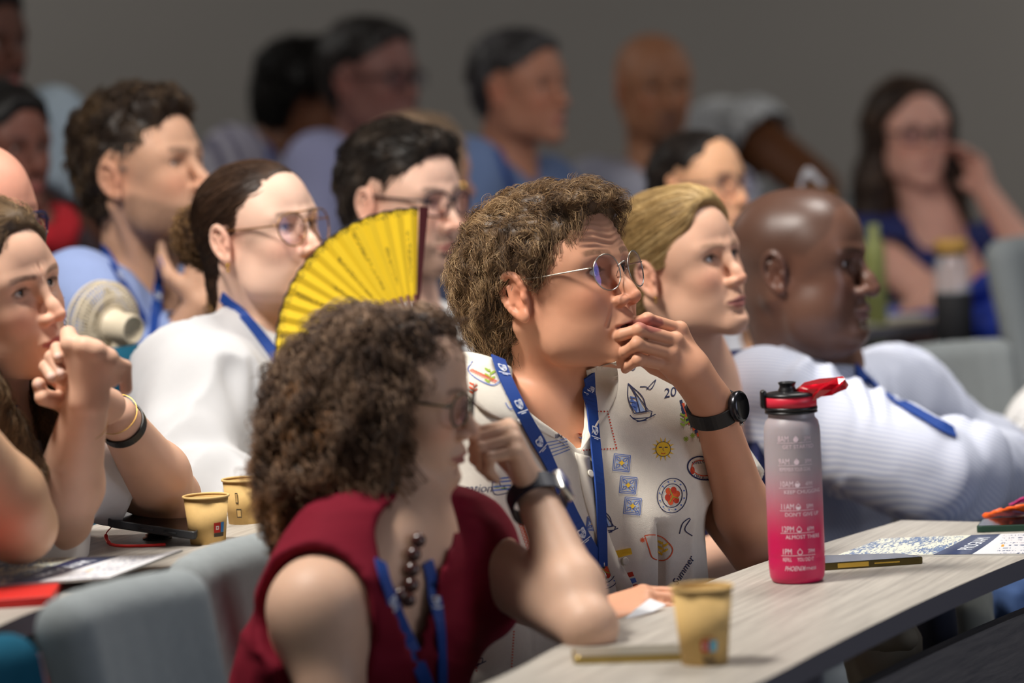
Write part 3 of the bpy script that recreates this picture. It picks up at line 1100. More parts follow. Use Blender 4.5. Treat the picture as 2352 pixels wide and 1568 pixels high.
def lens_mat(tint, k):
    nm = 'lens_%d_%d_%d_%d' % (*tint, int(k * 100))
    if nm in MATS: return MATS[nm]
    m = bpy.data.materials.new(nm); m.use_nodes = True
    nt = m.node_tree; nt.nodes.clear()
    o = nt.nodes.new('ShaderNodeOutputMaterial')
    mx = nt.nodes.new('ShaderNodeMixShader')
    t = nt.nodes.new('ShaderNodeBsdfTransparent'); t.inputs[0].default_value = (.93, .92, .97, 1)
    g = nt.nodes.new('ShaderNodeBsdfGlossy'); g.inputs['Roughness'].default_value = .04; g.inputs[0].default_value = (*lin(tint), 1)
    fr = nt.nodes.new('ShaderNodeLayerWeight'); fr.inputs[0].default_value = .5
    pw = nt.nodes.new('ShaderNodeMath'); pw.operation = 'POWER'; pw.inputs[1].default_value = 4
    ad = nt.nodes.new('ShaderNodeMath'); ad.operation = 'MULTIPLY_ADD'; ad.inputs[1].default_value = .3; ad.inputs[2].default_value = k * .5
    nt.links.new(fr.outputs['Facing'], pw.inputs[0]); nt.links.new(pw.outputs[0], ad.inputs[0])
    nt.links.new(ad.outputs[0], mx.inputs[0]); nt.links.new(t.outputs[0], mx.inputs[1]); nt.links.new(g.outputs[0], mx.inputs[2])
    nt.links.new(mx.outputs[0], o.inputs[0])
    MATS[nm] = m
    return m
# ---------------------------------------------------------------- room
def struct(name, v, f, m):
    o = link(name, v, f, m, smooth=False)
    o['kind'] = 'structure'
    return o
ZT, ZT2, ZT3 = .74, .81, .88
m_wall = mat('grey_plaster', (142, 137, 131), rough=.9, noise=.03, nscale=3)
v, f = box_v(0, 11.35, 1.7, 16, .1, 3.8); struct('wall_back', v, f, m_wall)
v, f = box_v(-7.05, 5.4, 1.7, .1, 12, 3.8); struct('wall_left', v, f, m_wall)
v, f = box_v(7.05, 5.4, 1.7, .1, 12, 3.8); struct('wall_right', v, f, m_wall)
v, f = box_v(0, 5.4, -.05, 16, 12, .1); struct('floor', v, f, mat('dark_carpet', (52, 50, 56), rough=.95, noise=.15, nscale=200))
v, f = box_v(0, 5.4, 3.65, 16, 12, .1); struct('ceiling', v, f, mat('ceiling_paint', (190, 188, 184), rough=.9))

def wood(name, c1, c2, rough=.45, ang=68):
    m = bpy.data.materials.new(name); m.use_nodes = True
    nt = m.node_tree; b = nt.nodes['Principled BSDF']
    tc = nt.nodes.new('ShaderNodeTexCoord'); mp = nt.nodes.new('ShaderNodeMapping')
    mp.inputs['Scale'].default_value = (1.3, 34, 34); m0 = nt.nodes.new('ShaderNodeMapping'); m0.inputs['Rotation'].default_value = (0, 0, math.radians(-ang))
    n = nt.nodes.new('ShaderNodeTexNoise'); n.inputs['Scale'].default_value = 4.0; n.inputs['Detail'].default_value = 7; n.inputs['Distortion'].default_value = .5
    n2 = nt.nodes.new('ShaderNodeTexNoise'); n2.inputs['Scale'].default_value = 26; n2.inputs['Detail'].default_value = 2
    ad = nt.nodes.new('ShaderNodeMath'); ad.operation = 'MULTIPLY_ADD'; ad.inputs[1].default_value = .3
    cr = nt.nodes.new('ShaderNodeValToRGB')
    cr.color_ramp.elements[0].position = .42; cr.color_ramp.elements[0].color = (*lin(c1), 1)
    cr.color_ramp.elements[1].position = .82; cr.color_ramp.elements[1].color = (*lin(c2), 1)
    nt.links.new(tc.outputs['Object'], m0.inputs[0]); nt.links.new(m0.outputs[0], mp.inputs[0]); nt.links.new(mp.outputs[0], n.inputs['Vector']); nt.links.new(mp.outputs[0], n2.inputs['Vector'])
    nt.links.new(n2.outputs[0], ad.inputs[0]); nt.links.new(n.outputs[0], ad.inputs[2]); nt.links.new(ad.outputs[0], cr.inputs[0])
    nt.links.new(cr.outputs[0], b.inputs['Base Color'])
    b.inputs['Roughness'].default_value = rough
    return m
m_top = wood('pale_oak_laminate', (150, 144, 136), (182, 176, 166))
m_edge = mat('grey_edge_band', (98, 96, 102), rough=.6, noise=.08, nscale=120, stretch=(1, 1, 12))
m_panel = wood('grey_oak_panel', (84, 82, 84), (112, 108, 106), rough=.6, ang=66)

def slab(front, back, z, th):
    """ribbon between two edge polylines, top at z"""
    a = smooth_path([(p[0], p[1], z) for p in front], 8); b = smooth_path([(p[0], p[1], z) for p in back], 8)
    n = len(a)
    idx = np.linspace(0, len(b) - 1, n)
    b = np.stack([np.interp(idx, np.arange(len(b)), b[:, k]) for k in range(3)], 1)
    dz = np.array([0, 0, th])
    v = np.concatenate([a, b, b - dz, a - dz])
    f = []; m = []
    for i in range(n - 1):
        f += [(i, i + 1, n + i + 1, n + i), (3 * n + i, 3 * n + i + 1, i + 1, i), (n + i, n + i + 1, 2 * n + i + 1, 2 * n + i), (2 * n + i, 2 * n + i + 1, 3 * n + i + 1, 3 * n + i)]
        m += [0, 1, 1, 1]
    f += [(0, n, 2 * n, 3 * n), (n - 1, 4 * n - 1, 3 * n - 1, 2 * n - 1)]; m += [1, 1]
    return v, f, m
def desk(label, front, back, z, inset=.03, gap=.085, legs=(), panel=True, floor=0.0):
    front = [np.array(p[:2]) for p in front]; back = [np.array(p[:2]) for p in back]
    mid = (front[len(front) // 2] + back[len(back) // 2]) / 2
    r_ = thing('lecture_desk', label, 'desk', (mid[0], mid[1], floor))
    v, f, m = slab(front, back, z, .026)
    link('worktop', v, f, None, r_, smooth=False, mats=[m_top, m_edge], fmat=m)
    if panel:
        # modesty panel, a little inside the front edge
        inn = [p + (q - p) / np.linalg.norm(q - p) * inset for p, q in zip(front, [back[min(i, len(back) - 1)] for i in range(len(front))])]
        inn2 = [p + (q - p) / np.linalg.norm(q - p) * .02 for p, q in zip(inn, [back[min(i, len(back) - 1)] for i in range(len(front))])]
        v, f, m = slab(inn, inn2, z - gap, .34)
        link('modesty_panel', v, f, m_panel, r_, smooth=False)
        sh = [p + (q - p) * .85 for p, q in zip(inn, [back[min(i, len(back) - 1)] for i in range(len(front))])]
        v, f, m = slab(inn2, sh, z - .27, .018)
        link('book_shelf', v, f, m_panel, r_, smooth=False)
    for (x, y) in legs:
        v, f = rbox(.028, .05, z - .026 - floor, .004)
        link('leg', v + (x, y, (z - .026 + floor) / 2), f, m_edge, r_, smooth=False)
    return r_
Tz = lambda x, y, z: T(x, y, z)
fr_main = [T(1740, 1568, ZT) + np.array([-.34, -.75, 0]), T(1560, 1640, ZT), T(1740, 1568, ZT), T(1880, 1497, ZT), T(2000, 1437, ZT), T(2130, 1376, ZT), T(2240, 1328, ZT), T(2352, 1283, ZT), T(2560, 1205, ZT)]
bk_main = [T(1100, 1570, ZT) + np.array([-.32, -.75, 0]), T(1090, 1580, ZT), T(1270, 1490, ZT), T(1440, 1412, ZT), T(1590, 1348, ZT), T(1760, 1290, ZT), T(1900, 1243, ZT), T(2130, 1178, ZT), T(2352, 1118, ZT), T(2560, 1060, ZT)]
bk_main = bk_main[:9] if False else bk_main
fm = smooth_path([(p[0], p[1], 0) for p in fr_main], 4)[::4][:, :2]; bmn = smooth_path([(p[0], p[1], 0) for p in bk_main], 4)[:, :2]
def nearest_pairs(front, back):
    return [back[np.argmin(np.linalg.norm(back - p, axis=1))] for p in front]
lp = T(1886, 1540, .68)
desk('pale oak desk in front with pink bottle and a paper cup on it', fm, nearest_pairs(fm, bmn), ZT, legs=[(.335, 4.50)])
fr_left = [T(-400, 1650, ZT2), T(-200, 1535, ZT2), T(0, 1436, ZT2), T(110, 1392, ZT2), T(300, 1330, ZT2), T(490, 1268, ZT2), T(640, 1205, ZT2), T(900, 1120, ZT2), T(1200, 1040, ZT2), T(1500, 970, ZT2)]
bk_left = np.array([p[:2] + np.array([-.27, .07]) for p in fr_left])
desk('pale oak desk with two small paper cups and a black phone on it', np.array([p[:2] for p in fr_left]), bk_left, ZT2, panel=True, legs=[])
# desk far right, under the long haired woman's elbow
fr_far = [P(1560, 850, 7.5), P(1800, 830, 7.7), P(2080, 815, 7.95), P(2352, 800, 8.2), P(2700, 770, 8.5)]
fr_far = [np.array([p[0], p[1]]) for p in fr_far]
bk_far = np.array([p + np.array([-.10, .48]) for p in fr_far])
desk('blurred pale desk behind the bald man in striped shirt', fr_far, bk_far, ZT2 + .03, panel=True)
# risers under the rows behind
def tier(front, dx, z0, z1, name):
    b = [np.array(p[:2]) + np.array(dx) for p in front]
    v, f, m = slab([np.array(p[:2]) for p in front], b, z1, z1 - z0)
    struct(name, v, f, MATS['dark_carpet'])
tier([p[:2] + np.array([.22, -.05]) for p in fr_left], (-3.2, .8), 0.0, .07, 'floor_riser_1')
tier([p[:2] + np.array([-.72, .2]) for p in fr_left], (-2.5, .8), .07, .14, 'floor_riser_2')

v, f = box_v(0, 9.4, .175, 14, 3.8, .07); struct('floor_riser_3', v, f, MATS['dark_carpet'])
# ---------------------------------------------------------------- chairs
PROTO = {}
def chair(label, x, y, z0, a, rgb, top=.86, group=None, matn=None, w_=1.0):
    """upholstered lecture chair facing angle a; the first of each cloth is built, the rest are copies of it and its parts"""
    fb = mat(matn, rgb, rough=.95, noise=.12, nscale=70, bump=.3, bscale=500, bdist=.0006, spec=.2)
    r_ = thing('lecture_chair', label, 'chair', (0, 0, 0), group)
    if matn not in PROTO:
        S = Sdf(); w2 = .21; hb = .86
        for y_ in np.linspace(-w2 + .06, w2 - .06, 6):
            cx = -.22 + (y_ / w2) ** 2 * .035
            S.cone((cx + .02, y_ * .96, .53), (cx - .045, y_, hb - .04), .028, .036, k=.05)
        v, q = S.mesh(.008); A = [link('backrest', v, q, fb, r_)]
        S = Sdf()
        for y_ in np.linspace(-w2 + .05, w2 - .05, 6): S.cone((-.17, y_, .42), (.20, y_, .425), .028, .030, k=.05)
        v, q = S.mesh(.012); A.append(link('seat', v, q, fb, r_))
        m = MB()
        v, f = tube([(-.10, 0, .385), (-.21, 0, .41), (-.235, 0, .55)], .016, 8); m.add(v, f)
        v, f = tube([(0, 0, .01), (0, 0, .40)], .03, 12); m.add(v, f)
        v, f = lathe([(.0, .022), (.14, .018), (.17, .0)], 32); m.add(v, f)
        A.append(m.build('pedestal', mat('black_metal', (30, 30, 32), rough=.4, metal=.6), r_))
        PROTO[matn] = A
    else:
        for o in PROTO[matn]:
            c = o.copy(); C.objects.link(c); c.parent = r_
    r_.location = (x, y, z0); r_.rotation_euler = (0, 0, -math.radians(a)); r_.scale = (1, w_, (top - z0) / .86)
    return r_
# ---------------------------------------------------------------- persons
EAR = (-.004, -.084, -.012); NOSE = (.124, 0, -.042)
def head_at(feat, px, py, D, face, scale=1.0):
    return P(px, py, D) - scale * (facing(*face) @ np.array(feat))
DOWN = np.array([0, 0, 1.0])
def flow_back(q):
    return np.stack([-1 + 0 * q[:, 0], q[:, 1] * 3, -.45 - 3.0 * np.clip(.04 - q[:, 2], 0, .2)], -1)
def flow_short(q):
    return np.stack([np.where(q[:, 0] > .0, .35, -.4), q[:, 1] * 9, -.55 - 0 * q[:, 2]], -1)
def flow_down(q):
    return np.stack([-.25 + 0 * q[:, 0], q[:, 1] * 10, -1 + 0 * q[:, 2]], -1)
SK = dict(fair=(226, 182, 158), tan=(202, 150, 120), mid=(190, 134, 104), brown=(120, 76, 52), dark=(84, 56, 44))
white = mat('white_cotton', (224, 222, 220), rough=.85, noise=.03, nscale=90, bump=.35, bscale=900, bdist=.0004)
LAN = mat('blue_lanyard', (18, 62, 140), rough=.6, noise=.12, nscale=10, stretch=(1, 1, 60))
WPR = mat('white_print', (226, 230, 238), rough=.7)
def lanyard(p, pts, w_=.019, bvs=None, name='lanyard', off=.0035, n=5, marks=()):
    b = bvs or [p.sb, p.bv]
    P_, N_ = surf_path(b, pts, n, off)
    v, f = ribbon(P_, N_, w_)
    mb = MB(); mb.add(v, f, 1)
    if marks:
        L = np.concatenate([[0], np.cumsum(np.linalg.norm(np.diff(P_, axis=0), axis=1))])
        for mk in marks:
            c = np.array([np.interp(mk * L[-1], L, P_[:, k]) for k in range(3)])
            i = int(np.clip(np.searchsorted(L, mk * L[-1]), 1, len(L) - 1))
            t = nrm(P_[i] - P_[i - 1]); nv = nrm(N_[i]); s_ = nrm(np.cross(nv, t)); nv = nrm(np.cross(t, s_))
            if np.dot(nv, CAMP - c) < 0: nv = -nv
            dn = t if t[2] < 0 else -t
            sd = np.cross(dn, nv)
            q = c + nv * .0022
            g = w_ * .30
            sh = [(-1, -1.0), (-.6, -1.15), (0, -.95), (.6, -1.15), (1, -1.0), (1.0, .1), (.6, .8), (0, 1.2), (-.6, .8), (-1.0, .1)]
            mb.add([q + sd * a * g + dn * b * g for a, b in sh] + [q], [(k, (k + 1) % 10, 10) for k in range(10)], 0)
            # divided field of the shield and the device on it
            e = nv * .0003
            for (a0, b0, a1, b1) in ((.12, -.75, .8, -.15), (-.75, -.7, -.12, -.62), (-.7, -.45, -.2, -.37), (-.5, .25, -.2, .75), (-.8, .0, .8, .07), (-.05, -.9, .04, 1.0), (.25, .25, .7, .33)):
                mb.add([q + e + sd * x * g + dn * y * g for x, y in ((a0, b0), (a1, b0), (a1, b1), (a0, b1))], [(0, 1, 2, 3)], 1)
            for (b0, ww) in ((1.55, 1.5), (1.95, .7)):
                mb.add([q + sd * x * g + dn * y * g for x, y in ((-ww, b0), (ww, b0), (ww, b0 + .2), (-ww, b0 + .2))], [(0, 1, 2, 3)], 0)
    return mb.build(name, None, p.root, smooth=False, mats=[WPR, LAN])
def ear_stud(p, px_local, r=.0035, drop=True, y=-1, rgb=(212, 170, 84)):
    fr = p.hf; m = MB()
    v, f = lathe([(0, -r), (r * .7, -r * .7), (r, 0), (r * .7, r * .7), (0, r)], 12)
    c = fr.w(px_local); m.add(v + c, f)
    if drop: m.add(v * .8 + c - (0, 0, r * 2.2), f)
    m.build('earring', mat('gold', rgb, rough=.2, metal=1), p.root)

# == man in the printed shirt ==
fc = (35, 11, 0)
main = Person('man with wavy hair and round glasses in patterned holiday shirt, hand at his mouth', head=head_at(EAR, 1188, 682, 5.12, fc, 1.04), face=fc, scale=1.04, turn=47,
    skin=(205, 150, 120), hair=(86, 66, 46), browc=(80, 58, 42), browk=.85, browz=.0035, lips=(160, 92, 84), mouth=.0045, iris=(70, 84, 92), eye=.0055, gaze=(-.25, .05), nose=1.05, hres=.0016, jaw=1.0, ear=1.06, lash=True,
    j=dict(neck=P(1250, 900, 5.24), shl=P(1512, 945, 5.36), shr=P(1050, 965, 5.03), pel=P(1290, 1800, 5.16), ell=P(1736, 1264, 5.28), wrl=P(1634, 925, 5.17), elr=P(1010, 1290, 4.94), wrr=P(1325, 1428, 4.80)), bvh=True,
    armr=(.048, .038, .035, .0265), neckw=1.08)
def main_extra(S):
    D = 5.165
    W = P(1632, 922, 5.165)
    mc = [P(1561, 757, 5.150), P(1551, 782, 5.128), P(1540, 812, 5.120), P(1529, 838, 5.122)]
    pip = [P(1487, 733, 5.115), P(1468, 757, 5.092), P(1463, 790, 5.086), P(1466, 826, 5.090)]
    dip = [P(1455, 741, 5.125), P(1430, 768, 5.098), P(1438, 806, 5.100), P(1446, 838, 5.106)]
    tip = [P(1436, 752, 5.140), P(1408, 775, 5.118), P(1427, 820, 5.120), P(1436, 848, 5.122)]
    nk = P(1590, 850, 5.145)
    for i, m_ in enumerate(mc):
        S.cone(W + (m_ - W) * .10, m_, .0165, .0112, k=.012)
    S.cone(W, nk, .024, .024, k=.02)
    for i in range(4):
        r_ = (.0094, .0097, .0093, .0083)[i]
        S.sph(mc[i], r_ * 1.12, k=.005)
        S.cone(mc[i], pip[i], r_ * 1.0, r_ * .90, k=.004)
        S.sph(pip[i], r_ * .98, k=.004)
        S.cone(pip[i], dip[i], r_ * .90, r_ * .82, k=.002)
        S.cone(dip[i], tip[i], r_ * .84, r_ * .70, k=.002)
    # thumb, behind the fingers
    t = [P(1580, 870, 5.17), P(1505, 838, 5.155), P(1450, 806, 5.140), P(1422, 786, 5.130)]
    for a, b, r1, r2 in ((t[0], t[1], .017, .013), (t[1], t[2], .0125, .0105), (t[2], t[3], .0105, .0085)):
        S.cone(a, b, r1, r2, k=.004)
    # right hand lying on the desk, fingers round a sheet
    hand(S, P(1325, 1428, 4.80), P(1400, 1408, 4.80) - P(1325, 1428, 4.80), (0.1, -.3, .9), (.3, .9, 0), curl=(.35, .4, .45, .5))
    # forehead lines
    fr = main.hf; S.fr = fr
    def lines(p):
        q = fr.l(p)
        g_ = sstep(.026, .034, q[:, 2]) * sstep(.068, .056, q[:, 2]) * (q[:, 0] > .04) * sstep(.055, .040, np.abs(q[:, 1]))
        return g_ * .0009 * np.sin((q[:, 2] + .0035 * np.cos(q[:, 1] * 75) + .002 * vnoise(q * 60)) * 2 * PI / .0085)
    S.disp(lines)
    for y in (-1, 1):
        S.cone((.1000, y * .022, -.048), (.0900, y * .033, -.072), .0012, .0010, k=.006, mode=-1)
    S.fr = WORLD
def nails(spots, rgb=(240, 206, 196), r=.0052):
    def fn(v, c):
        for s_ in spots:
            m_ = np.clip(1.6 * np.exp(-(np.linalg.norm(v - s_, axis=1) / r) ** 4), 0, 1)[:, None] * .75
            c = c * (1 - m_) + np.array(lin(rgb)) * m_
        return c
    return fn
main.o['colfn'] = nails([P(1405, 771, 5.110), P(1424, 812, 5.112), P(1434, 744, 5.130)])
main.body(h=.005, fine=[(P(1530, 830, 5.13), .085, .0022)], extra=main_extra)

def hl_main(q):
    x, y, z = q[:, 0], np.abs(q[:, 1]), q[:, 2]
    f = .066 - .020 * sstep(.02, .055, y) + .0 * x
    g1 = z - (f + (x - .08) * 1.15)
    g2 = np.minimum(-x + .034 + (z > .0) * .010, z + .014)
    behind = np.minimum(-.026 - x, z + .115)
    g2 = np.minimum(g2, z - .002 + np.where(x < .018, -.018, 0))
    return np.minimum(np.maximum(np.maximum(np.minimum(g1, z - .005), g2), behind), earcut(q))
def hl_short(q):
    x, y, z = q[:, 0], np.abs(q[:, 1]), q[:, 2]
    f = .070 - .024 * sstep(.02, .055, y)
    g1 = z - (f + (x - .08) * 1.15)
    g2 = np.minimum(-x + .036, z + .022)
    behind = np.minimum(-.026 - x, z + .085)
    return np.minimum(np.maximum(np.maximum(np.minimum(g1, z - .005), g2), behind), earcut(q))
def hops_main(s):
    cap_ops(.010, top=.004, back=.022, side=.004)(s)
    s.ell((.060, .0, .092), (.046, .055, .020), k=.02)
    s.ell((.090, .014, .080), (.020, .040, .016), k=.02)
    s.ell((-.085, 0, -.020), (.046, .064, .060), k=.03)
    s.ell((-.075, 0, -.080), (.030, .050, .040), k=.03)
def flow_main(q):
    x, y, z = q.T
    fx = np.where(z > .07, .9, -.5) + .0 * x
    return np.stack([fx, y * 8, -.9 + np.where(z > .08, .6, 0)], -1)
hcols = [(52, 37, 27), (98, 74, 52), (146, 116, 82), (192, 162, 122)]
hair_obj(main.root, main.hf, main.o, hops_main, h=.0035, n=11000, length=.040, m=14, flow=flow_main, lift=.30, curl=.0055, freq=25, r=.00036, jit=.45, hmax=.019, clump=.86, clsize=24, clear=lambda q: earcut(q, .95), cols=hcols, noise=(.010, 52), hl=hl_main, grav=.25, gl=.45)
glasses(main.hf, main.root, kind='round', frame=(176, 170, 160), wd=.0235, ht=.0235, thick=.0009, z=-.005, tint=(170, 160, 255), x=.1095, ear=(-.004, .0800), lens=.16)
def Vcut(p, a, b, r1, r2): return (a, b, r1, r2)
nb = main.j['neck']
m_shirt = mat('cream_linen', (226, 218, 204), rough=.85, noise=.05, nscale=160, bump=.5, bscale=700, bdist=.0005)
vd = P(1330, 1035, 5.07)
main.shirt(m_shirt, 'shirt', infl=.014, h=.0055, sl=.62, srad=.072, fold=.007, ffreq=9, neck=[(nb + (0, 0, .12), nb + (0, 0, -.01), .085, .066)] + [(P(x, y, 4.85), P(x, y, 5.17), r_, r_) for x, y, r_ in ((1262, 868, .050), (1272, 895, .043), (1285, 925, .034), (1300, 955, .025), (1312, 980, .017), (1322, 1005, .009), (1328, 1022, .005))],
    extra=lambda S: (S.cone(P(1500, 1000, 5.25), P(1530, 1330, 5.25), .06, .06, k=.06), S.cone(P(1120, 1000, 5.05), P(1120, 1500, 5.02), .07, .07, k=.06)))

# == curly haired woman in dark red ==
fc = (14, -9, 4)
red = Person('woman with big curly brown hair in dark red sleeveless top, resting cheek on her hand', head=head_at(NOSE, 1098, 998, 4.60, fc, .88), face=fc, scale=.88, turn=27,
    skin=(208, 170, 146), hair=(60, 42, 32), browc=(48, 34, 28), lips=(150, 88, 84), hres=.0022, eye=.004, lip=1.1, iris=(60, 44, 34), bvh=True,
    j=dict(neck=P(905, 1205, 4.60), shl=P(1068, 1262, 4.76), shr=P(728, 1395, 4.44), pel=P(690, 1900, 4.62), ell=P(1352, 1440, 4.53), wrl=P(1225, 1125, 4.70), elr=P(800, 1800, 4.40), wrr=P(950, 1900, 4.6)),
    armr=(.044, .036, .033, .024), shw=.18, jaw=.9)
def red_extra(S):
    W = P(1225, 1125, 4.70)
    hand(S, W, P(1165, 985, 4.66) - W, (.86, -.1, .5), (-.1, .95, .1), curl=((1.35, 1.3, .6), (1.4, 1.35, .6), (1.4, 1.4, .6), (1.35, 1.4, .6)), sc_=.92, thumb_pose=(.5, .5), fat=1.05)
red.body(h=.006, extra=red_extra, fine=[(P(1150, 1000, 4.66), .08, .003)])
rd = mat('dark_red_knit', (112, 16, 36), rough=.85, noise=.12, nscale=18, stretch=(.3, .3, 14), bump=.6, bscale=60, bdist=.0012, spec=.2)
nb = red.j['neck']
def red_post(S):
    for sh, y in ((red.j['shl'], 1), (red.j['shr'], -1)):
        out = red.j['L'] * y
        S.sph(sh + out * (.028 if y < 0 else .30), .076 if y < 0 else .020, k=.012, mode=-1)
        if y < 0: S.cone(sh + out * .035 - (0, 0, .04) + red.j['F'] * .03, sh + out * .03 - (0, 0, .14), .060, .05, k=.012, mode=-1)
red.shirt(rd, 'sleeveless_top', infl=.006, h=.0065, sleeves=(), fold=.006, ffreq=9, fscale=(.6, .6, 1.8), post=red_post,
    extra=lambda S: (S.cone(red.j['shl'] - red.j['L'] * .03, red.j['shl'] + (red.j['ell'] - red.j['shl']) * .16 - red.j['L'] * .02 - (0, 0, .03), .058, .058, k=.04), S.cone(nb - red.j['L'] * .09 - (0, 0, .015) - red.j['F'] * .02, nb + red.j['L'] * .09 - (0, 0, .015) - red.j['F'] * .02, .052, .052, k=.05)),
    neck=[(nb + (0, 0, .1), nb + (0, 0, -.01), .085, .062)] + [(P(x, y, 4.30), P(x, y, 4.62), r_, r_) for x, y, r_ in ((950, 1225, .045), (948, 1265, .040), (946, 1305, .034), (946, 1345, .028), (947, 1390, .022), (948, 1430, .016), (950, 1475, .010), (952, 1510, .005))])
def hops_red(s):
    s.ell((-.028, 0, .022), (.108, .098, .094), k=0)
    s.ell((-.065, 0, -.055), (.110, .115, .105), k=.05)
    s.ell((.012, -.078, -.06), (.060, .040, .095), k=.03)
    s.ell((.020, -.070, -.165), (.055, .045, .085), k=.04)
    for y in (-1, 1):
        s.ell((-.060, y * .066, -.135), (.100, .066, .090), k=.05)
        s.ell((-.030, y * .07, -.195), (.055, .042, .055), k=.05)
    s.ell((.034, 0, .074), (.048, .062, .036), k=.03)
def hl_red(q):
    x, y, z = q[:, 0], np.abs(q[:, 1]), q[:, 2]
    return np.minimum(.058 + .30 * np.clip(z - .02, 0, .1) - x + .10 * np.minimum(z + .10, 0) * 0 + .02 * (z < -.10) - np.clip(.055 - y, 0, .03) * .6 * (z < .03), z - (.050 + (x - .075) * 1.0) + 9 * (x < .045))
def streak_red(lp, c):
    t = sstep(-.02, -.16, lp[:, 2])[:, None] * np.clip(.5 + 1.2 * fbm(lp * 30, 2), 0, 1)[:, None] * .75
    return c * (1 - t) + np.array(lin((170, 116, 66))) * t
hair_obj(red.root, red.hf, red.o, hops_red, h=.006, n=9000, length=.055, m=16, flow=flow_down, lift=.55, curl=.0062, freq=32, r=.00080, jit=.5, hmax=.026, taper=0, clump=.6, clsize=9, cols=[(38, 27, 22), (76, 56, 44), (118, 92, 72), (156, 128, 104)], noise=(.020, 34), hl=hl_red, streak=streak_red, gl=.35, grav=.3)
glasses(red.hf, red.root, frame=(70, 66, 44), wd=.025, ht=.0225, thick=.0017, metal=.2, x=.108, sq=2.6, tint=(140, 140, 190), lens=.15)
lanyard(red, [(868, 1290), (885, 1350), (925, 1450), (975, 1568), (1000, 1640)], w_=.020, marks=(.22,))
lanyard(red, [(978, 1290), (1000, 1390), (1010, 1480), (1012, 1600)], w_=.017, marks=(.28,))
# wooden beads
m = MB()
B_, N_ = surf_path([red.sb, red.bv], [(955, 1235), (938, 1280), (935, 1330), (925, 1385), (900, 1360)], 4, .008)
L_ = np.concatenate([[0], np.cumsum(np.linalg.norm(np.diff(B_, axis=0), axis=1))])
ball, bf = lathe([(0, -1), (.5, -.87), (.87, -.5), (1, 0), (.87, .5), (.5, .87), (0, 1)], 14)
for t_ in np.arange(.005, L_[-1], .0185):
    m.add(ball * .0095 + [np.interp(t_, L_, B_[:, k]) for k in range(3)], bf)
m.build('bead_necklace', mat('dark_beads', (62, 34, 30), rough=.15, coat=.6), red.root)

# == young woman on the left with hands clasped ==
fc = (33, 5, 9)
lw = Person('woman with wavy brown hair in white T-shirt, chin on clasped hands', head=head_at(NOSE, 147, 724, 4.82, fc, .95), face=fc, scale=.95, turn=40,
    skin=(224, 178, 152), hair=(92, 68, 46), browc=(82, 60, 44), browz=-.002, lips=(176, 92, 92), lip=1.12, eye=.0052, gaze=(-.1, .12), iris=(70, 60, 50), hres=.0018, nose=1.0, lash=True, bvh=True, jaw=.90,
    j=dict(neck=P(-25, 960, 4.94), shl=P(150, 1030, 5.14), shr=P(-170, 1060, 4.88), pel=P(-120, 1700, 5.0), ell=P(392, 1142, 5.18), wrl=P(268, 955, 5.00), elr=P(140, 1188, 4.92), wrr=P(200, 920, 4.80)), armr=(.046, .041, .040, .027), shw=.17)
def lw_extra(S):
    W = P(200, 920, 4.80)
    mc = [P(163, 790, 4.775), P(194, 796, 4.765), P(222, 806, 4.765), P(247, 826, 4.775)]
    for i, m_ in enumerate(mc):
        S.cone(W + (m_ - W) * .10, m_, .0180, .0115, k=.014)
        S.sph(m_, .0112, k=.006)
        q = m_ + np.array([.006 + .004 * i, .030, -.012]); S.cone(m_, q, .0095, .0085, k=.004)
        q2 = q + np.array([.0, .004, -.028]); S.cone(q, q2, .0086, .0078, k=.002)
    S.cone(P(163, 790, 4.775), P(157, 768, 4.79), .0115, .0110, k=.006)
    S.cone(P(247, 826, 4.775), P(258, 860, 4.80), .0105, .0100, k=.01)
    # fingers of the other hand wrapping round on the face side
    for a, b, c_, r_ in (((150, 806), (131, 800), (134, 820), .0082), ((150, 850), (118, 820), (139, 858), .0086), ((140, 870), (105, 842), (118, 866), .0082)):
        S.cone(P(*a, 4.815), P(*b, 4.795), r_, r_, k=.003); S.cone(P(*b, 4.795), P(*c_, 4.780), r_, r_ * .85, k=.002)
    for a, b, r1, r2 in (((250, 930), (160, 880), .022, .018), ((165, 882), (115, 862), .014, .011), ((240, 945), (150, 925), .018, .014), ((150, 925), (98, 912), .0125, .0105), ((98, 912), (89, 882), .0098, .0085)):
        S.cone(P(*a, 4.92 if a[0] > 200 else 4.84), P(*b, 4.84 if b[0] > 110 else 4.81), r1, r2, k=.006)
    # frown between the brows
    S.disp(lambda p: (lambda q: .0011 * np.cos(np.abs(q[:, 1]) * 2 * PI / .010) * sstep(.013, .007, np.abs(q[:, 1])) * sstep(.008, .014, q[:, 2]) * sstep(.034, .022, q[:, 2]) * (q[:, 0] > .06))(lw.hf.l(p)))
lw.o['colfn'] = nails([P(133, 812, 4.772), P(137, 852, 4.772), P(116, 860, 4.772), P(87, 884, 4.80)])
lw.body(h=.005, extra=lw_extra, fine=[(P(170, 850, 4.80), .085, .0024)])
white_t = mat('white_jersey', (222, 220, 222), rough=.85, noise=.03, nscale=90, bump=.3, bscale=1200, bdist=.0003)
lw.shirt(white_t, 't_shirt', infl=.010, sl=.60, srad=.068, fold=.007, ffreq=10, sleeves=('l',))
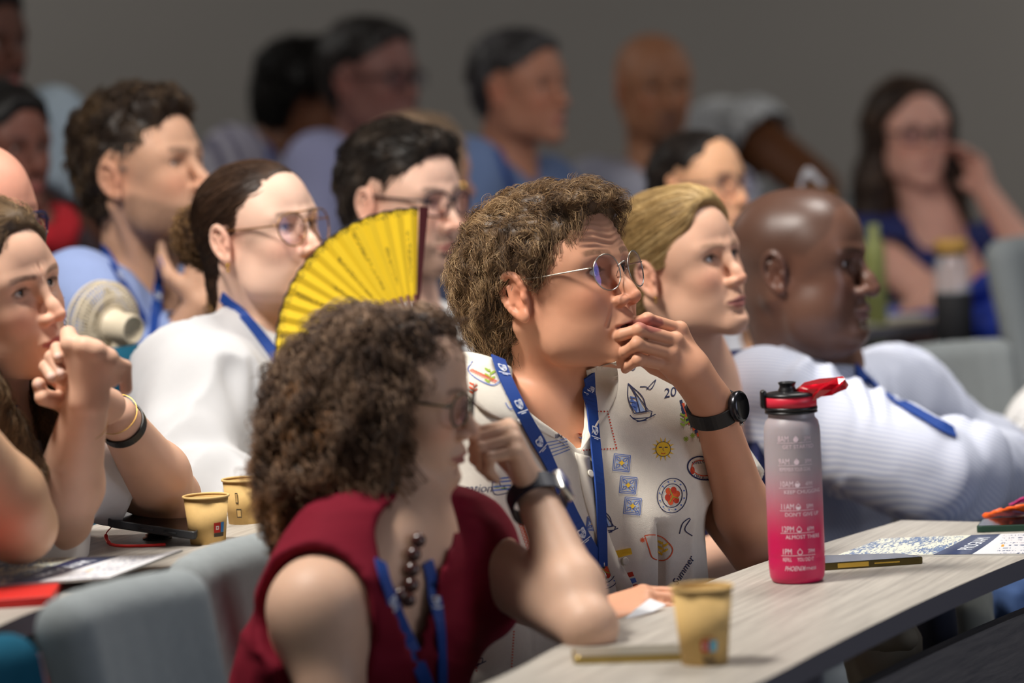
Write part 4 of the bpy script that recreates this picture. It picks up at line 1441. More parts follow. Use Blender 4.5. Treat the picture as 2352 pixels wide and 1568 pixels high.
def hops_lw(s):
    cap_ops(.012, top=.010, back=.02, side=.006)(s)
    for y in (-1, 1):
        s.cone((-.02, y * .078, .03), (-.03, y * .092, -.10), .034, .040, k=.04)
        s.cone((-.03, y * .092, -.10), (.005, y * .085, -.215), .040, .028, k=.04)
    s.cone((.03, .078, -.03), (.02, .082, -.20), .022, .020, k=.03)
    s.cone((.026, -.082, -.005), (.030, -.088, -.11), .016, .026, k=.02)
    s.cone((.030, -.088, -.11), (.050, -.060, -.235), .030, .030, k=.03)
    s.cone((.02, .05, -.13), (.05, .03, -.235), .03, .028, k=.03)
def hl_lw(q):
    x, y, z = q[:, 0], np.abs(q[:, 1]), q[:, 2]
    f = .070 - .030 * sstep(.02, .06, y)
    return np.maximum(np.minimum(z - (f + (x - .075) * .9), z - .01), np.minimum(.042 + .05 * sstep(-.06, -.13, z) - x, .26 + z))
def flow_lw(q):
    x, y, z = q.T
    return np.stack([np.where(z > .03, -.8, -.1), y * 9, -np.where(z > .06, .2, 1.1)], -1)
hair_obj(lw.root, lw.hf, lw.o, hops_lw, h=.005, n=5200, length=.075, m=16, flow=flow_lw, lift=.14, curl=.0045, freq=18, r=.00040, jit=.35, hmax=.012, clump=.7, cols=[(48, 36, 28), (84, 64, 46), (132, 104, 72), (168, 138, 98)], noise=(.006, 40), hl=hl_lw, gl=.45)
lanyard(lw, [(28, 930), (36, 1000), (44, 1060), (44, 1110)], w_=.010)
def band(root, a, b, t0, w_, r, m_, name, off=(0, 0, 0), squash=1.0, n=40, tilt=0.0, th=.0018):
    """strap round a limb from a to b at fraction t0"""
    c = a + (b - a) * t0 + np.asarray(off); d = nrm(b - a)
    u = nrm(np.cross(d, (0, 0, 1) if abs(d[2]) < .9 else (0, 1, 0))); v_ = np.cross(d, u)
    d2 = nrm(d + u * tilt)
    pr = [(-w_ / 2, 0), (-w_ / 2, th), (w_ / 2, th), (w_ / 2, 0)]
    V = []; F = []
    for i in range(n):
        th_ = 2 * PI * i / n
        e = math.cos(th_) * u + math.sin(th_) * v_ * squash
        e = e - d * (np.dot(e, u) * tilt)
        for s_, q in pr: V.append(c + e * (r + q) + d * s_)
    for i in range(n):
        j_ = (i + 1) % n
        for k in range(4): F.append((i * 4 + k, i * 4 + (k + 1) % 4, j_ * 4 + (k + 1) % 4, j_ * 4 + k))
    return link(name, V, F, m_, root, smooth=False)
blk = mat('black_leather', (24, 23, 25), rough=.45, noise=.1, nscale=300, bump=.3, bscale=500)
gold = mat('gold', (212, 170, 84), rough=.2, metal=1)
band(lw.root, lw.j['elr'], lw.j['wrr'], .80, .0012, .0305, gold, 'chain_bracelet', th=.0008, tilt=.25)
band(lw.root, lw.j['ell'], lw.j['wrl'], .90, .014, .0300, blk, 'watch_strap')
band(lw.root, lw.j['ell'], lw.j['wrl'], 1.02, .0010, .0292, gold, 'chain_bracelet', th=.0006)

# == arm at the frame's edge ==
fc = (30, 0, 0)
la = Person('person at the very edge with bare hairy forearm and elbow on the desk', head=P(-420, 640, 4.6), face=fc, turn=30, skin=(214, 172, 138), hair=(70, 54, 40),
    j=dict(neck=P(-440, 920, 4.62), shl=P(-230, 960, 4.80), ell=P(42, 1205, 4.73), wrl=P(-95, 985, 4.62), pel=P(-500, 1700, 4.7)), armr=(.050, .047, .049, .036))
la.body(h=.008)
la.shirt(mat('grey_jersey', (120, 122, 128), rough=.9), 't_shirt', sleeves=('l',), sl=.5, h=.01, fold=.004)
hair_obj(la.root, la.hf, la.o, cap_ops(.01), h=.01, n=0, hl=hairline)

# == woman with bun, white blouse ==
fc = (37, 7, 2)
bun = Person('smiling woman with hair in a low bun, round glasses and white long-sleeved blouse', head=head_at(EAR, 510, 562, 5.82, fc, .955), face=fc, scale=.955, turn=36,
    skin=(234, 194, 172), hair=(66, 46, 34), browc=(70, 50, 40), lips=(190, 120, 118), smile=1, lip=1.1, eye=.0055, gaze=(-.15, .1), nose=.95, hres=.0018, jaw=.88, iris=(60, 46, 38), ear=1.0, bvh=True,
    j=dict(neck=P(588, 775, 5.93), shl=P(720, 850, 6.10), shr=P(440, 895, 5.76), pel=P(480, 1500, 5.85), elr=P(432, 1130, 5.60), wrr=P(640, 1190, 5.50), ell=P(850, 1080, 5.95), wrl=P(930, 900, 5.83)), shw=.18)
def bun_extra(S):
    W = P(930, 900, 5.83)
    hand(S, W, P(938, 800, 5.82) - W, (.6, -.6, .2), (.0, .5, .3), curl=(.9, 1.0, 1.1, 1.1), sc_=.92)
bun.body(h=.006, extra=bun_extra)
bun.shirt(mat('white_blouse', (200, 200, 202), rough=.9, noise=.03, bump=.35, bscale=900, bdist=.0004), 'blouse', infl=.014, full=True, srad=.074, fold=.020, ffreq=10, cuff=.8, h=.0065, fscale=(1, 1, .5), neck=[(bun.j['neck'] + (0, 0, .12), bun.j['neck'] + (0, 0, .0), .085, .068), (bun.j['neck'] + bun.j['F'] * .05, bun.j['neck'] + bun.j['F'] * .12 - (0, 0, .15), .06, .02)])
def hops_bun(s):
    cap_ops(.004, side=.0)(s)
    s.ell((-.118, 0, .012), (.032, .045, .045), k=.006)
    s.ell((-.075, 0, -.075), (.030, .045, .05), k=.02)
    s.ell((-.085, 0, -.13), (.022, .035, .04), k=.02)
def hl_slick(q):
    x, y, z = q[:, 0], np.abs(q[:, 1]), q[:, 2]
    f = .076 - .045 * sstep(.025, .065, y)
    g1 = z - (f + (x - .070) * 1.0)
    g2 = np.minimum(-x + .047, z - .002)
    behind = np.minimum(-.022 - x, z + .150)
    return np.minimum(np.maximum(np.maximum(np.minimum(g1, z - .008), g2), behind), earcut(q))
hair_obj(bun.root, bun.hf, bun.o, hops_bun, h=.005, n=3600, length=.05, m=9, flow=flow_back, lift=.02, curl=0, r=.0005, jit=.1, hmax=.0016, taper=.0012, cols=[(40, 28, 22), (66, 46, 34), (96, 70, 50)], noise=(.002, 60), hl=hl_slick, gl=.7, clumps=False)
def hops_knot(s):
    s.ell((-.122, 0, .012), (.032, .042, .044), k=0); s.ell((-.086, 0, -.105), (.018, .03, .05), k=.02)
hair_obj(bun.root, bun.hf, bun.o, hops_knot, h=.006, n=1600, length=.035, m=12, lift=.6, curl=.006, freq=40, r=.0009, jit=.7, cols=[(60, 42, 28), (110, 80, 50), (160, 124, 80)], noise=(.006, 60), name='hair_knot')
glasses(bun.hf, bun.root, frame=(150, 110, 72), wd=.0265, ht=.0265, thick=.0014, metal=.7, x=.109, z=-.006, kind='aviator', gap=.036, tint=(200, 200, 255), lens=.06)
ear_stud(bun, (.004, -.088, -.046))
lanyard(bun, [(512, 680), (545, 712), (590, 765), (640, 830), (655, 880)], w_=.018)

# == dark haired man with glasses, white shirt ==
fc = (37, -3, 0)
gm = Person('man with short dark hair, glasses and goatee in white shirt behind the yellow hand fan', head=head_at(EAR, 842, 478, 6.22, fc, .98), face=fc, scale=.98, turn=38,
    skin=(228, 186, 164), hair=(40, 34, 30), lips=(190, 116, 108), beard=.8, beardc=(52, 42, 38), nose=1.15, eye=.005, hres=.0025, bvh=True,
    j=dict(neck=P(912, 700, 6.32), shl=P(1065, 815, 6.48), shr=P(795, 800, 6.12), pel=P(860, 1400, 6.3), ell=P(1150, 1080, 6.4), elr=P(780, 1080, 6.0), wrl=P(1230, 1120, 6.2), wrr=P(900, 1120, 5.85)), hands=True)
gm.body(h=.007)
gm.shirt(white, 'shirt', infl=.014, full=False, sl=.95, srad=.068, fold=.006, neck=[(gm.j['neck'] + (0, 0, .12), gm.j['neck'] + (0, 0, .02), .08, .066), (gm.j['neck'] + gm.j['F'] * .06 + (0, 0, .03), gm.j['neck'] + gm.j['F'] * .12 - (0, 0, .12), .05, .01)])
def collar(p, m_, h_=.036, r=.066, drop=.052, name='collar', open_=.035, th=.0022):
    """folded shirt collar with two points"""
    nb, F, L = p.j['neck'], p.j['F'], p.j['L']
    S = Sdf()
    fo = Frame(nb, np.stack([F, L, DOWN], 1))
    S.fr = fo
    n = 11
    for y in (-1, 1):
        pr = None
        for i in range(n):
            t = i / (n - 1)
            a = PI - t * (PI - .42)
            hi = .040 - .045 * t ** 1.5
            top = ((r - .004) * math.cos(a) + .004, y * (r - .002) * math.sin(a) + (y * .0), hi)
            out = ((r + .022 + .018 * t ** 3) * math.cos(a) + .004 + .01 * t ** 3, y * (r + .018) * math.sin(a), hi - h_ - drop * .5 * t ** 4)
            if pr: S.quad(pr[0], top, out, pr[1], th, k=.003)
            pr = (top, out)
    v, q = S.mesh(.004)
    return link(name, v, q, m_, p.root)
collar(gm, white)
def hops_short(top=.012, t=.006, front=0.0):
    def f(s):
        cap_ops(t, top=top, back=.006)(s)
        s.ell((.045, 0, .078 + top * .6), (.048, .052, .024), k=.02)
        if front: s.ell((.068, 0, .088), (.03, .045, front), k=.02)
    return f
hair_obj(gm.root, gm.hf, gm.o, hops_short(.014, front=.020), h=.006, n=3000, length=.030, m=7, flow=lambda q: np.stack([np.where(q[:, 2] > .06, .8, -.4), q[:, 1] * 8, np.where(q[:, 2] > .06, .2, -.9)], -1), lift=.35, curl=.002, freq=22, r=.0008, hmax=.008, clump=.5, cols=[(24, 20, 18), (44, 37, 32), (84, 72, 62)], noise=(.008, 45), hl=hl_short)
glasses(gm.hf, gm.root, frame=(34, 26, 34), wd=.026, ht=.020, thick=.0018, metal=0, x=.109, sq=3, tint=(120, 90, 255), lens=.12)

# == bearded man in light blue shirt ==
fc = (27, 9, 0)
bm = Person('man with swept-up brown hair and stubble beard in open light blue shirt', head=head_at(EAR, 257, 417, 6.38, fc, 1.05), face=fc, scale=1.05, turn=40,
    skin=(206, 160, 132), hair=(58, 44, 34), lips=(170, 108, 98), beard=.72, beardc=(84, 66, 54), nose=1.1, brow=1.1, hres=.0028, bvh=True, eye=.0045,
    j=dict(neck=P(318, 655, 6.50), shl=P(452, 720, 6.72), shr=P(178, 690, 6.34), pel=P(260, 1400, 6.5), elr=P(120, 1000, 6.3), wrr=P(200, 1180, 6.2), ell=P(335, 900, 6.40), wrl=P(462, 700, 6.36)))
def bm_extra(S):
    W = P(462, 700, 6.36)
    hand(S, W, P(470, 600, 6.38) - W, (.6, -.8, .1), (-.8, -.2, .3), curl=(.7, .8, .9, 1.0), sc_=1.0)
bm.body(h=.007, extra=bm_extra)
lblue = mat('light_blue_cotton', (150, 168, 214), rough=.85, noise=.06, nscale=60, bump=.3, bscale=800)
bm.shirt(lblue, 'shirt', infl=.014, full=True, srad=.070, fold=.008, ffreq=9, cuff=.62, neck=[(bm.j['neck'] + (0, 0, .12), bm.j['neck'] + (0, 0, .01), .08, .068), (bm.j['neck'] + bm.j['F'] * .05 + (0, 0, .01), bm.j['neck'] + bm.j['F'] * .13 - (0, 0, .20), .062, .012)])
collar(bm, lblue, h_=.045, r=.070)
hair_obj(bm.root, bm.hf, bm.o, hops_short(.022, front=.024, t=.005), h=.006, n=3200, length=.030, m=7, flow=lambda q: np.stack([np.where(q[:, 2] > .06, .3, -.4), q[:, 1] * 8, np.where(q[:, 2] > .06, .6, -.9)], -1), lift=.45, curl=.004, freq=26, r=.0009, hmax=.010, clump=.5, cols=[(34, 26, 22), (58, 44, 34), (100, 78, 54)], noise=(.010, 45), hl=hl_short,
         streak=lambda lp, c: c * (1 - (t := (sstep(-.03, .02, lp[:, 0]) * sstep(.055, .02, lp[:, 2]))[:, None] * .6)) + np.array(lin((150, 146, 142))) * t)
lanyard(bm, [(232, 560), (262, 620), (290, 670), (330, 740)], w_=.020, marks=(.6,))
lanyard(bm, [(372, 600), (360, 660), (358, 740), (350, 790)], w_=.018, marks=(.5,))

# == blonde woman ==
fc = (39, 10, 3)
bl = Person('blonde woman with tied-back hair in navy floral top looking up', head=head_at(EAR, 1489, 642, 5.74, fc, .935), face=fc, scale=.935, turn=40,
    skin=(214, 168, 142), hair=(176, 144, 94), browc=(120, 92, 66), browk=.55, lips=(168, 100, 98), lip=1.05, eye=.0058, gaze=(-.2, .2), iris=(60, 74, 84), nose=.9, hres=.0018, lash=True, jaw=.90, bvh=True,
    j=dict(neck=P(1592, 872, 5.86), shl=P(1722, 925, 6.00), shr=P(1470, 960, 5.72), pel=P(1500, 1600, 5.9), ell=P(1730, 1250, 5.85), wrl=P(1560, 1310, 5.62)), shw=.17)
bl.body(h=.006)
nav = mat('navy_floral', (34, 40, 84), rough=.8)
bl.shirt(nav, 'floral_top', infl=.010, sleeves=(), fold=.005, neck=[(bl.j['neck'] + (0, 0, .12), bl.j['neck'] + (0, 0, -.02), .08, .066), (bl.j['neck'] + bl.j['F'] * .03, bl.j['neck'] + bl.j['F'] * .14 - (0, 0, .16), .06, .03)],
    extra=lambda S: S.cone(bl.j['shl'] - bl.j['L'] * .02 + (0, 0, .01), bl.j['shl'] + (0, 0, -.06) + bl.j['F'] * .01, .062, .066, k=.04))
def hops_bl(s):
    cap_ops(.008, top=.010, back=.012, side=.002)(s)
    s.ell((.040, 0, .075), (.052, .062, .045), k=.02)
    s.cone((-.075, 0, -.04), (-.085, -.01, -.12), .038, .030, k=.04)
    s.cone((-.085, -.01, -.12), (-.060, -.03, -.20), .030, .018, k=.03)
def flow_bl(q):
    x, y, z = q.T
    return np.stack([-1 + 0 * x, y * 2, np.where(x < -.05, -1.2, -.38 - 1.5 * np.clip(np.abs(y) - .04, 0, .1) * 0)], -1)
hair_obj(bl.root, bl.hf, bl.o, hops_bl, h=.005, n=6500, length=.085, m=10, flow=flow_bl, lift=.02, curl=.0, r=.00040, jit=.07, hmax=.002, taper=.004, cols=[(104, 78, 46), (150, 120, 74), (190, 158, 106), (222, 196, 146)], noise=(.003, 40), hl=hl_slick, gl=.8, clumps=False)
ear_stud(bl, (.004, -.086, -.044), r=.0025)

# == bald man in striped shirt ==
fc = (24, -1, 0)
bk = Person('bald man with dark skin in white and blue striped shirt and blue lanyard', head=head_at(EAR, 1784, 628, 6.0, fc, 1.06), face=fc, scale=1.06, turn=30, dark=True,
    skin=(104, 72, 58), hair=(20, 16, 14), lips=(118, 84, 78), lip=1.5, nosew=1.4, nose=.9, jaw=1.10, fat=.012, neckw=1.28, brow=1.15, eye=.0052, iris=(30, 18, 12), brows=True, browc=(24, 18, 16), scalp=.35, scalpc=(30, 24, 22), hres=.002, sss=0, bvh=True,
    j=dict(neck=P(1862, 845, 6.16), shl=P(2060, 925, 6.42), shr=P(1768, 940, 5.92), pel=P(1700, 1500, 6.15), elr=P(2150, 1090, 5.86), wrr=P(2345, 1070, 6.10), ell=P(2230, 1040, 6.5), wrl=P(2380, 1110, 6.3), w=1.15), armr=(.06, .05, .045, .032), shw=.21, hands=True)
bk.body(h=.006)
def stripes(name, base, line, freq, axis=(1, .3, 0), wob=.02, duty=.5):
    m = bpy.data.materials.new(name); m.use_nodes = True
    nt = m.node_tree; b = nt.nodes['Principled BSDF']
    tc = nt.nodes.new('ShaderNodeTexCoord'); d = nt.nodes.new('ShaderNodeVectorMath'); d.operation = 'DOT_PRODUCT'; d.inputs[1].default_value = tuple(np.array(axis) * freq)
    n = nt.nodes.new('ShaderNodeTexNoise'); n.inputs['Scale'].default_value = 6
    a = nt.nodes.new('ShaderNodeMath'); a.operation = 'MULTIPLY_ADD'; a.inputs[1].default_value = wob * freq
    s_ = nt.nodes.new('ShaderNodeMath'); s_.operation = 'SINE'
    cr = nt.nodes.new('ShaderNodeValToRGB'); cr.color_ramp.elements[0].position = duty - .2; cr.color_ramp.elements[1].position = duty + .2
    cr.color_ramp.elements[0].color = (*lin(line), 1); cr.color_ramp.elements[1].color = (*lin(base), 1)
    mr = nt.nodes.new('ShaderNodeMapRange'); mr.inputs[1].default_value = -1
    nt.links.new(tc.outputs['Object'], d.inputs[0]); nt.links.new(tc.outputs['Object'], n.inputs['Vector'])
    nt.links.new(n.outputs[0], a.inputs[0]); nt.links.new(d.outputs['Value'], a.inputs[2]); nt.links.new(a.outputs[0], s_.inputs[0])
    nt.links.new(s_.outputs[0], mr.inputs[0]); nt.links.new(mr.outputs[0], cr.inputs[0]); nt.links.new(cr.outputs[0], b.inputs['Base Color'])
    b.inputs['Roughness'].default_value = .85
    MATS[name] = m
    return m
strp = stripes('striped_cotton', (222, 225, 236), (186, 193, 216), 900, (.25, .5, .83))
def bk_fold(p):
    a, b = bk.j['shr'].astype(np.float32), bk.j['elr'].astype(np.float32)
    d = (b - a) / np.linalg.norm(b - a)
    t = (p - a) @ d
    return -.0065 * np.clip(.4 + vnoise(p * 11 + 4), 0, 1) * np.sin(t * 95 + 9 * vnoise(p * 10) + 30 * (p[:, 2] - a[2])) * sstep(-.05, .08, t) * sstep(.42, .25, t)
bk.shirt(strp, 'shirt', infl=.016, full=True, srad=.084, fold=.012, ffreq=9, cuff=.86, h=.0055, wfold=bk_fold, neck=[(bk.j['neck'] + (0, 0, .14), bk.j['neck'] + (0, 0, .03), .10, .080), (bk.j['neck'] + bk.j['F'] * .09 + (0, 0, .05), bk.j['neck'] + bk.j['F'] * .15 - (0, 0, .06), .04, .01)])
collar(bk, strp, h_=.045, r=.088, drop=.04)
lanyard(bk, [(1962, 850), (2010, 890), (2080, 935), (2150, 975), (2190, 995)], w_=.024, marks=(.3, .7))
# ---------------------------------------------------------------- blurred rows behind
def person(label, feat, px, py, D, fc, sc_=1.0, neck=None, shl=None, shr=None, shirt=(200, 200, 210), hair=None, hops=None, hl=hl_short, strands=900, hlen=.022, sname='shirt', smat=None, sleeve=.6, coll=False, curl=.002, hcol=None, flow=None, hr=.0012, **o):
    hd = head_at(feat, px, py, D, fc, sc_)
    j = dict(neck=neck)
    if shl is not None: j['shl'] = shl
    if shr is not None: j['shr'] = shr
    for k in ('ell', 'elr', 'wrl', 'wrr', 'pel'):
        if k in o: j[k] = o.pop(k)
    extra = o.pop('extra', None)
    if extra is None:
        F_ = facing(o.get('turn', fc[0]))[:, 0]
        for a in ('l', 'r'):
            if 'el' + a in j and 'wr' + a not in j: j['wr' + a] = j['el' + a] + F_ * .225 + np.array([0, 0, -.05])
        o['hands'] = True
    o_sx = o.pop('shirt_extra', None)
    full = o.pop('full', False); srad = o.pop('srad', .068)
    p = Person(label, head=hd, face=fc, scale=sc_, j=j, hair=hair or (40, 32, 28), **o)
    p.body(h=.009, extra=extra)
    ex_s = o_sx
    m_ = smat or mat('cotton_%d_%d_%d' % shirt, shirt, rough=.9, noise=.05, nscale=30)
    p.shirt(m_, sname, h=.010, sl=sleeve, full=full, srad=srad, fold=.006, extra=ex_s)
    if coll: collar(p, m_)
    if hops:
        hair_obj(p.root, p.hf, p.o, hops, h=.008, n=strands, length=hlen, m=8, lift=.3, curl=curl, freq=25, r=hr, hl=hl, cols=hcol or [tuple(int(c * .7) for c in p.o['hair']), p.o['hair'], tuple(min(255, int(c * 1.4)) for c in p.o['hair'])], noise=(.006, 45), flow=flow)
    return p
def hops_long(s):
    cap_ops(.012, top=.006, back=.012, side=.006)(s)
    for y in (-1, 1):
        s.cone((-.01, y * .078, .02), (-.02, y * .088, -.12), .030, .036, k=.04)
        s.cone((-.02, y * .090, -.12), (.0, y * .110, -.28), .042, .045, k=.04)
    s.cone((-.06, 0, -.05), (-.07, 0, -.22), .06, .05, k=.04)
def hl_long(q):
    x, y, z = q[:, 0], np.abs(q[:, 1]), q[:, 2]
    f = .082 - .03 * sstep(.02, .06, y)
    return np.maximum(np.minimum(z - (f + (x - .07) * .9), z - .01), .030 - x)
# long haired woman on the right
lh = person('woman with long brown hair, glasses and navy top, hand in her hair', NOSE, 2136, 348, 8.6, (76, -2, 0), .97, neck=P(2140, 520, 8.74), shl=P(2290, 590, 8.85), shr=P(1985, 560, 8.72),
    ell=P(2395, 640, 8.55), wrl=P(2262, 440, 8.72), elr=P(2150, 690, 8.40), wrr=P(2050, 770, 8.15), shirt=(36, 46, 104), sleeve=.35, hair=(66, 48, 38), hops=hops_long, hl=hl_long, hlen=.06, curl=.004, flow=flow_down, skin=(222, 168, 150), lips=(170, 104, 100), turn=70, hcol=[(34, 25, 21), (66, 48, 38), (112, 86, 66)],
    extra=lambda S: (hand(S, P(2262, 440, 8.72), P(2232, 360, 8.72) - P(2262, 440, 8.72), (.6, .7, .2), (-.5, .3, .1), curl=(.5, .5, .55, .6), sc_=.85), hand(S, P(2050, 770, 8.15), P(1960, 790, 8.1) - P(2050, 770, 8.15), (0, -.3, .9), (0, .9, .3))))
glasses(lh.hf, lh.root, frame=(24, 20, 24), wd=.026, ht=.017, thick=.0024, metal=0, x=.110, sq=3, lens=.05)
# bald man with moustache
bd = person('bald man with moustache and goatee in pale grey shirt in the back row', NOSE, 1545, 246, 8.8, (72, -4, 0), 1.06, neck=P(1512, 395, 8.93), shl=P(1665, 450, 9.0), shr=P(1365, 440, 8.86), ell=P(1690, 720, 8.9), elr=P(1310, 720, 8.8),
    shirt=(178, 178, 192), sleeve=.8, coll=True, skin=(156, 108, 80), lips=(120, 76, 68), beard=.85, beardc=(44, 34, 30), goatee=True, turn=72, brow=1.15, nose=1.1, neckw=1.1)
# grey haired man in blue
gh = person('man with short grey hair in blue shirt with dark lanyard, back row', NOSE, 1303, 238, 8.35, (36, 1, 0), 1.02, neck=P(1160, 385, 8.46), shl=P(1255, 440, 8.66), shr=P(1075, 400, 8.30), ell=P(1330, 720, 8.5), elr=P(1060, 720, 8.2),
    shirt=(104, 124, 164), sleeve=.8, coll=True, hair=(70, 66, 66), hops=hops_short(.010), skin=(178, 124, 100), nose=1.15, turn=42, strands=700, hcol=[(40, 38, 40), (66, 62, 62), (110, 108, 112)],
    )
lanyard(gh, [(1138, 330), (1160, 400), (1190, 470), (1215, 540)], w_=.024)
# man with glasses
g2 = person('man with dark hair and glasses in lilac shirt in the back row', NOSE, 958, 222, 8.5, (38, 0, 0), 1.08, neck=P(830, 350, 8.62), shl=P(940, 400, 8.8), shr=P(735, 385, 8.45), ell=P(980, 700, 8.7), elr=P(700, 720, 8.3),
    shirt=(150, 152, 186), sleeve=.85, coll=True, hair=(44, 38, 36), hops=hops_short(.012), skin=(132, 92, 84), turn=40, strands=700)
glasses(g2.hf, g2.root, frame=(24, 20, 22), wd=.026, ht=.017, thick=.002, metal=0, x=.110, sq=3, lens=.04)
# curly dark hair seen from behind
def hops_ball(s):
    s.ell((-.020, 0, .030), (.098, .090, .088), k=0); s.ell((.070, 0, .080), (.05, .06, .045), k=.04); s.ell((-.06, 0, -.04), (.06, .075, .06), k=.04)
cd = person('person with bushy dark curly hair in striped shirt turned away, back row', (-.004, -.084, -.012), 694, 222, 8.75, (4, -6, 0), 1.05, neck=P(625, 355, 8.85), shl=P(730, 400, 9.05), shr=P(535, 370, 8.72), ell=P(780, 700, 9.0), elr=P(500, 700, 8.6),
    smat=stripes('grey_striped_cotton', (176, 172, 184), (112, 108, 128), 170, (.8, .6, 0)), sleeve=.8, hair=(20, 15, 13), hops=hops_ball, hl=lambda q: np.maximum(.052 - q[:, 0], q[:, 2] - .05), curl=.006, strands=2200, hlen=.045, skin=(112, 72, 50), turn=20)
lanyard(cd, [(612, 300), (618, 360), (612, 420)], w_=.022)
# far left dark bearded man in patterned shirt
fl = person('dark haired bearded man in blue and white patterned shirt, far back on the left', NOSE, 52, 150, 7.95, (36, -4, 0), 1.05, neck=P(-15, 262, 8.08), shl=P(125, 285, 8.3), shr=P(-170, 340, 7.9), ell=P(150, 520, 8.2), elr=P(-200, 640, 7.8),
    shirt=(176, 192, 204), sleeve=.85, hair=(24, 19, 17), hops=hops_short(.016), skin=(92, 58, 46), beard=.95, beardc=(22, 17, 15), turn=40, strands=700,
    smat=None)
# woman below him
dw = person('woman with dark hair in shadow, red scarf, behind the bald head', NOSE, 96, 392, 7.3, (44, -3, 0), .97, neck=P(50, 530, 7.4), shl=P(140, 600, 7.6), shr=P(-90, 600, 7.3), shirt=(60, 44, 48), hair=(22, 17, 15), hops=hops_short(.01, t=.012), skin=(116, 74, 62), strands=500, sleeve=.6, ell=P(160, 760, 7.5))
S = Sdf()
nb = dw.j['neck']
for i in range(14):
    a = 2 * PI * i / 14; b = 2 * PI * (i + 1) / 14
    S.cone(nb + np.array([.085 * math.cos(a), .085 * math.sin(a), .0 + .02 * math.sin(a * 2)]), nb + np.array([.085 * math.cos(b), .085 * math.sin(b), .02 * math.sin(b * 2)]), .026, .026, k=.02)
S.disp(lambda p: .006 * fbm(p * 40, 2))
v, q = S.mesh(.008); link('scarf', v, q, mat('red_scarf', (168, 22, 34), rough=.9), dw.root)
# pink bald head with glasses
pb = person('man with shaved pinkish head and blue-tinted glasses, half out of frame at the left', NOSE, 68, 585, 5.62, (36, -6, 0), 1.04, neck=P(-70, 690, 5.75), shl=P(40, 830, 5.95), shr=P(-230, 800, 5.6), shirt=(70, 74, 96), skin=(226, 162, 138), sleeve=.6, ell=P(80, 1010, 5.8), elr=P(-300, 1000, 5.5), pel=P(-150, 1300, 5.8))
glasses(pb.hf, pb.root, frame=(30, 36, 70), wd=.027, ht=.019, thick=.0022, metal=0, x=.110, sq=3, tint=(90, 110, 255), lens=.3)
# fair haired one behind the man with glasses
fh = person('person with sandy hair and earring mostly hidden behind the man with glasses', EAR, 1006, 420, 7.15, (-30, 0, 0), .96, neck=P(1015, 560, 7.25), shirt=(70, 78, 104), hair=(140, 116, 94), hops=hops_long, hl=lambda q: .085 - q[:, 0] + 0 * q[:, 1], skin=(190, 140, 116), strands=700, hlen=.05, flow=flow_down, sleeve=.6, eyes=False)
ear_stud(fh, (.012, -.150, -.02), r=.009, drop=False, rgb=(220, 222, 226))
# bending person in white
bp = person('person in white T-shirt bending forward beside the bald man in the back row', EAR, 1550, 470, 9.55, (150, -30, 0), 1.0, neck=P(1630, 360, 9.45), shl=P(1610, 300, 9.65), shr=P(1730, 310, 9.30), pel=P(1680, 800, 9.45), elr=P(1878, 430, 9.15), wrr=P(1892, 640, 9.10),
    shirt=(196, 198, 200), sleeve=.18, srad=.095, hair=(24, 20, 18), hops=hops_short(.01), skin=(96, 58, 34), armr=(.060, .056, .052, .04), strands=300, turn=150, shirt_extra=lambda S: (S.cone(P(1650, 320, 9.40), P(1715, 400, 9.40), .105, .10, k=.05)),
    )
# woman with glasses between the blonde and the bald man
wg = person('woman with dark hair and thin glasses behind the blonde woman', NOSE, 1716, 462, 7.0, (40, 4, 0), .88, neck=P(1655, 650, 7.12), shl=P(1745, 705, 7.3), shr=P(1560, 700, 6.98), shirt=(226, 226, 232), hair=(36, 28, 24), hops=lambda s: (cap_ops(.004)(s), s.cone((-.04, 0, -.02), (-.07, 0, -.16), .06, .04, k=.05)), hl=hl_slick, skin=(236, 180, 140), strands=700, turn=36, sleeve=.8, ell=P(1780, 900, 7.2), flow=flow_back)
glasses(wg.hf, wg.root, frame=(90, 80, 90), wd=.026, ht=.022, thick=.0012, metal=.5, x=.110, tint=(180, 160, 255), lens=.1)
# person hidden behind the bald man in striped shirt: only a clipped-up bun shows
hb = person('person with clipped-up auburn hair hidden behind the bald man in striped shirt', EAR, 1842, 600, 7.55, (10, -8, 0), .95, neck=P(1820, 760, 7.7), shirt=(214, 206, 196), hair=(150, 102, 58), hops=lambda s: (cap_ops(.006)(s), s.ell((.01, 0, .118), (.035, .04, .025), k=.01), s.sph((-.035, 0, .118), .018, k=.01)), hl=hl_slick, skin=(214, 164, 136), strands=700, curl=.005, sleeve=.6, hlen=.05)
m = MB()
for i in range(5):
    y0 = -.03 + i * .015
    v, f = tube(smooth_path([hb.hf.w((-.03, y0, .125)), hb.hf.w((-.02, y0, .175 - abs(y0) * .3)), hb.hf.w((.02, y0 * 1.1, .145))], 5), .0045, 6); m.add(v, f)
m.build('hair_claw', mat('clear_acrylic', (240, 240, 245), rough=.08, trans=.7, coat=.5), hb.root)
# white shirt at the right edge
we = person('person in white shirt of whom only a sleeve shows, right of the grey rounded chair', EAR, 2500, 700, 6.75, (24, 0, 0), 1.0, neck=P(2500, 900, 6.85), shl=P(2620, 960, 7.1), shr=P(2425, 1000, 6.62), shirt=(228, 226, 224), hair=(50, 40, 32), hops=hops_short(.01), skin=(214, 170, 146), strands=200, sleeve=.9, srad=.08, elr=P(2390, 1080, 6.55), wrr=P(2520, 1130, 6.5), pel=P(2400, 1350, 6.8))
bpy.context.view_layer.update()
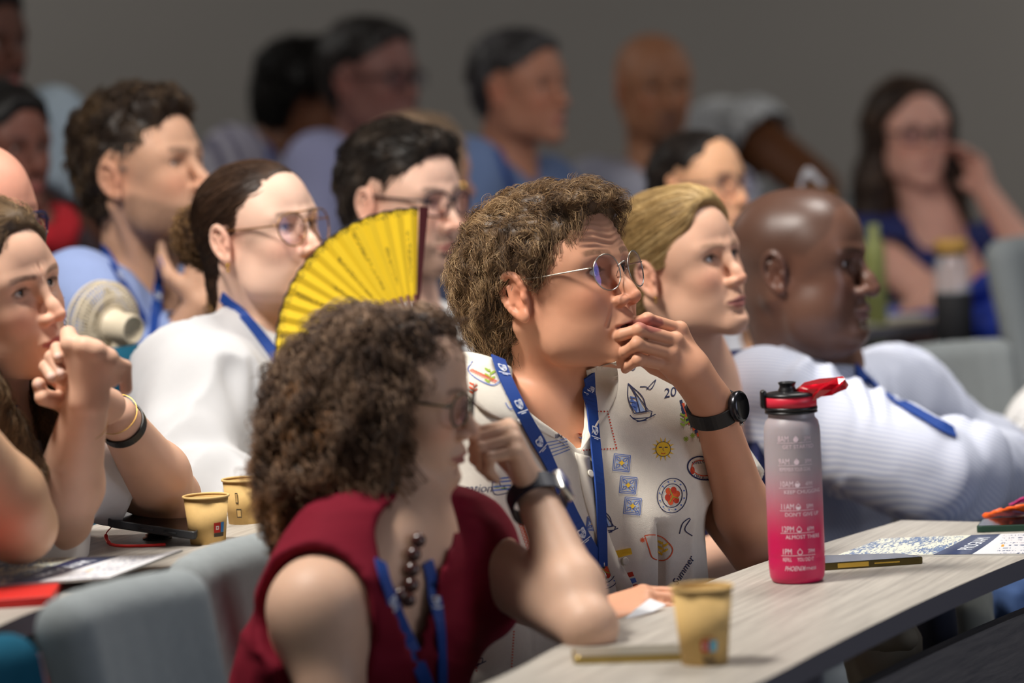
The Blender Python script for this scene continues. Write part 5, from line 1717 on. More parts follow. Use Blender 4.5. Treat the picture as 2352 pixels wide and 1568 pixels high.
# chairs
grey = (112, 120, 124); teal = (30, 98, 122)
GU = dict(rgb=(142, 148, 150), matn='grey_upholstery'); TU = dict(rgb=(24, 84, 108), matn='teal_upholstery')
def back_at(p, a): return np.array(p[:2]) + .25 * facing(a)[:2, 0]
chair('empty grey upholstered chair in front of the left desk', *back_at(P(286, 1490, 4.26), 30), 0, 30, top=.875, w_=.74, **GU)
def under(p, label, z0=None, **k):
    x, y = (p.j['pel'] - p.j['F'] * .03)[:2]
    z0 = z0 if z0 is not None else 0
    chair(label, x, y, z0, math.degrees(math.atan2(-p.j['F'][1], p.j['F'][0])), top=z0 + .84, **k)
chair('grey upholstered chair under the woman in the dark red top', *back_at(P(552, 1300, 4.78), 24), 0, 24, top=.85, w_=.85, **GU)
under(main, 'grey chair under the man in the patterned shirt', **GU)
under(bl, 'grey chair under the blonde woman', **GU)
under(bk, 'grey chair under the bald man in the striped shirt', **GU)
under(lw, 'grey chair under the woman with clasped hands', .07, **GU)
under(la, 'grey chair under the person whose forearm shows at the left edge', .07, **GU)
under(gm, 'grey chair under the man with glasses behind the yellow hand fan', .07, **GU)
under(wg, 'grey chair under the woman with thin glasses behind the blonde woman', .07, **GU)
under(hb, 'grey chair under the person with the auburn clipped-up hair', .07, **GU)
under(pb, 'grey chair under the man with the shaved pinkish head', .14, **GU)
under(bm, 'grey chair under the bearded man in the light blue shirt', .14, **GU)
under(fh, 'grey chair under the person with sandy hair and earring', .14, **GU)
for p_, l_ in ((dw, 'the woman in the red scarf'), (fl, 'the bearded man far back on the left'), (cd, 'the person with bushy curly hair'), (g2, 'the man in the lilac shirt'), (gh, 'the grey haired man in blue'), (bd, 'the bald man with moustache'), (bp, 'the bending person in white'), (lh, 'the long haired woman')):
    under(p_, 'dark back-row chair under ' + l_, .21, **GU)
chair('teal upholstered chair behind the woman in the white blouse', *back_at(P(320, 1100, 5.86), 36), .07, 36, top=1.02, **TU)
chair('teal upholstered chair in the lower left corner of the view', *back_at(P(-150, 1600, 4.05), 34), 0, 34, top=.84, w_=.8, **TU)
chair('grey rounded chair back to the right of the bald man in striped shirt', *back_at(P(2190, 950, 7.1), 62), .07, 62, top=.87, w_=.7, **GU)
chair('dark grey chair at the right edge beside the blue bag', *back_at(P(2420, 800, 7.9), 50), .07, 50, top=1.02, **GU)
# ---------------------------------------------------------------- things on the desks
def text_mesh(s, size, ext=0.0):
    c = bpy.data.curves.new('t', 'FONT'); c.body = s; c.size = size; c.extrude = ext; c.resolution_u = 3
    o = bpy.data.objects.new('t', c); C.objects.link(o)
    bpy.context.view_layer.update()
    me = bpy.data.meshes.new_from_object(o.evaluated_get(bpy.context.evaluated_depsgraph_get()))
    v = np.array([x.co[:] for x in me.vertices]).reshape(-1, 3); f = [list(p.vertices) for p in me.polygons]
    bpy.data.objects.remove(o); bpy.data.curves.remove(c); bpy.data.meshes.remove(me)
    return v, f
kraft = mat('kraft_paper', (206, 170, 108), rough=.8, noise=.08, nscale=180, bump=.15, bscale=500)
def cup(label, px, py, z, top, base, h, sticker=None, turn=-90, stain=False):
    p = T(px, py, z)
    r_ = thing('paper_cup', label, 'cup', (p[0], p[1], z), 'kraft paper coffee cups')
    n = 56
    b, t = base / 2, top / 2
    prof = [(0, .004), (b - .001, .004), (b - .001, 0), (b, 0), (t - .0005, h - .003), (t - .0016, h - .004), (b - .0014, .006), (0, .006)]
    v, f = lathe(prof, n)
    link('cup_wall', v + p, f, kraft, r_)
    a = np.linspace(0, 2 * PI, 49)
    v, f = tube(np.stack([p[0] + t * np.cos(a), p[1] + t * np.sin(a), np.full(49, p[2] + h - .0015)], 1), .0017, 8, cap=False)
    link('rolled_rim', v, f, mat('kraft_rim', (214, 180, 118), rough=.7), r_)
    v, f = lathe([(0, 0), (b + (t - b) * .45, 0)], n)
    link('coffee', v + p + (0, 0, .006 + h * .45), f, mat('coffee', (60, 36, 22), rough=.2), r_, smooth=False)
    if sticker:
        # label band wrapped on the wall: (from deg, to deg, z0, z1, colour)
        def patch(a0, a1, z0, z1, off):
            V = []; F = []; k = 10
            for i in range(k + 1):
                aa = math.radians(a0 + (a1 - a0) * i / k)
                for zz in (z0, z1):
                    rr = b + (t - b) * zz / h + off
                    V.append((p[0] + rr * math.cos(aa), p[1] + rr * math.sin(aa), p[2] + zz))
            for i in range(k): F.append((2 * i, 2 * i + 2, 2 * i + 3, 2 * i + 1))
            return V, F
        for q, (a0, a1, z0, z1, c) in enumerate(sticker):
            V, F = patch(a0, a1, z0, z1, .0004 + .00015 * q)
            link('printed_mark', V, F, mat('ink_%d_%d_%d' % c, c, rough=.7), r_, smooth=False)
    return r_
R_, B_k, DK = (196, 44, 34), (86, 170, 196), (70, 62, 50)
cup('taller kraft paper cup alone near the front edge of the desk, red and blue mark', 1619, 1522, ZT, .0700, .0525, .089,
    [(-100, -82, .017, .030, R_), (-81, -63, .017, .030, B_k), (-97, -66, .004, .0145, (168, 136, 84)), (-94, -68, .0035, .008, DK), (-95, -89, .021, .026, (230, 210, 190)), (-76, -69, .0185, .0285, (150, 206, 220)), (-96, -70, .0325, .034, (190, 110, 60))])
cup('small kraft paper cup beside the black phone, red square mark and a coffee stain', 478, 1246, ZT2, .0605, .0470, .0640,
    [(-66, -44, .0155, .029, R_), (-43, -30, .0155, .029, (60, 130, 190)), (-66, -30, .010, .0150, DK), (-60, -50, .0195, .0245, (240, 226, 220)), (-58, -53, .021, .023, R_)])
cup('kraft paper cup standing behind the other one, partly behind the curly hair', 563, 1200, ZT2, .058, .045, .062,
    [(-112, -96, .010, .022, DK), (-110, -98, .0115, .0205, (206, 170, 108)), (-112, -104, .030, .045, DK), (-111, -105, .0315, .0435, (206, 170, 108))])
# ---- drink bottle
bp_ = T(1832, 1334, ZT)
r_ = thing('drink_bottle', 'frosted bottle fading from grey to pink with hourly markings and open red lid', 'bottle', bp_)
rb = .0368
S_ = 1.0
H = .214   # body height to the shoulder
prof = [(0, .002), (rb * .80, .0), (rb * .90, .002), (rb * .965, .008), (rb * .99, .018), (rb, .030), (rb * .992, .0325), (rb * .992, .0345), (rb, .037), (rb, .10), (rb, H - .022), (rb * .985, H - .012), (rb * .93, H - .004), (rb * .84, H), (rb * .82, H + .002), (rb * .82, H + .008)]
v, f = lathe(prof, 72)
zz = v[:, 2] / H
# dye gradient moulded in the plastic
v2 = []; prof2 = []
for (r0, z0), (r1, z1) in zip(prof[:-1], prof[1:]):
    k = max(1, int(abs(z1 - z0) / .006))
    for i in range(k): prof2.append((r0 + (r1 - r0) * i / k, z0 + (z1 - z0) * i / k))
prof2.append(prof[-1])
v, f = lathe(prof2, 72)
t_ = sstep(.78, .25, v[:, 2] / H)[:, None]
colg = np.array(lin((170, 160, 165))) * (1 - t_) + np.array(lin((200, 22, 84))) * t_
mb_ = mat('frosted_plastic', attr=True, rough=.42, coat=.12, sss=.25, noise=.02, nscale=30, bump=.1, bscale=1500)
link('bottle_body', v + bp_, f, mb_, r_, col=colg)
black = mat('black_plastic', (22, 22, 24), rough=.35)
v, f = lathe([(rb * .80, H + .006), (rb * .93, H + .007), (rb * .93, H + .009), (rb * .86, H + .010)], 64); link('neck_gasket', v + bp_, f, black, r_)
v, f = lathe([(rb * .86, H + .0105), (rb * .925, H + .0105), (rb * .935, H + .013), (rb * .925, H + .0150), (rb * .90, H + .0150)], 64); link('cap_ring', v + bp_, f, black, r_)
v, f = lathe([(rb * .90, H + .015), (rb * .915, H + .0152), (rb * .915, H + .0285), (rb * .88, H + .029)], 64); link('cap_band', v + bp_, f, mat('coral_red_plastic', (214, 44, 66), rough=.4), r_)
v, f = lathe([(rb * .90, H + .0285), (rb * .935, H + .029), (rb * .93, H + .032), (rb * .80, H + .0335), (rb * .60, H + .0345), (0, H + .0345)], 64); link('cap_top', v + bp_, f, black, r_)
so = bp_ + np.array([-.004, 0, H + .033])
v, f = lathe([(.0125, 0), (.0118, .004), (.0105, .006), (.0100, .009), (.0114, .012), (.0118, .0135), (.0095, .0140), (.0085, .009), (0, .007)], 36); link('spout', v + so, f, black, r_)
v, f = rbox(.008, .014, .024, .003); link('latch', v + bp_ + (-rb * .97, -.004, H + .026), f, black, r_)
# faceted translucent lid, flipped open to the right
lid = mat('clear_red_plastic', (226, 20, 44), rough=.12, trans=.55, coat=.5)
rr = np.random.RandomState(4)
n = 14; V = []; F = []
lo_ = bp_ + np.array([.040, .006, H + .0355])
ax = nrm(np.array([.97, .12, .20])); sd = nrm(np.cross((0, 0, 1), ax)); up_ = np.cross(ax, sd)
for lay, (rad, hh) in enumerate(((.0285, .0), (.0315, .006), (.0300, .013), (.024, .0165))):
    for i in range(n):
        a = 2 * PI * i / n
        q = 1 + (.05 if (i + lay) % 2 else -.04)
        V.append(lo_ + ax * (rad * q * 1.12 * math.cos(a)) + sd * rad * q * math.sin(a) + up_ * (hh - .008 + .0022 * rr.randn()))
for lay in range(3):
    for i in range(n):
        j_ = (i + 1) % n
        a, b, c, d = lay * n + i, lay * n + j_, (lay + 1) * n + j_, (lay + 1) * n + i
        F += [(a, b, c), (a, c, d)]
F.append(tuple(range(n - 1, -1, -1))); F.append(tuple(3 * n + i for i in range(n)))
link('flip_lid', V, F, lid, r_, smooth=False)
v, f = rbox(.014, .012, .010, .002); link('lid_hinge', v + bp_ + (rb * .92 - .004, -.002, H + .029), f, black, r_)
# printed markings wrapped round the wall
def wrap(v, a0, z0, off=.00035, r=rb):
    """flat x,y print -> on the cylinder; a0 = angle at x=0 (radians)"""
    a = a0 + v[:, 0] / r
    return np.stack([bp_[0] + (r + off) * np.cos(a), bp_[1] + (r + off) * np.sin(a), bp_[2] + z0 + v[:, 1]], 1)
ink = mat('pale_print', (236, 214, 224), rough=.6)
A0 = -PI / 2 - .60
rows = [('8AM', 'GET STARTED', '2PM', .1845, 1.0, -.0), ('9AM', 'REMEMBER YOUR GOAL', '3PM', .1552, .8, .6), ('10AM', 'KEEP CHUGGING', '4PM', .1259, .6, .8), ('11AM', "DON'T GIVE UP", '5PM', .0966, .45, 1), ('12PM', 'ALMOST THERE', '6PM', .0673, .2, 1), ('1PM', 'REFILL      YOU DID IT', '7PM', .0380, .0, 1)]
mm = MB()
for a_, s_, c_, z0, fill, _q in rows:
    v, f = text_mesh(a_, .0105); v[:, 0] *= .74; mm.add(wrap(v, A0, z0 + .002), f)
    v, f = text_mesh(s_, .0070); v[:, 0] *= (.0420 / v[:, 0].max()) if len(s_) > 14 else .98
    mm.add(wrap(v + (.001 if len(s_) > 14 else .006, 0, 0), A0, z0 - .0072), f)
    v, f = text_mesh(c_, .0078); v[:, 0] *= .75; mm.add(wrap(v + (.0345, 0, 0), A0, z0 + .0025), f)
    ln = np.array([(x, y, 0) for x in np.linspace(-.001, .0455, 16) for y in (0, .0006)])
    mm.add(wrap(ln, A0, z0), [(2 * i, 2 * i + 2, 2 * i + 3, 2 * i + 1) for i in range(15)])
    # drop outline with its filling
    dr = [(0, .0085)] + [(.0034 * math.sin(t) , .0035 - .0034 * math.cos(t)) for t in np.linspace(2.3, -2.3, 17)][::-1]
    dr = [(0, .0088)] + [(.0034 * math.cos(t), .0038 + .0034 * math.sin(t)) for t in np.linspace(.6, -PI - .6, 17)]
    n = len(dr)
    P0 = np.array([(x + .0240, y, 0) for x, y in dr]); P1 = np.array([(x * .78 + .0240, .0042 + (y - .0042) * .78, 0) for x, y in dr])
    mm.add(wrap(np.concatenate([P0, P1]), A0, z0 + .0007), [(i, (i + 1) % n, n + (i + 1) % n, n + i) for i in range(n)])
    lv = .0008 + .0080 * fill
    q = [(x, min(y, lv)) for x, y in [(x * .8, .0042 + (y - .0042) * .8) for x, y in dr]]
    mm.add(wrap(np.array([(x + .0240, y, 0) for x, y in q] + [(.0240, .001, 0)]), A0, z0 + .0007), [(i, (i + 1) % n, n) for i in range(n)])
v, f = text_mesh('PHOENIX', .0088); v[:, 0] = v[:, 0] * .70 + v[:, 1] * .22; mm.add(wrap(v + (.003, 0, 0), A0, .0185), f)
v, f = text_mesh('FITNESS', .0052); v[:, 0] = v[:, 0] * 1.0 + v[:, 1] * .22; mm.add(wrap(v + (.0275, .0005, 0), A0, .0185), f)
mm.build('printed_markings', ink, r_, smooth=False)

# ---- phones, papers
def slab_on(name, label, cat, corners_px, z, th, m_side, m_top, rad=.008, inset=.0015, group=None, tilt=None):
    """flat thing whose top outline is given by four photo corners on the plane z+th"""
    c = [T(x, y, z + th) for x, y in corners_px]
    cen = np.mean(c, axis=0)
    r_ = thing(name, label, cat, (cen[0], cen[1], z), group)
    # rounded outline
    out = []
    for i in range(4):
        p0, p1, p2 = c[i - 1], c[i], c[(i + 1) % 4]
        a = p1 + nrm(p0 - p1) * rad; b = p1 + nrm(p2 - p1) * rad
        for t in np.linspace(0, 1, 6): out.append((1 - t) ** 2 * a + 2 * t * (1 - t) * p1 + t * t * b)
    out = np.array(out); n = len(out)
    cc = out.mean(0)
    def ring(s_, dz): 
        q = cc + (out - cc) * 1.0; d_ = out - cc; L = np.linalg.norm(d_, axis=1)[:, None]
        return cc + d_ * (1 - s_ / L) + np.array([0, 0, dz])
    rings = [ring(.0012, -th), ring(0, -th + .0012), ring(0, -.0012), ring(.0012, 0)]
    v = np.concatenate(rings); f = [(k * n + i, k * n + (i + 1) % n, (k + 1) * n + (i + 1) % n, (k + 1) * n + i) for k in range(3) for i in range(n)]
    f += [tuple(range(n - 1, -1, -1)), tuple(3 * n + i for i in range(n))]
    link('case', v, f, m_side, r_, smooth=False)
    if m_top:
        v = ring(inset + .0012, .0004); link('screen', v, [tuple(range(n))], m_top, r_, smooth=False)
    return r_, c
scr = mat('black_glass', (14, 14, 17), rough=.15)
goldm = mat('brushed_gold', (176, 152, 92), rough=.3, metal=.85)
slab_on('mobile_phone', 'gold-edged phone lying face down between the elbow and the tall paper cup', 'phone', [(1318, 1508), (1312, 1488), (1560, 1478), (1580, 1500)], ZT, .009, goldm, mat('pale_back', (120, 116, 104), rough=.3))
r_, c = slab_on('mobile_phone', 'phone with brass sides and black screen lying behind the pink bottle', 'phone', [(1800, 1300), (1790, 1278), (2068, 1270), (2124, 1278)], ZT, .0095, mat('dark_brass', (92, 80, 44), rough=.3, metal=.7), scr)
m = MB(); e = nrm(c[3] - c[0]); nrm_out = nrm(np.cross(e, (0, 0, 1)))
if np.dot(nrm_out, CAMP - c[0]) < 0: nrm_out = -nrm_out
for a, b, hh in ((.38, .60, .0060), (.64, .82, .0018)):
    p0 = c[0] + (c[3] - c[0]) * a; p1 = c[0] + (c[3] - c[0]) * b
    v = [q + nrm_out * .0006 + np.array([0, 0, dz]) for q in (p0, p1) for dz in (-.0042 - hh / 2, -.0042 + hh / 2)]
    m.add(v, [(0, 2, 3, 1)])
m.build('side_buttons', mat('bright_brass', (226, 186, 80), rough=.25, metal=.7), r_, smooth=False)
r_, c = slab_on('mobile_phone', 'phone in dark green case at the right end of the desk', 'phone', [(2242, 1208), (2255, 1192), (2470, 1178), (2480, 1200)], ZT, .0095, mat('green_case', (24, 58, 44), rough=.6), scr)
# wrapper behind the green phone
S = Sdf()
def blob(label, name, cat, pts, th, m_, h=.004, ns=(.003, 60)):
    S = Sdf()
    for a, b, c_ in pts: S.tri(a, b, c_, th, k=.006)
    S.disp(lambda p: ns[0] * fbm(p * np.float32(ns[1]), 2))
    v, q = S.mesh(h)
    o = link(name, v, q, m_)
    return tag(o, label, cat)
a, b, c_, d = T(2255, 1196, ZT + .006), T(2262, 1186, ZT + .010), T(2420, 1150, ZT + .022), T(2400, 1192, ZT + .008)
blob('crumpled orange wrapper lying behind the green phone', 'wrapper', 'wrapper', [(T(2262, 1183, ZT + .010), T(2330, 1164, ZT + .028), T(2400, 1178, ZT + .012)), (T(2330, 1164, ZT + .028), T(2420, 1150, ZT + .03), T(2400, 1178, ZT + .012)), (T(2262, 1183, ZT + .010), T(2300, 1170, ZT + .016), T(2340, 1180, ZT + .008))], .0022, mat('orange_foil', (240, 96, 26), rough=.4), ns=(.0025, 70))
blob('pink paper sheet sticking up behind the orange wrapper', 'paper_sheet', 'paper', [(T(2318, 1160, ZT + .012), T(2352, 1142, ZT + .028), T(2440, 1130, ZT + .02))], .0012, mat('pink_paper', (232, 60, 140), rough=.7), h=.003, ns=(.001, 60))

def magazine(label, px, z, th=.003, curl=None, nx=40, ny=18, lift=None):
    """open programme booklet: px = photo corners (cover-left-front, left-back, right-back, right-front)"""
    c = [T(x, y, z + th) for x, y in px]
    V = []; K = []; F = []
    cream, ink_, nv, wh = (np.array(lin(t)) for t in ((228, 226, 204), (86, 112, 150), (30, 46, 84), (236, 236, 240)))
    NX, NY = 420, 90
    def at(u, w_):
        q = (1 - u) * ((1 - w_) * c[0] + w_ * c[1]) + u * ((1 - w_) * c[3] + w_ * c[2])
        return q + np.array([0, 0, (lift(u, w_) if lift else 0)])
    U, W_ = np.meshgrid(np.linspace(0, 1, NX), np.linspace(0, 1, NY), indexing='ij')
    uu, ww = U.ravel(), W_.ravel()
    q = ((1 - uu) * (1 - ww))[:, None] * c[0] + ((1 - uu) * ww)[:, None] * c[1] + (uu * ww)[:, None] * c[2] + (uu * (1 - ww))[:, None] * c[3]
    if lift: q[:, 2] += lift(uu, ww)
    nz = fbm(np.stack([uu * 150, ww * 30, 0 * uu + 3], 1), 2) + .55 * fbm(np.stack([uu * 13, ww * 4, 0 * uu + 9], 1), 2)
    col = np.where((nz > .05)[:, None] & (uu < .52)[:, None], ink_, cream)
    band_ = (uu > .50 + .10 * (ww - .5)) & (uu < .68 + .10 * (ww - .5))
    col = np.where(band_[:, None], nv, col)
    col = np.where((uu >= .68 + .10 * (ww - .5))[:, None], wh, col)
    txt = (uu > .74) & (vnoise(np.stack([uu * 150, ww * 22, 0 * uu], 1)) > .25) & (np.mod(ww * 8, 1) < .42) & (uu < .95)
    col = np.where(txt[:, None], np.array(lin((120, 130, 156))), col)
    col = np.where(((np.abs(uu - .76) < .008) & (np.abs(ww - .4) < .06))[:, None], np.array(lin((236, 170, 60))), col)
    i, j_ = np.meshgrid(np.arange(NX - 1), np.arange(NY - 1), indexing='ij')
    k = (i * NY + j_).ravel()
    fq = np.stack([k, k + NY, k + NY + 1, k + 1], 1)
    n = len(q)
    bt = q - np.array([0, 0, th])
    o = thing('programme_booklet', label, 'booklet', (q[:, 0].mean(), q[:, 1].mean(), z), 'programme booklets on the desks')
    link('cover', q, fq, mat('printed_cover', attr=True, rough=.35, coat=.2), o, smooth=False, col=col)
    # page block under the cover
    rim = [c[0], c[3], c[2], c[1]]
    m = MB()
    NXr = 24
    top = []; 
    for (u0, w0, u1, w1) in ((0, 0, 1, 0), (1, 0, 1, 1), (1, 1, 0, 1), (0, 1, 0, 0)):
        for t in np.linspace(0, 1, NXr)[:-1]:
            u, w_ = u0 + (u1 - u0) * t, w0 + (w1 - w0) * t
            p = (1 - u) * ((1 - w_) * c[0] + w_ * c[1]) + u * ((1 - w_) * c[3] + w_ * c[2])
            if lift: p = p + np.array([0, 0, float(lift(np.array([u]), np.array([w_]))[0])])
            top.append(p)
    top = np.array(top); n = len(top)
    m.add(np.concatenate([top - (0, 0, .0004), top - (0, 0, th)]), [(i, (i + 1) % n, n + (i + 1) % n, n + i) for i in range(n)] + [tuple(n + i for i in range(n))])
    m.build('pages', mat('page_edges', (206, 204, 198), rough=.8, noise=.2, nscale=600, stretch=(1, 1, 8)), o, smooth=False)
    # word on the band
    v, f = text_mesh('PROGRAM', 1.0)
    v[:, :2] -= v[:, :2].min(0); v[:, 0] /= v[:, 0].max(); v[:, 1] /= v[:, 1].max()
    tw = .20 + .62 * (1 - v[:, 0]) if False else .22 + .60 * v[:, 0]
    tu = .645 - .075 * v[:, 1] + .10 * (tw - .5)
    p = ((1 - tu) * (1 - tw))[:, None] * c[0] + ((1 - tu) * tw)[:, None] * c[1] + (tu * tw)[:, None] * c[2] + (tu * (1 - tw))[:, None] * c[3]
    if lift: p[:, 2] += lift(tu, tw)
    link('cover_title', p + np.array([0, 0, .0004]), f, WPR, o, smooth=False)
    return o
magazine('printed programme booklet on the desk to the right of the pink bottle', [(1918, 1276), (2025, 1236), (2400, 1222), (2420, 1270)], ZT, .003)
magazine('printed programme booklet on top of the red folder at the left', [(-190, 1352), (-110, 1288), (420, 1272), (250, 1326)], ZT2 + .012, .003, lift=lambda u, w_: .006 * sstep(.86, 1, u) * w_)
r_, c = slab_on('folder', 'thick red folder under the programme booklet at the left', 'folder', [(-300, 1395), (-200, 1330), (150, 1318), (118, 1368)], ZT2, .0115, mat('red_plastic_cover', (206, 40, 34), rough=.45), None, rad=.004)
# sheet of paper under the right hand
v = [T(1436, 1420, ZT + .002), T(1460, 1398, ZT + .010), T(1492, 1374, ZT + .016), T(1530, 1388, ZT + .006), T(1500, 1404, ZT + .003)]
o = link('paper_sheet', v + [q - np.array([0, 0, .0008]) for q in v], [(0, 1, 2, 3, 4), (9, 8, 7, 6, 5)] + [(i, 5 + i, 5 + (i + 1) % 5, (i + 1) % 5) for i in range(5)], mat('white_paper', (238, 238, 240), rough=.8), smooth=False)
tag(o, 'white folded paper corner by the right hand of the man in the patterned shirt', 'paper')
v = [T(500, 1180, ZT2 + .002), T(510, 1152, ZT2 + .002), T(600, 1150, ZT2 + .002), T(600, 1180, ZT2 + .002)]
o = link('paper_sheet', v + [q - np.array([0, 0, .001]) for q in v], [(0, 1, 2, 3), (7, 6, 5, 4)] + [(i, 4 + i, 4 + (i + 1) % 4, (i + 1) % 4) for i in range(4)], MATS['white_paper'], smooth=False)
tag(o, 'white sheet of paper lying between the two small cups', 'paper')

# ---- black phone propped on its ring holder, red wrist strap
z0 = ZT2
def TZ(x, y, dz): return T(x, y, z0 + dz)
ph = thing('mobile_phone', 'phone in black case propped up on its ring holder, red wrist strap attached', 'phone', TZ(362, 1235, 0))
c = [TZ(246, 1192, .034), TZ(268, 1166, .036), TZ(470, 1178, .026), TZ(452, 1222, .020)]
def frame_box(c, th, m_side, m_top, root, rad=.012):
    out = []
    nn = nrm(np.cross(c[3] - c[0], c[1] - c[0])); nn = nn if nn[2] > 0 else -nn
    for i in range(4):
        p0, p1, p2 = c[i - 1], c[i], c[(i + 1) % 4]
        a = p1 + nrm(p0 - p1) * rad; b = p1 + nrm(p2 - p1) * rad
        for t in np.linspace(0, 1, 6): out.append((1 - t) ** 2 * a + 2 * t * (1 - t) * p1 + t * t * b)
    out = np.array(out); n = len(out); cc = out.mean(0); d_ = out - cc; L = np.linalg.norm(d_, axis=1)[:, None]
    rg = lambda s_, dz: cc + d_ * (1 - s_ / L) + nn * dz
    v = np.concatenate([rg(.0025, -th), rg(0, -th + .002), rg(0, -.001), rg(.001, 0), rg(.003, 0), rg(.0032, -.0015)])
    f = [(k * n + i, k * n + (i + 1) % n, (k + 1) * n + (i + 1) % n, (k + 1) * n + i) for k in range(5) for i in range(n)] + [tuple(range(n - 1, -1, -1))]
    link('case', v, f, m_side, root, smooth=False)
    link('screen', rg(.0030, -.0012), [tuple(range(n))], m_top, root, smooth=False)
    return nn
nn = frame_box(c, .011, mat('black_rubber', (46, 48, 52), rough=.5), scr, ph)
e = nrm(c[3] - c[0]); o2 = nrm(np.cross(e, nn)); o2 = o2 if np.dot(o2, CAMP - c[0]) > 0 else -o2
m = MB()
for a, b in ((.36, .52), (.64, .78)):
    p0 = c[0] + (c[3] - c[0]) * a - nn * .0055; p1 = c[0] + (c[3] - c[0]) * b - nn * .0055
    v, f = tube([p0 + o2 * .0004, p1 + o2 * .0004], .0016, 8); m.add(v, f)
m.build('side_buttons', MATS['black_rubber'], ph)
rc = TZ(362, 1236, 0)
v, f = lathe([(0, .0), (.020, .0), (.020, .002), (.016, .0035), (.0165, .006), (.013, .0075), (.013, .012), (.012, .014), (0, .014)], 32); link('ring_holder', v + rc, f, black, ph)
v, f = tube([rc + (0, 0, .012), rc + (.0, .004, .026)], .006, 10); link('holder_stem', v, f, black, ph)
redst = mat('red_cord', (222, 44, 40), rough=.6)
v, f = tube(smooth_path([TZ(279, 1194, .027), TZ(262, 1205, .022), TZ(247, 1220, .016), TZ(243, 1228, .011)], 5), .0008, 6); sp = link('wrist_strap', v, f, redst, ph)
v, f = tube(smooth_path([TZ(243, 1228, .012), TZ(246, 1240, .006), TZ(252, 1248, .003)], 4), [.0022] + [.0030] * 7 + [.002], 8); link('strap_slider', v, f, mat('red_rubber', (226, 52, 46), rough=.35, coat=.3), sp)
v, f = tube(smooth_path([TZ(252, 1249, .003), TZ(275, 1253, .0022), TZ(330, 1253, .0022), TZ(380, 1250, .0022)], 6), .0021, 6); link('strap_loop', v, f, redst, sp)

# ---- folding hand fan
pv = P(954, 797, 5.80)
fan = thing('hand_fan', 'yellow pleated folding hand fan with dark brown guard held open', 'fan', pv)
ax1 = nrm(P(972, 474, 5.79) - pv); Rf = np.linalg.norm(P(955, 474, 5.78) - pv); 
Rf *= .985; ax2 = nrm(P(640, 760, 5.79) - pv); nf_ = nrm(np.cross(ax1, ax2)); ax2 = np.cross(nf_, ax1)
def fp(a, r, dz=0): return pv + r * (math.cos(a) * ax1 + math.sin(a) * ax2) + nf_ * dz
NP = 38; A1 = math.radians(118)
V = []; F = []; K = []
yel = np.array(lin((244, 206, 36))); yd = np.array(lin((62, 56, 20)))
NR = 60; sub = 8
amp = .0022
for i in range(NP * sub + 1):
    u = i / (NP * sub); a = math.radians(2.0) + u * A1
    ph_ = (i / sub) % 2; zz = (ph_ if ph_ <= 1 else 2 - ph_) * 2 - 1
    for k in range(NR + 1):
        r = Rf * (.33 + .665 * k / NR)
        rr_ = r * (1 + (.004 * zz if k == NR else 0))
        V.append(fp(a, rr_, zz * amp * (r / Rf)))
        strip = int(i / sub)
        tx = (strip % 4 == 1) and (.47 < r / Rf < .93 - .09 * ((strip * 7) % 3)) and abs((i % sub) - sub / 2) < 2.4 and _tab[(i * 131 + k * 17) % 4096] > .50
        bd_ = (r / Rf > .945 or r / Rf < .37) and _tab[(i * 57 + k * 91) % 4096] > .72
        edge = k >= NR - 0
        K.append(np.array(lin((24, 22, 20))) if edge else (yel * (1 - .75 * (tx or bd_)) + yd * .75 * (tx or bd_)))
for i in range(NP * sub):
    for k in range(NR):
        a = i * (NR + 1) + k
        F.append((a, a + NR + 1, a + NR + 2, a + 1))
link('fan_leaf', V, F, mat('yellow_silk', attr=True, rough=.6, sss=.0), fan, smooth=False, col=np.array(K))
rib_m = mat('dark_red_bamboo', (92, 26, 30), rough=.4)
for i in range(15):
    a = math.radians(3.5) + A1 * i / 14.5
    v, f = tube([fp(a, .0, .002), fp(a, Rf * .38, .002)], [.0026, .0026], 4); link('rib', v, f, rib_m, fan)
def guard(a, nm):
    V = [fp(a - .005, -.01, -.002), fp(a - .03, Rf * 1.01, -.002), fp(a + .035, Rf * 1.01, -.002), fp(a + .02, -.01, -.002)]
    V += [q + nf_ * .006 for q in V]
    link(nm, V, [(0, 1, 2, 3), (7, 6, 5, 4), (0, 4, 5, 1), (1, 5, 6, 2), (2, 6, 7, 3), (3, 7, 4, 0)], mat('dark_brown_wood', (70, 26, 32), rough=.4), fan, smooth=False)
guard(math.radians(-.5), 'guard_stick'); guard(math.radians(3) + A1, 'guard_stick')
# black edging cord
v, f = tube([fp(math.radians(2.0) + A1 * i / 300, Rf * (.998 + .004 * math.sin(i / 300 * NP * PI)), 0) for i in range(301)], .0012, 6); link('edging', v, f, mat('black_cord', (22, 22, 22), rough=.7), fan)

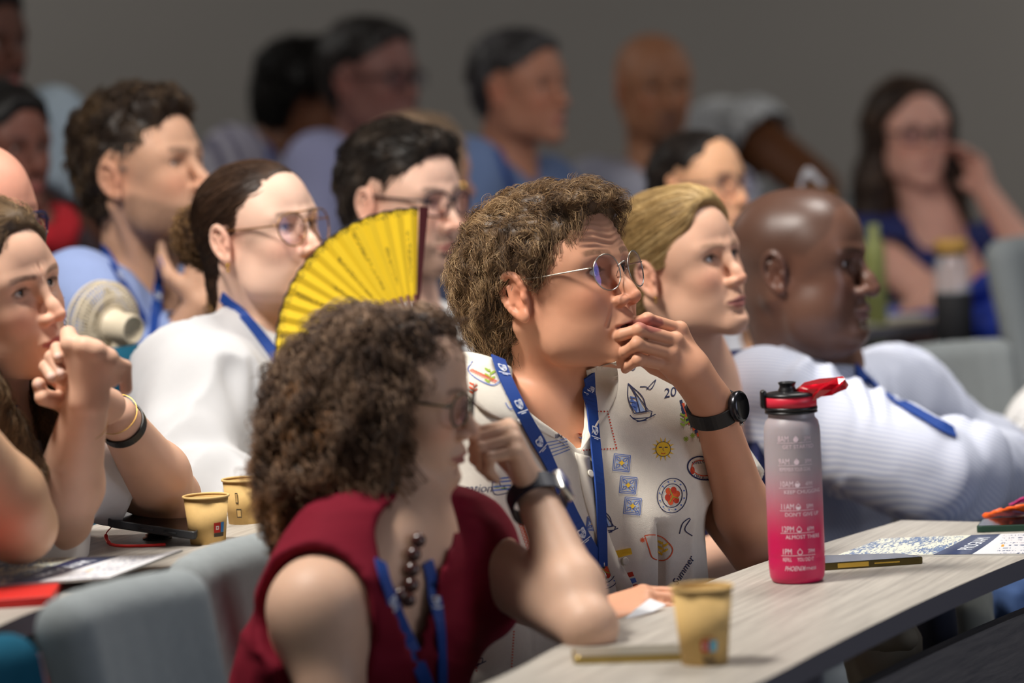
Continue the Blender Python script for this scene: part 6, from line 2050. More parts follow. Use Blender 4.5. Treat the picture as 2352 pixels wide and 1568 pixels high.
# ---- cream desk fan
fcx = P(235, 752, 6.02)
ef = thing('desk_fan', 'small cream electric fan with round grille seen from behind', 'fan', (fcx[0], fcx[1], ZT3))
crm = mat('cream_plastic', (226, 212, 186), rough=.45)
ax_ = nrm((.72, -.66, -.10)); sd = nrm(np.cross((0, 0, 1), ax_)); up_ = np.cross(ax_, sd)
M3 = np.stack([sd, up_, ax_], 1)
Rg = .067
fcx = P(238, 745, 6.02)
m = MB()
for rr_, dz in ((Rg, -.012), (Rg, .004), (Rg * .93, .014), (Rg * .70, .021), (Rg * .48, .024)):
    a = np.linspace(0, 2 * PI, 57); v, f = tube(np.stack([rr_ * np.cos(a), rr_ * np.sin(a), np.full(57, dz)], 1), .0022 if rr_ == Rg else .0014, 6, cap=False); m.add(xf(v, M3, fcx), f)
for i in range(64):
    a = 2 * PI * i / 64
    pts = [(Rg * math.cos(a + .0), Rg * math.sin(a), -.010), (Rg * math.cos(a), Rg * math.sin(a), .004), (Rg * .93 * math.cos(a + .03), Rg * .93 * math.sin(a + .03), .014), (Rg * .7 * math.cos(a + .10), Rg * .7 * math.sin(a + .10), .021), (Rg * .44 * math.cos(a + .2), Rg * .44 * math.sin(a + .2), .024)]
    v, f = tube(pts, .0012, 4); m.add(xf(v, M3, fcx), f)
m.build('rear_grille', crm, ef)
m = MB()
for i in range(40):
    a = 2 * PI * i / 40
    v, f = tube([(Rg * math.cos(a), Rg * math.sin(a), -.012), (Rg * .9 * math.cos(a), Rg * .9 * math.sin(a), -.022), (Rg * .2 * math.cos(a + .2), Rg * .2 * math.sin(a + .2), -.026)], .0011, 4); m.add(xf(v, M3, fcx), f)
v, f = lathe([(0, -.029), (.018, -.028), (.019, -.024)], 28); m.add(xf(v, M3, fcx), f)
m.build('front_grille', crm, ef)
v, f = lathe([(Rg * .47, .020), (Rg * .40, .027), (.0245, .030), (.0240, .066), (.0225, .070), (.0190, .070), (.0185, .064), (0, .063)], 40); link('motor_housing', xf(v, M3, fcx), f, crm, ef)
for i in range(5):
    a0 = 2 * PI * i / 5
    V = []; F = []
    for p in range(7):
        for q in range(5):
            r = .014 + (Rg * .86 - .014) * p / 6; a = a0 + (-.42 + .84 * q / 4) * (1 - .25 * abs(p - 3) / 3)
            V.append((r * math.cos(a), r * math.sin(a), -.004 + .010 * (q / 4 - .5)))
    for p in range(6):
        for q in range(4): F.append((p * 5 + q, p * 5 + q + 1, p * 5 + q + 6, p * 5 + q + 5))
    o = link('fan_blade', xf(V, M3, fcx), F, mat('cream_blade', (214, 204, 184), rough=.4), ef)
v, f = tube(smooth_path([fcx + ax_ * .035, fcx + ax_ * .034 - (0, 0, .05), fcx + ax_ * .03 - (0, 0, .10), np.array([fcx[0] + .02, fcx[1] - .02, ZT3 + .015])], 5), [.014] * 10 + [.013] * 6, 12); link('neck', v, f, crm, ef)
v, f = lathe([(0, .022), (.03, .021), (.045, .012), (.048, 0), (0, 0)], 36); link('base', v + (fcx[0] + .02, fcx[1] - .02, ZT3), f, crm, ef)
# desk it stands on
fr3 = [np.array(p[:2]) + np.array([-.93 - .10, .42]) for p in fr_left[1:9]]
desk('desk of the third row carrying the cream fan', fr3, [p + np.array([-.12, .30]) for p in fr3], ZT3, panel=True, floor=.14)

# ---- bottle with cork-coloured lid
bb = P(2194, 838, 7.85)
zb = bb[2]
r_ = thing('glass_bottle', 'clear glass bottle with wooden lid and black lower sleeve, right of the bald man', 'bottle', bb)
rr_ = .0395
v, f = lathe([(0, .0), (rr_, 0), (rr_, .148), (rr_ * .97, .150)], 40); link('rubber_sleeve', v + bb, f, mat('black_sleeve', (34, 34, 37), rough=.7), r_)
v, f = lathe([(rr_ * .96, .12), (rr_ * .96, .200), (rr_ * .90, .212), (rr_ * .78, .220), (rr_ * .74, .224), (rr_ * .74, .232)], 40); link('glass_wall', v + bb, f, mat('thin_glass', (225, 230, 235), rough=.03, alpha=.35, spec=.9, coat=1.0), r_)
v, f = lathe([(0, .258), (rr_ * .84, .258), (rr_ * .87, .255), (rr_ * .87, .228), (0, .228)], 40); link('wooden_lid', v + bb, f, mat('bamboo_lid', (206, 160, 84), rough=.5, noise=.15, nscale=60), r_)
v, f = lathe([(0, 0), (.025, 0), (.026, .004), (.026, .18), (.022, .20), (.013, .215), (.013, .235), (0, .236)], 32)
yb = P(2016, 812, 8.0)
o = link('drink_bottle', v * (.9, .9, 1.15) + yb, f, mat('lime_plastic', (150, 156, 92), rough=.4)); tag(o, 'lime-yellow drink bottle just visible past the bald man\'s profile', 'bottle')
# blue bag on the chair by the right edge
def soft(name, label, cat, fn, m_, h=.008, ns=(.012, 14)):
    S = Sdf(); fn(S); S.disp(lambda p: ns[0] * fbm(p * np.float32(ns[1]), 3))
    v, q = S.mesh(h); o = link(name, v, q, m_); return tag(o, label, cat)
q0 = P(2265, 740, 7.95)
soft('backpack', 'bright blue bag hanging by the chair at the right edge', 'bag', lambda S: (S.ell(P(2262, 752, 7.95), (.065, .06, .05), k=0), S.ell(P(2258, 800, 7.95), (.028, .03, .05), k=.02), S.cone(P(2228, 672, 8.0), P(2330, 632, 8.05), .024, .022, k=.01), S.cone(P(2240, 690, 8.05), P(2300, 720, 8.0), .026, .026, k=.02)), mat('royal_blue_nylon', (34, 62, 176), rough=.6))
soft('tote_bag', 'pale grey cloth patch bag beside the blue bag', 'bag', lambda S: S.ell(P(2200, 735, 8.2), (.05, .05, .025)), mat('pale_canvas', (190, 186, 190), rough=.9))
# papers on the far desk
for i, (pts, c_, lb, dz) in enumerate((([(1980, 745), (1990, 715), (2110, 705), (2120, 730)], (232, 226, 206), 'cream papers on the far desk under the long haired woman\'s elbow', .003), ([(2030, 722), (2040, 706), (2150, 700), (2160, 718)], (60, 90, 190), 'blue printed leaflet lying on the cream papers', .006))):
    v = [T(x, y, ZT2 + .03 + dz) for x, y in pts]
    o = link('leaflet', v + [q - np.array([0, 0, .002]) for q in v], [(0, 1, 2, 3), (7, 6, 5, 4)] + [(k, 4 + k, 4 + (k + 1) % 4, (k + 1) % 4) for k in range(4)], mat('leaflet_%d' % i, c_, rough=.7), smooth=False); tag(o, lb, 'leaflet')
# bags on the shelf under the front desk
soft('canvas_bag', 'beige canvas bag on the shelf under the front desk', 'bag', lambda S: (S.ell(T(2030, 1510, ZT - .17), (.055, .075, .075)), S.cone(T(2000, 1470, ZT - .12), T(2080, 1470, ZT - .12), .012, .012, k=.01)), mat('beige_canvas', (150, 140, 122), rough=.95), ns=(.012, 22))
soft('pouch', 'grey felt pouch standing on the shelf under the front desk', 'bag', lambda S: (S.ell(T(2230, 1412, ZT - .15), (.035, .045, .075))), mat('grey_felt', (134, 136, 128), rough=.95), ns=(.006, 20))
soft('pouch', 'dark blue-grey pouch on the shelf left of the grey felt pouch', 'bag', lambda S: (S.ell(T(2150, 1440, ZT - .15), (.030, .05, .07))), mat('slate_cloth', (56, 60, 76), rough=.95), ns=(.006, 20))
soft('jacket', 'dark blue garment bundled at the far end of the shelf', 'jacket', lambda S: (S.ell(T(2330, 1365, ZT - .14), (.06, .10, .07))), mat('denim_blue', (60, 84, 128), rough=.95), ns=(.012, 22))
# red bag with a voucher in the lower left corner
soft('plastic_bag', 'red plastic bag on the seat in the lower left corner', 'bag', lambda S: (S.ell(P(105, 1600, 4.55), (.05, .05, .05))), mat('red_gloss', (206, 24, 52), rough=.25, coat=.6), ns=(.010, 30), h=.004)
vc = [P(62, 1500, 4.47), P(100, 1500, 4.47), P(110, 1575, 4.47), P(66, 1575, 4.47)]
o = link('voucher', vc + [q + np.array([0, .002, 0]) for q in vc], [(0, 1, 2, 3), (7, 6, 5, 4)] + [(k, 4 + k, 4 + (k + 1) % 4, (k + 1) % 4) for k in range(4)], mat('pale_pink_card', (216, 160, 172), rough=.4, coat=.5), smooth=False)
tag(o, 'pale voucher card leaning on the red plastic bag', 'card')
mm = MB()
eu, ev_ = (vc[1] - vc[0]), (vc[3] - vc[0])
for i, s_ in enumerate(('MEAL', 'VOUCHER')):
    v, f = text_mesh(s_, 1.0); v[:, :2] -= v[:, :2].min(0); v[:, 0] /= v[:, 0].max(); v[:, 1] /= v[:, 1].max()
    mm.add(vc[0] + np.outer(.25 + .35 * i + v[:, 1] * -.22 + .1, eu) * 1 + np.outer(.95 - v[:, 0] * .85, ev_) + np.array([0, -.0008, 0]), f)
mm.build('card_print', mat('dark_ink', (60, 30, 40), rough=.7), o, smooth=False)
# ---------------------------------------------------------------- motifs printed on the holiday shirt
INKS = dict(n=(38, 44, 86), b=(82, 112, 186), o=(224, 88, 46), y=(240, 194, 50), g=(150, 178, 58), r=(196, 60, 36), l=(160, 184, 226))
ik = list(INKS)
imats = [mat('shirt_ink_' + k, INKS[k], rough=.85) for k in ik]
prints = MB()
SH = [main.sb]
OCC = [main.bv]
sh_ob = [o for o in main.root.children if o.name.startswith('shirt')][0]
# open camp collar
LEAF = []
def leaf(top, out, n=14, m_=7):
    """collar leaf laid over the shirt between a neck edge and an outer edge"""
    a = smooth_path([(x, y, 0) for x, y in top], 8); b = smooth_path([(x, y, 0) for x, y in out], 8)
    t = np.linspace(0, 1, n)
    f_ = lambda p: np.stack([np.interp(t * (len(p) - 1), np.arange(len(p)), p[:, k]) for k in (0, 1)], 1)
    a, b = f_(a), f_(b)
    G = np.zeros((n, m_, 3)); D = np.full((n, m_), np.nan)
    for i in range(n):
        for k in range(m_):
            px = a[i] + (b[i] - a[i]) * k / (m_ - 1)
            ds = [h[3] for h in (raypix(main.sb, *px), raypix(main.bv, *px)) if h[0] is not None]
            G[i, k, :2] = px
            if ds: D[i, k] = min(ds)
    mean = np.nanmean(D)
    D = np.where(np.isnan(D), mean, D)
    for _ in range(4):
        E = D.copy(); E[1:-1] = (D[:-2] + 2 * D[1:-1] + D[2:]) / 4; E[:, 1:-1] = (E[:, :-2] + 2 * E[:, 1:-1] + E[:, 2:]) / 4; D = np.minimum(E, D + .002)
    V = []
    for lay in (0, 1):
        for i in range(n):
            for k in range(m_):
                lift = .004 + .006 * math.sin(PI * min(1, (k + .6) / m_)) + .003 * k / m_
                V.append(CAMP + nrm(ray(*G[i, k, :2])) * (D[i, k] - lift + lay * .0016))
    F = []; N_ = n * m_
    for i in range(n - 1):
        for k in range(m_ - 1):
            q = i * m_ + k
            F.append((q, q + 1, q + m_ + 1, q + m_)); F.append((N_ + q + m_, N_ + q + m_ + 1, N_ + q + 1, N_ + q))
    rim = [k for k in range(m_)] + [i * m_ + m_ - 1 for i in range(1, n)] + [(n - 1) * m_ + k for k in range(m_ - 2, -1, -1)] + [i * m_ for i in range(n - 2, 0, -1)]
    for q in range(len(rim)):
        a_, b_ = rim[q], rim[(q + 1) % len(rim)]
        F.append((a_, N_ + a_, N_ + b_, b_))
    LEAF.append(BVHTree.FromPolygons([tuple(map(float, v)) for v in V], [list(map(int, f)) for f in F]))
    return link('collar', V, F, m_shirt, sh_ob)
leaf([(1128, 822), (1148, 868), (1190, 925), (1250, 985), (1322, 1036)], [(1052, 842), (1062, 885), (1100, 935), (1150, 962), (1210, 962)])
leaf([(1346, 850), (1352, 890), (1352, 935), (1346, 990), (1334, 1038)], [(1415, 830), (1420, 865), (1418, 900), (1400, 940), (1366, 990)])
def onto(px, py, off=.0009):
    hs = [h for h in [raypix(b_, px, py) for b_ in [main.sb] + LEAF] if h[0] is not None]
    if not hs: return None
    h = min(hs, key=lambda t: t[3])
    nv = np.array(h[1])
    if np.dot(nv, CAMP - np.array(h[0])) < 0: nv = -nv
    return np.array(h[0]) + nv * off, nv
def stroke(pts, w_=2.2, ink='n', closed=False, n=4, jit=0):
    pp = smooth_path([(x, y, 0) for x, y in pts], n, closed)[:, :2] if len(pts) > 2 else np.array(pts, dtype=float)
    if closed: pp = np.concatenate([pp, pp[:1]])
    # resample
    L = np.concatenate([[0], np.cumsum(np.linalg.norm(np.diff(pp, axis=0), axis=1))])
    if L[-1] < 1: return
    k = max(2, int(L[-1] / 5) + 1)
    t = np.linspace(0, L[-1], k)
    pp = np.stack([np.interp(t, L, pp[:, 0]), np.interp(t, L, pp[:, 1])], 1)
    d = np.gradient(pp, axis=0); d /= np.linalg.norm(d, axis=1)[:, None] + 1e-9
    nn = np.stack([-d[:, 1], d[:, 0]], 1) * w_ / 2
    prev = None
    for a, b in zip(pp + nn, pp - nn):
        A, B = onto(*a), onto(*b)
        if A is None or B is None or np.linalg.norm(A[0] - B[0]) > .02: prev = None; continue
        if prev is not None and np.linalg.norm(prev[0] - A[0]) < .03:
            prints.add([prev[0], A[0], B[0], prev[1]], [(0, 1, 2, 3)], ik.index(ink))
        prev = (A[0], B[0])
def blobp(cx, cy, rx, ry, ink, n=14, rot=0, wob=0, seed=0):
    pts = []
    for i in range(n):
        a = 2 * PI * i / n; q = 1 + wob * math.sin(a * 3 + seed)
        x, y = rx * q * math.cos(a), ry * q * math.sin(a)
        pts.append((cx + x * math.cos(rot) - y * math.sin(rot), cy + x * math.sin(rot) + y * math.cos(rot)))
    fillp(pts, ink)
def fillp(pts, ink, off=.0007):
    c = (sum(p[0] for p in pts) / len(pts), sum(p[1] for p in pts) / len(pts))
    O = [onto(*p, off) for p in [c] + list(pts)]
    if any(o is None for o in O): return
    V = [o[0] for o in O]
    if max(np.linalg.norm(v - V[0]) for v in V) > .06: return
    n = len(pts)
    prints.add(V, [(0, 1 + i, 1 + (i + 1) % n) for i in range(n)], ik.index(ink))
def circ(cx, cy, rx, ry, w_, ink, rot=0, a0=0, a1=2 * PI):
    pts = [(cx + rx * math.cos(a) * math.cos(rot) - ry * math.sin(a) * math.sin(rot), cy + rx * math.cos(a) * math.sin(rot) + ry * math.sin(a) * math.cos(rot)) for a in np.linspace(a0, a1, 22)]
    stroke(pts, w_, ink, n=2)
def tile(cx, cy, s_=19, rot=.1):
    R2 = lambda x, y: (cx + x * math.cos(rot) - y * math.sin(rot), cy + x * math.sin(rot) + y * math.cos(rot))
    for k in (1, .82):
        q = [R2(*p) for p in ((-s_ * k, -s_ * k), (s_ * k, -s_ * k), (s_ * k, s_ * k), (-s_ * k, s_ * k))]
        for i in range(4): stroke([q[i], q[(i + 1) % 4]], 1.6, 'b')
    for i in range(4):
        a = PI / 4 + i * PI / 2
        stroke([R2(s_ * .25 * math.cos(a), s_ * .25 * math.sin(a)), R2(s_ * .6 * math.cos(a + .3), s_ * .6 * math.sin(a + .3)), R2(s_ * .95 * math.cos(a), s_ * .95 * math.sin(a))], 1.8, 'b')
        stroke([R2(s_ * .25 * math.cos(a), s_ * .25 * math.sin(a)), R2(s_ * .6 * math.cos(a - .3), s_ * .6 * math.sin(a - .3)), R2(s_ * .95 * math.cos(a), s_ * .95 * math.sin(a))], 1.8, 'b')
        a += PI / 4
        blobp(*R2(s_ * .55 * math.cos(a), s_ * .55 * math.sin(a)), 2.6, 2.6, 'l', 8)
    blobp(cx, cy, 5, 5, 'y', 10)
def sailboat(cx, cy, k=1.0, lean=0.0):
    q = lambda x, y: (cx + k * (x + lean * -y), cy + k * y)
    fillp([q(-14, -42), q(2, -18), q(14, 10), q(22, 22), q(0, 24)], 'l'); fillp([q(-14, -42), q(-14, -10), q(-10, 12), q(0, 24), q(4, 2)], 'b')
    for pts in ([(-20, -46), (-20, -10), (-6, 26)], [(-20, -46), (-4, -20), (8, 22)], [(-20, -46), (14, -14), (24, 20)], [(-20, -46), (28, 18)], [(-6, 26), (28, 20)], [(10, 24), (36, 20), (34, 32)], [(-10, 38), (10, 44), (46, 28)], [(-16, 30), (-6, 38), (30, 36)], [(0, 46), (24, 42)]):
        stroke([q(*p) for p in pts], 2.2, 'n')
    for y in (-14, -4, 6): stroke([q(-16, y), q(-2, y + 3)], 3, 'b')
def gull(cx, cy, k=1):
    stroke([(cx - 20 * k, cy + 4), (cx - 4 * k, cy + 4), (cx + 4 * k, cy + 12 * k), (cx + 14 * k, cy + 2), (cx + 20 * k, cy - 14 * k)], 2, 'n'); stroke([(cx - 4 * k, cy + 12 * k), (cx + 8 * k, cy - 2), (cx + 20 * k, cy - 14 * k)], 1.6, 'n')
def sun(cx, cy, r=17):
    for i in range(14):
        a = 2 * PI * i / 14
        fillp([(cx + r * .9 * math.cos(a - .16), cy + r * .9 * math.sin(a - .16)), (cx + r * 1.65 * math.cos(a), cy + r * 1.65 * math.sin(a)), (cx + r * .9 * math.cos(a + .16), cy + r * .9 * math.sin(a + .16))], 'y')
    blobp(cx, cy, r, r, 'y', 18); circ(cx, cy, r, r, 1.2, 'n')
    for s_ in (-1, 1): stroke([(cx + s_ * 3, cy - 4), (cx + s_ * 10, cy - 4)], 2, 'n')
    stroke([(cx, cy - 4), (cx - 1, cy + 3), (cx + 2, cy + 4)], 1.2, 'n'); stroke([(cx - 5, cy + 9), (cx, cy + 11), (cx + 5, cy + 9)], 1.8, 'r')
def plate(cx, cy, rx=34, ry=40, rot=.2):
    circ(cx, cy, rx, ry, 1.8, 'n', rot); circ(cx, cy, rx * .68, ry * .68, 1.8, 'n', rot)
    for i, (dx, dy) in enumerate(((-8, -10), (4, -13), (12, -4), (-10, 4), (2, 2), (10, 10), (-3, 14))):
        blobp(cx + dx, cy + dy, 6.5, 8, 'r' if i % 2 else 'o', 10)
    for a, b in (((-6, -16), (2, 2)), ((2, 2), (14, 6)), ((2, 2), (-6, 16))): stroke([(cx + a[0], cy + a[1]), (cx + b[0], cy + b[1])], 1.8, 'g')
    for i in range(12):
        a = 2 * PI * i / 12; x, y = rx * .84 * math.cos(a), ry * .84 * math.sin(a)
        blobp(cx + x * math.cos(rot) - y * math.sin(rot), cy + x * math.sin(rot) + y * math.cos(rot), 2, 2, 'b', 6)
def knot(cx, cy, k=1):
    for s_ in (-1, 1):
        for o_ in (-3, 0, 3):
            stroke([(cx - 40 * k, cy + s_ * 9 + o_), (cx - 20 * k, cy + s_ * 9 + o_), (cx, cy - s_ * 11 + o_), (cx + 18 * k, cy - s_ * 9 + o_), (cx + 24 * k, cy + o_), (cx + 14 * k, cy + s_ * 10 + o_), (cx - 4, cy + s_ * 4 + o_)], 1.7, 'n')
            stroke([(cx + 40 * k, cy + s_ * 8 + o_), (cx + 20 * k, cy + s_ * 8 + o_), (cx, cy + s_ * 11 + o_), (cx - 24 * k, cy + o_)], 1.5, 'n')
def spray(cx, cy, ink='g', k=1, up=-1):
    stroke([(cx, cy), (cx + 4 * k, cy + up * 18 * k), (cx + 2 * k, cy + up * 36 * k)], 1.8, ink)
    for i in range(5):
        s_ = 1 if i % 2 else -1; y = cy + up * (6 + 7 * i) * k
        blobp(cx + 3 * k + s_ * 7 * k, y, 8 * k, 3 * k, ink, 10, rot=-s_ * .6)
def wavy(x0, y0, x1, y1, ink='o', w_=1.8, amp=4, n=9):
    d = np.array([x1 - x0, y1 - y0]); L = np.linalg.norm(d); d = d / L; m_ = np.array([-d[1], d[0]])
    stroke([tuple(np.array([x0, y0]) + d * L * i / n + m_ * amp * (1 if i % 2 else -1)) for i in range(n + 1)], w_, ink)
def curls(x0, y0, x1, y1, ink='o', r=5):
    n = int(math.hypot(x1 - x0, y1 - y0) / (r * 1.5))
    pts = []
    for i in range(n * 8):
        t = i / (n * 8); a = i * 2 * PI / 8
        pts.append((x0 + (x1 - x0) * t + r * math.cos(a), y0 + (y1 - y0) * t + r * math.sin(a)))
    stroke(pts, 1.5, ink, n=1)
def dotted(x0, y0, x1, y1, ink='r'):
    n = int(math.hypot(x1 - x0, y1 - y0) / 6)
    for i in range(n):
        t = i / max(n - 1, 1); x, y = x0 + (x1 - x0) * t, y0 + (y1 - y0) * t
        blobp(x, y, 2.2, 1.8, ink, 6)
def write(s_, x, y, size, ink='n', rot=0, slant=.25):
    v, f = text_mesh(s_, size)
    v[:, 0] = v[:, 0] + slant * v[:, 1]
    V = []
    for a in v:
        px, py = x + a[0] * math.cos(rot) + a[1] * math.sin(rot), y + a[0] * math.sin(rot) - a[1] * math.cos(rot)
        o = onto(px, py)
        if o is None: return
        V.append(o[0])
    prints.add(V, f, ik.index(ink))
sailboat(1462, 925, .95); sailboat(1390, 1195, .62); sailboat(1080, 1495, .8)
gull(1450, 845, .6); gull(1488, 885, .9); gull(1260, 960, .5)
sun(1523, 1031); tile(1427, 1063); tile(1442, 1114); tile(1452, 1162); tile(1320, 1216, 16); tile(1362, 1203, 15)
plate(1543, 1138); plate(1385, 1310, 40, 42); knot(1118, 1190); knot(1290, 992, .4)
write('vacation', 1040, 1130, 27); write('20', 1524, 915, 30, rot=-.2); write('Summer', 1555, 1345, 22, rot=-1.0)
for x, y, k, i in ((1122, 880, .9, 'g'), (1045, 1195, 1.1, 'g'), (1520, 1275, .9, 'y'), (1195, 962, .6, 'g'), (1085, 905, .7, 'o'), (1570, 980, .8, 'g'), (1110, 1470, .8, 'o'), (1510, 1370, .6, 'o')): spray(x, y, i, k)
dotted(1395, 945, 1415, 1028); dotted(1415, 1030, 1340, 1034); dotted(1365, 945, 1395, 945, 'r'); dotted(1090, 1450, 1095, 1540); dotted(1180, 1450, 1175, 1530, 'o')
wavy(1005, 1140, 1060, 1215, 'n', 2, 4, 11); curls(1020, 1150, 1050, 1230, 'o'); wavy(1125, 1092, 1170, 1130, 'n', 1.8, 3, 9); curls(1190, 1190, 1225, 1290, 'o', 5)
stroke([(1180, 1180), (1200, 1178), (1215, 1200), (1222, 1240), (1240, 1300)], 2.4, 'n'); stroke([(1075, 1125), (1080, 1150), (1110, 1160)], 2, 'n')
for y in (1100, 1108, 1118, 1126): stroke([(1132, y), (1172, y - 4)], 3.2, 'b')
stroke([(1130, 1095), (1135, 1135), (1178, 1128)], 2, 'n')
blobp(1140, 1118, 8, 3, 'g'); blobp(1158, 1122, 8, 3, 'g')
for i in range(5): stroke([(1245 + 4 * i, 1018 + 8 * i), (1300 + 2 * i, 1008 + 6 * i)], 1.8, 'b')
stroke([(1085, 830), (1075, 850), (1095, 870), (1130, 885), (1150, 872), (1146, 850)], 2, 'b'); curls(1080, 850, 1140, 878, 'o', 4)
stroke([(1160, 905), (1185, 905), (1190, 925), (1172, 940), (1160, 925)], 2, 'b'); blobp(1175, 922, 6, 6, 'y')
for i in range(6): fillp([(1318 + (i % 2) * 2, 958 + i * 9), (1338, 960 + i * 9), (1336, 965 + i * 9), (1318, 963 + i * 9)], 'o' if i % 2 == 0 else 'b')
stroke([(1480, 1230), (1490, 1260), (1500, 1282), (1530, 1285), (1545, 1262), (1530, 1240), (1515, 1230), (1495, 1228), (1480, 1230)], 2.2, 'o')
fillp([(1410, 1265), (1448, 1258), (1452, 1272), (1415, 1282)], 'y')
for i in range(4): fillp([(1440 + i * 6, 1315 + i * 14), (1452 + i * 6, 1312 + i * 14), (1456 + i * 6, 1322 + i * 14), (1444 + i * 6, 1326 + i * 14)], 'r' if i % 2 == 0 else 'b')
for i in range(9):
    fillp([(1560 + 5 * i, 920 + 7 * i), (1566 + 5 * i, 918 + 7 * i), (1574 + 5 * i, 950 + 7 * i), (1566 + 5 * i, 954 + 7 * i)], 'o' if i % 2 else 'n')
circ(1612, 1075, 34, 26, 3, 'n', .3); circ(1612, 1075, 24, 17, 2, 'o', .3); write('WELCOME', 1590, 1068, 11, 'n', -.2, 0); write('ON BOARD', 1592, 1095, 10, 'n', .3, 0)
blobp(1590, 1080, 5, 9, 'r'); blobp(1630, 1060, 5, 9, 'r')
for cx, cy in ((1590, 1000), (1575, 1008), (1220, 1420), (1150, 1430), (1250, 1370), (1475, 1240)):
    for i in range(4):
        a = i * PI / 4; stroke([(cx - 6 * math.cos(a), cy - 6 * math.sin(a)), (cx + 6 * math.cos(a), cy + 6 * math.sin(a))], 2, 'g' if cy < 1100 else 'o')
circ(1270, 1290, 14, 10, 2, 'g'); wavy(1300, 1370, 1340, 1420, 'o'); stroke([(1560, 1225), (1568, 1200), (1586, 1190), (1572, 1215), (1590, 1230)], 2, 'n')
prints.build('printed_motifs', None, sh_ob, smooth=False, mats=imats)
# placket and buttons
B1, N1 = surf_path([main.sb], [(1335, 1045), (1350, 1120), (1372, 1200), (1405, 1290), (1450, 1390)], 8, .0012)
v, f = ribbon(B1, N1, .026, .0012); link('placket', v, f, m_shirt, sh_ob)
for px_, py_ in ((1352, 1090), (1378, 1190), (1432, 1288)):
    o = onto(px_, py_, .004)
    if o is None: continue
    v, f = lathe([(0, .0016), (.0035, .0012), (.0052, .0014), (.0056, 0), (0, 0)], 20)
    nz = nrm(o[1]); a = nrm(np.cross(nz, (0, 0, 1))); v = xf(v, np.stack([a, np.cross(nz, a), nz], 1), o[0])
    link('button', v, f, mat('shell_button', (226, 220, 208), rough=.25, coat=.5), sh_ob)
# lanyard
lanyard(main, [(1140, 828), (1160, 880), (1200, 960), (1240, 1030), (1280, 1120), (1325, 1215), (1372, 1295)], w_=.0205, marks=(.08, .25, .42, .62, .84), n=8, off=.005)
lanyard(main, [(1346, 858), (1352, 930), (1358, 1000), (1368, 1100), (1374, 1200), (1376, 1300)], w_=.0195, marks=(.08, .32), n=8, off=.006)
h = raypix(main.sb, 1380, 1320)
if h[0] is not None:
    q = np.array(h[0]); m = MB()
    v, f = rbox(.012, .004, .010, .0015); m.add(v + q + (0, -.006, .014), f)
    v, f = tube([q + (0.007 * math.cos(a), -.008, -.004 + .011 * math.sin(a)) for a in np.linspace(0, 2 * PI, 20)], .0012, 6); m.add(v, f)
    m.build('lanyard_clip', mat('steel', (170, 168, 165), rough=.25, metal=1), main.root)
# wrist watch
a, b = main.j['ell'], main.j['wrl']
strap = band(main.root, a, b, .955, .022, .0345, mat('black_silicone', (26, 26, 28), rough=.5), 'watch_strap', th=.0028, squash=.92)
wc = P(1668, 915, 5.12)
ax_ = nrm(P(1700, 905, 5.06) - P(1620, 925, 5.15)); ax_ = nrm(np.array([.86, -.50, .12]))
sd = nrm(np.cross(ax_, (0, 0, 1))); M3 = np.stack([sd, np.cross(ax_, sd), ax_], 1)
wc = a + (b - a) * .955 + ax_ * .034
v, f = lathe([(0, -.002), (.0185, -.002), (.0205, .000), (.0215, .004), (.0215, .008), (.0200, .0105), (.0180, .0115)], 40); w1 = link('watch_case', xf(v, M3, wc), f, mat('dark_steel', (60, 60, 64), rough=.25, metal=.9), main.root)
v, f = lathe([(.0182, .0112), (.0176, .0108), (0, .0112)], 40); link('watch_glass', xf(v, M3, wc), f, scr, w1)
v, f = tube([xf([(0, .0215, .005)], M3, wc)[0], xf([(0, .0255, .005)], M3, wc)[0]], .0028, 10); link('crown_button', v, f, mat('steel', (170, 168, 165), rough=.25, metal=1), w1)
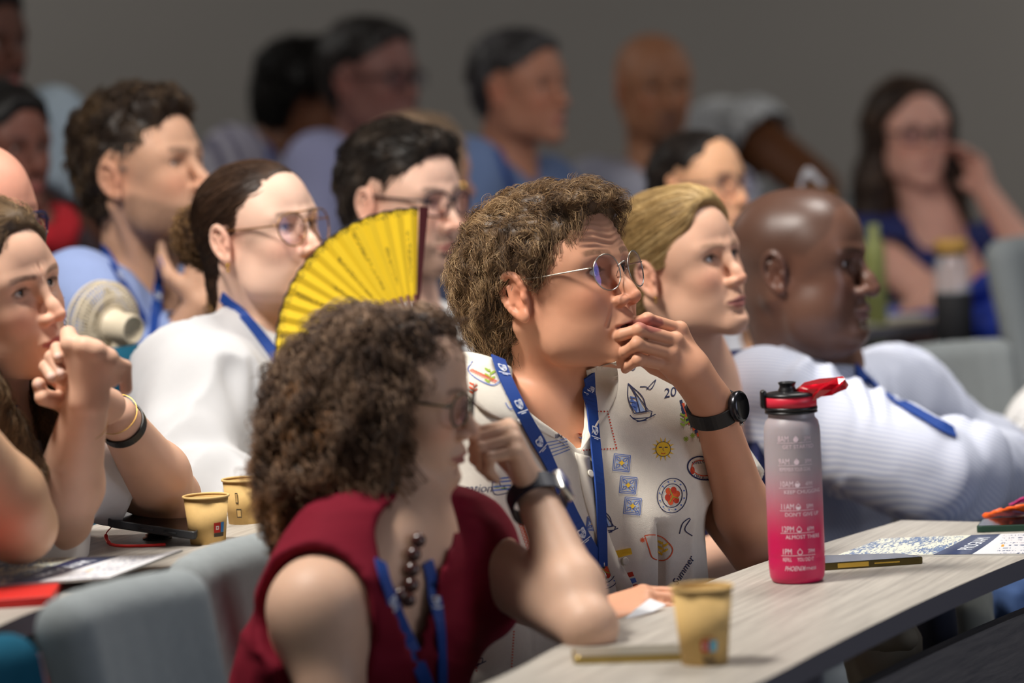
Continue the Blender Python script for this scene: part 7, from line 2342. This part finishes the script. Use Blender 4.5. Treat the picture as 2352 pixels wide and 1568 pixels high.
# smart watch of the woman in front
a, b = red.j['ell'], red.j['wrl']
band(red.root, a, b, .93, .024, .0335, mat('navy_silicone', (26, 28, 44), rough=.5), 'watch_strap', th=.003)
wc = a + (b - a) * .93; ax_ = nrm(np.array([.95, -.25, .28])); ax_ = nrm(ax_ - nrm(b - a) * np.dot(ax_, nrm(b - a))); dz = nrm(b - a)
v, f = rbox(.030, .036, .010, .004, 3); M3 = np.stack([np.cross(dz, ax_), dz, ax_], 1)
w1 = link('watch_case', xf(v, M3, wc + ax_ * .037), f, mat('steel', (170, 168, 165), rough=.25, metal=1), red.root)
v, f = rbox(.026, .032, .002, .0009, 1); link('watch_glass', xf(v, M3, wc + ax_ * .0425), f, mat('dark_blue_glass', (60, 70, 120), rough=.08, coat=1), w1)
# floral marks on the blonde woman's top
fl_ = MB(); rs = random.Random(5)
flm = [mat('petal_white', (206, 206, 226), rough=.8), mat('petal_violet', (108, 104, 178), rough=.8), mat('petal_yellow', (206, 190, 70), rough=.8)]
bv0, bq0 = bl.sv.astype(float), bl.sq
pts_, nrs_ = sample_surface(bv0, bq0, 260, np.random.RandomState(2))
for p, nv in zip(pts_, nrs_):
    if np.dot(nv, CAMP - p) < 0: continue
    a = nrm(np.cross(nv, (0, 0, 1))); b = np.cross(nv, a); k = rs.uniform(.003, .007); c_ = rs.choice((0, 1, 1))
    for i in range(5):
        t = 2 * PI * i / 5
        c2 = p + nv * .0012 + (a * math.cos(t) + b * math.sin(t)) * k
        fl_.add([c2] + [c2 + (a * math.cos(s_) + b * math.sin(s_)) * k * .55 for s_ in np.linspace(0, 2 * PI, 8)[:-1]], [(0, 1 + q, 1 + (q + 1) % 7) for q in range(7)], c_)
    fl_.add([p + nv * .0014] + [p + nv * .0014 + (a * math.cos(s_) + b * math.sin(s_)) * k * .4 for s_ in np.linspace(0, 2 * PI, 7)[:-1]], [(0, 1 + q, 1 + (q + 1) % 6) for q in range(6)], 2)
fl_.build('flower_print', None, [o for o in bl.root.children if o.name.startswith('floral_top')][0], smooth=False, mats=flm)
# leafy pattern of the far-left shirt is left to its blur: pale and blue patches
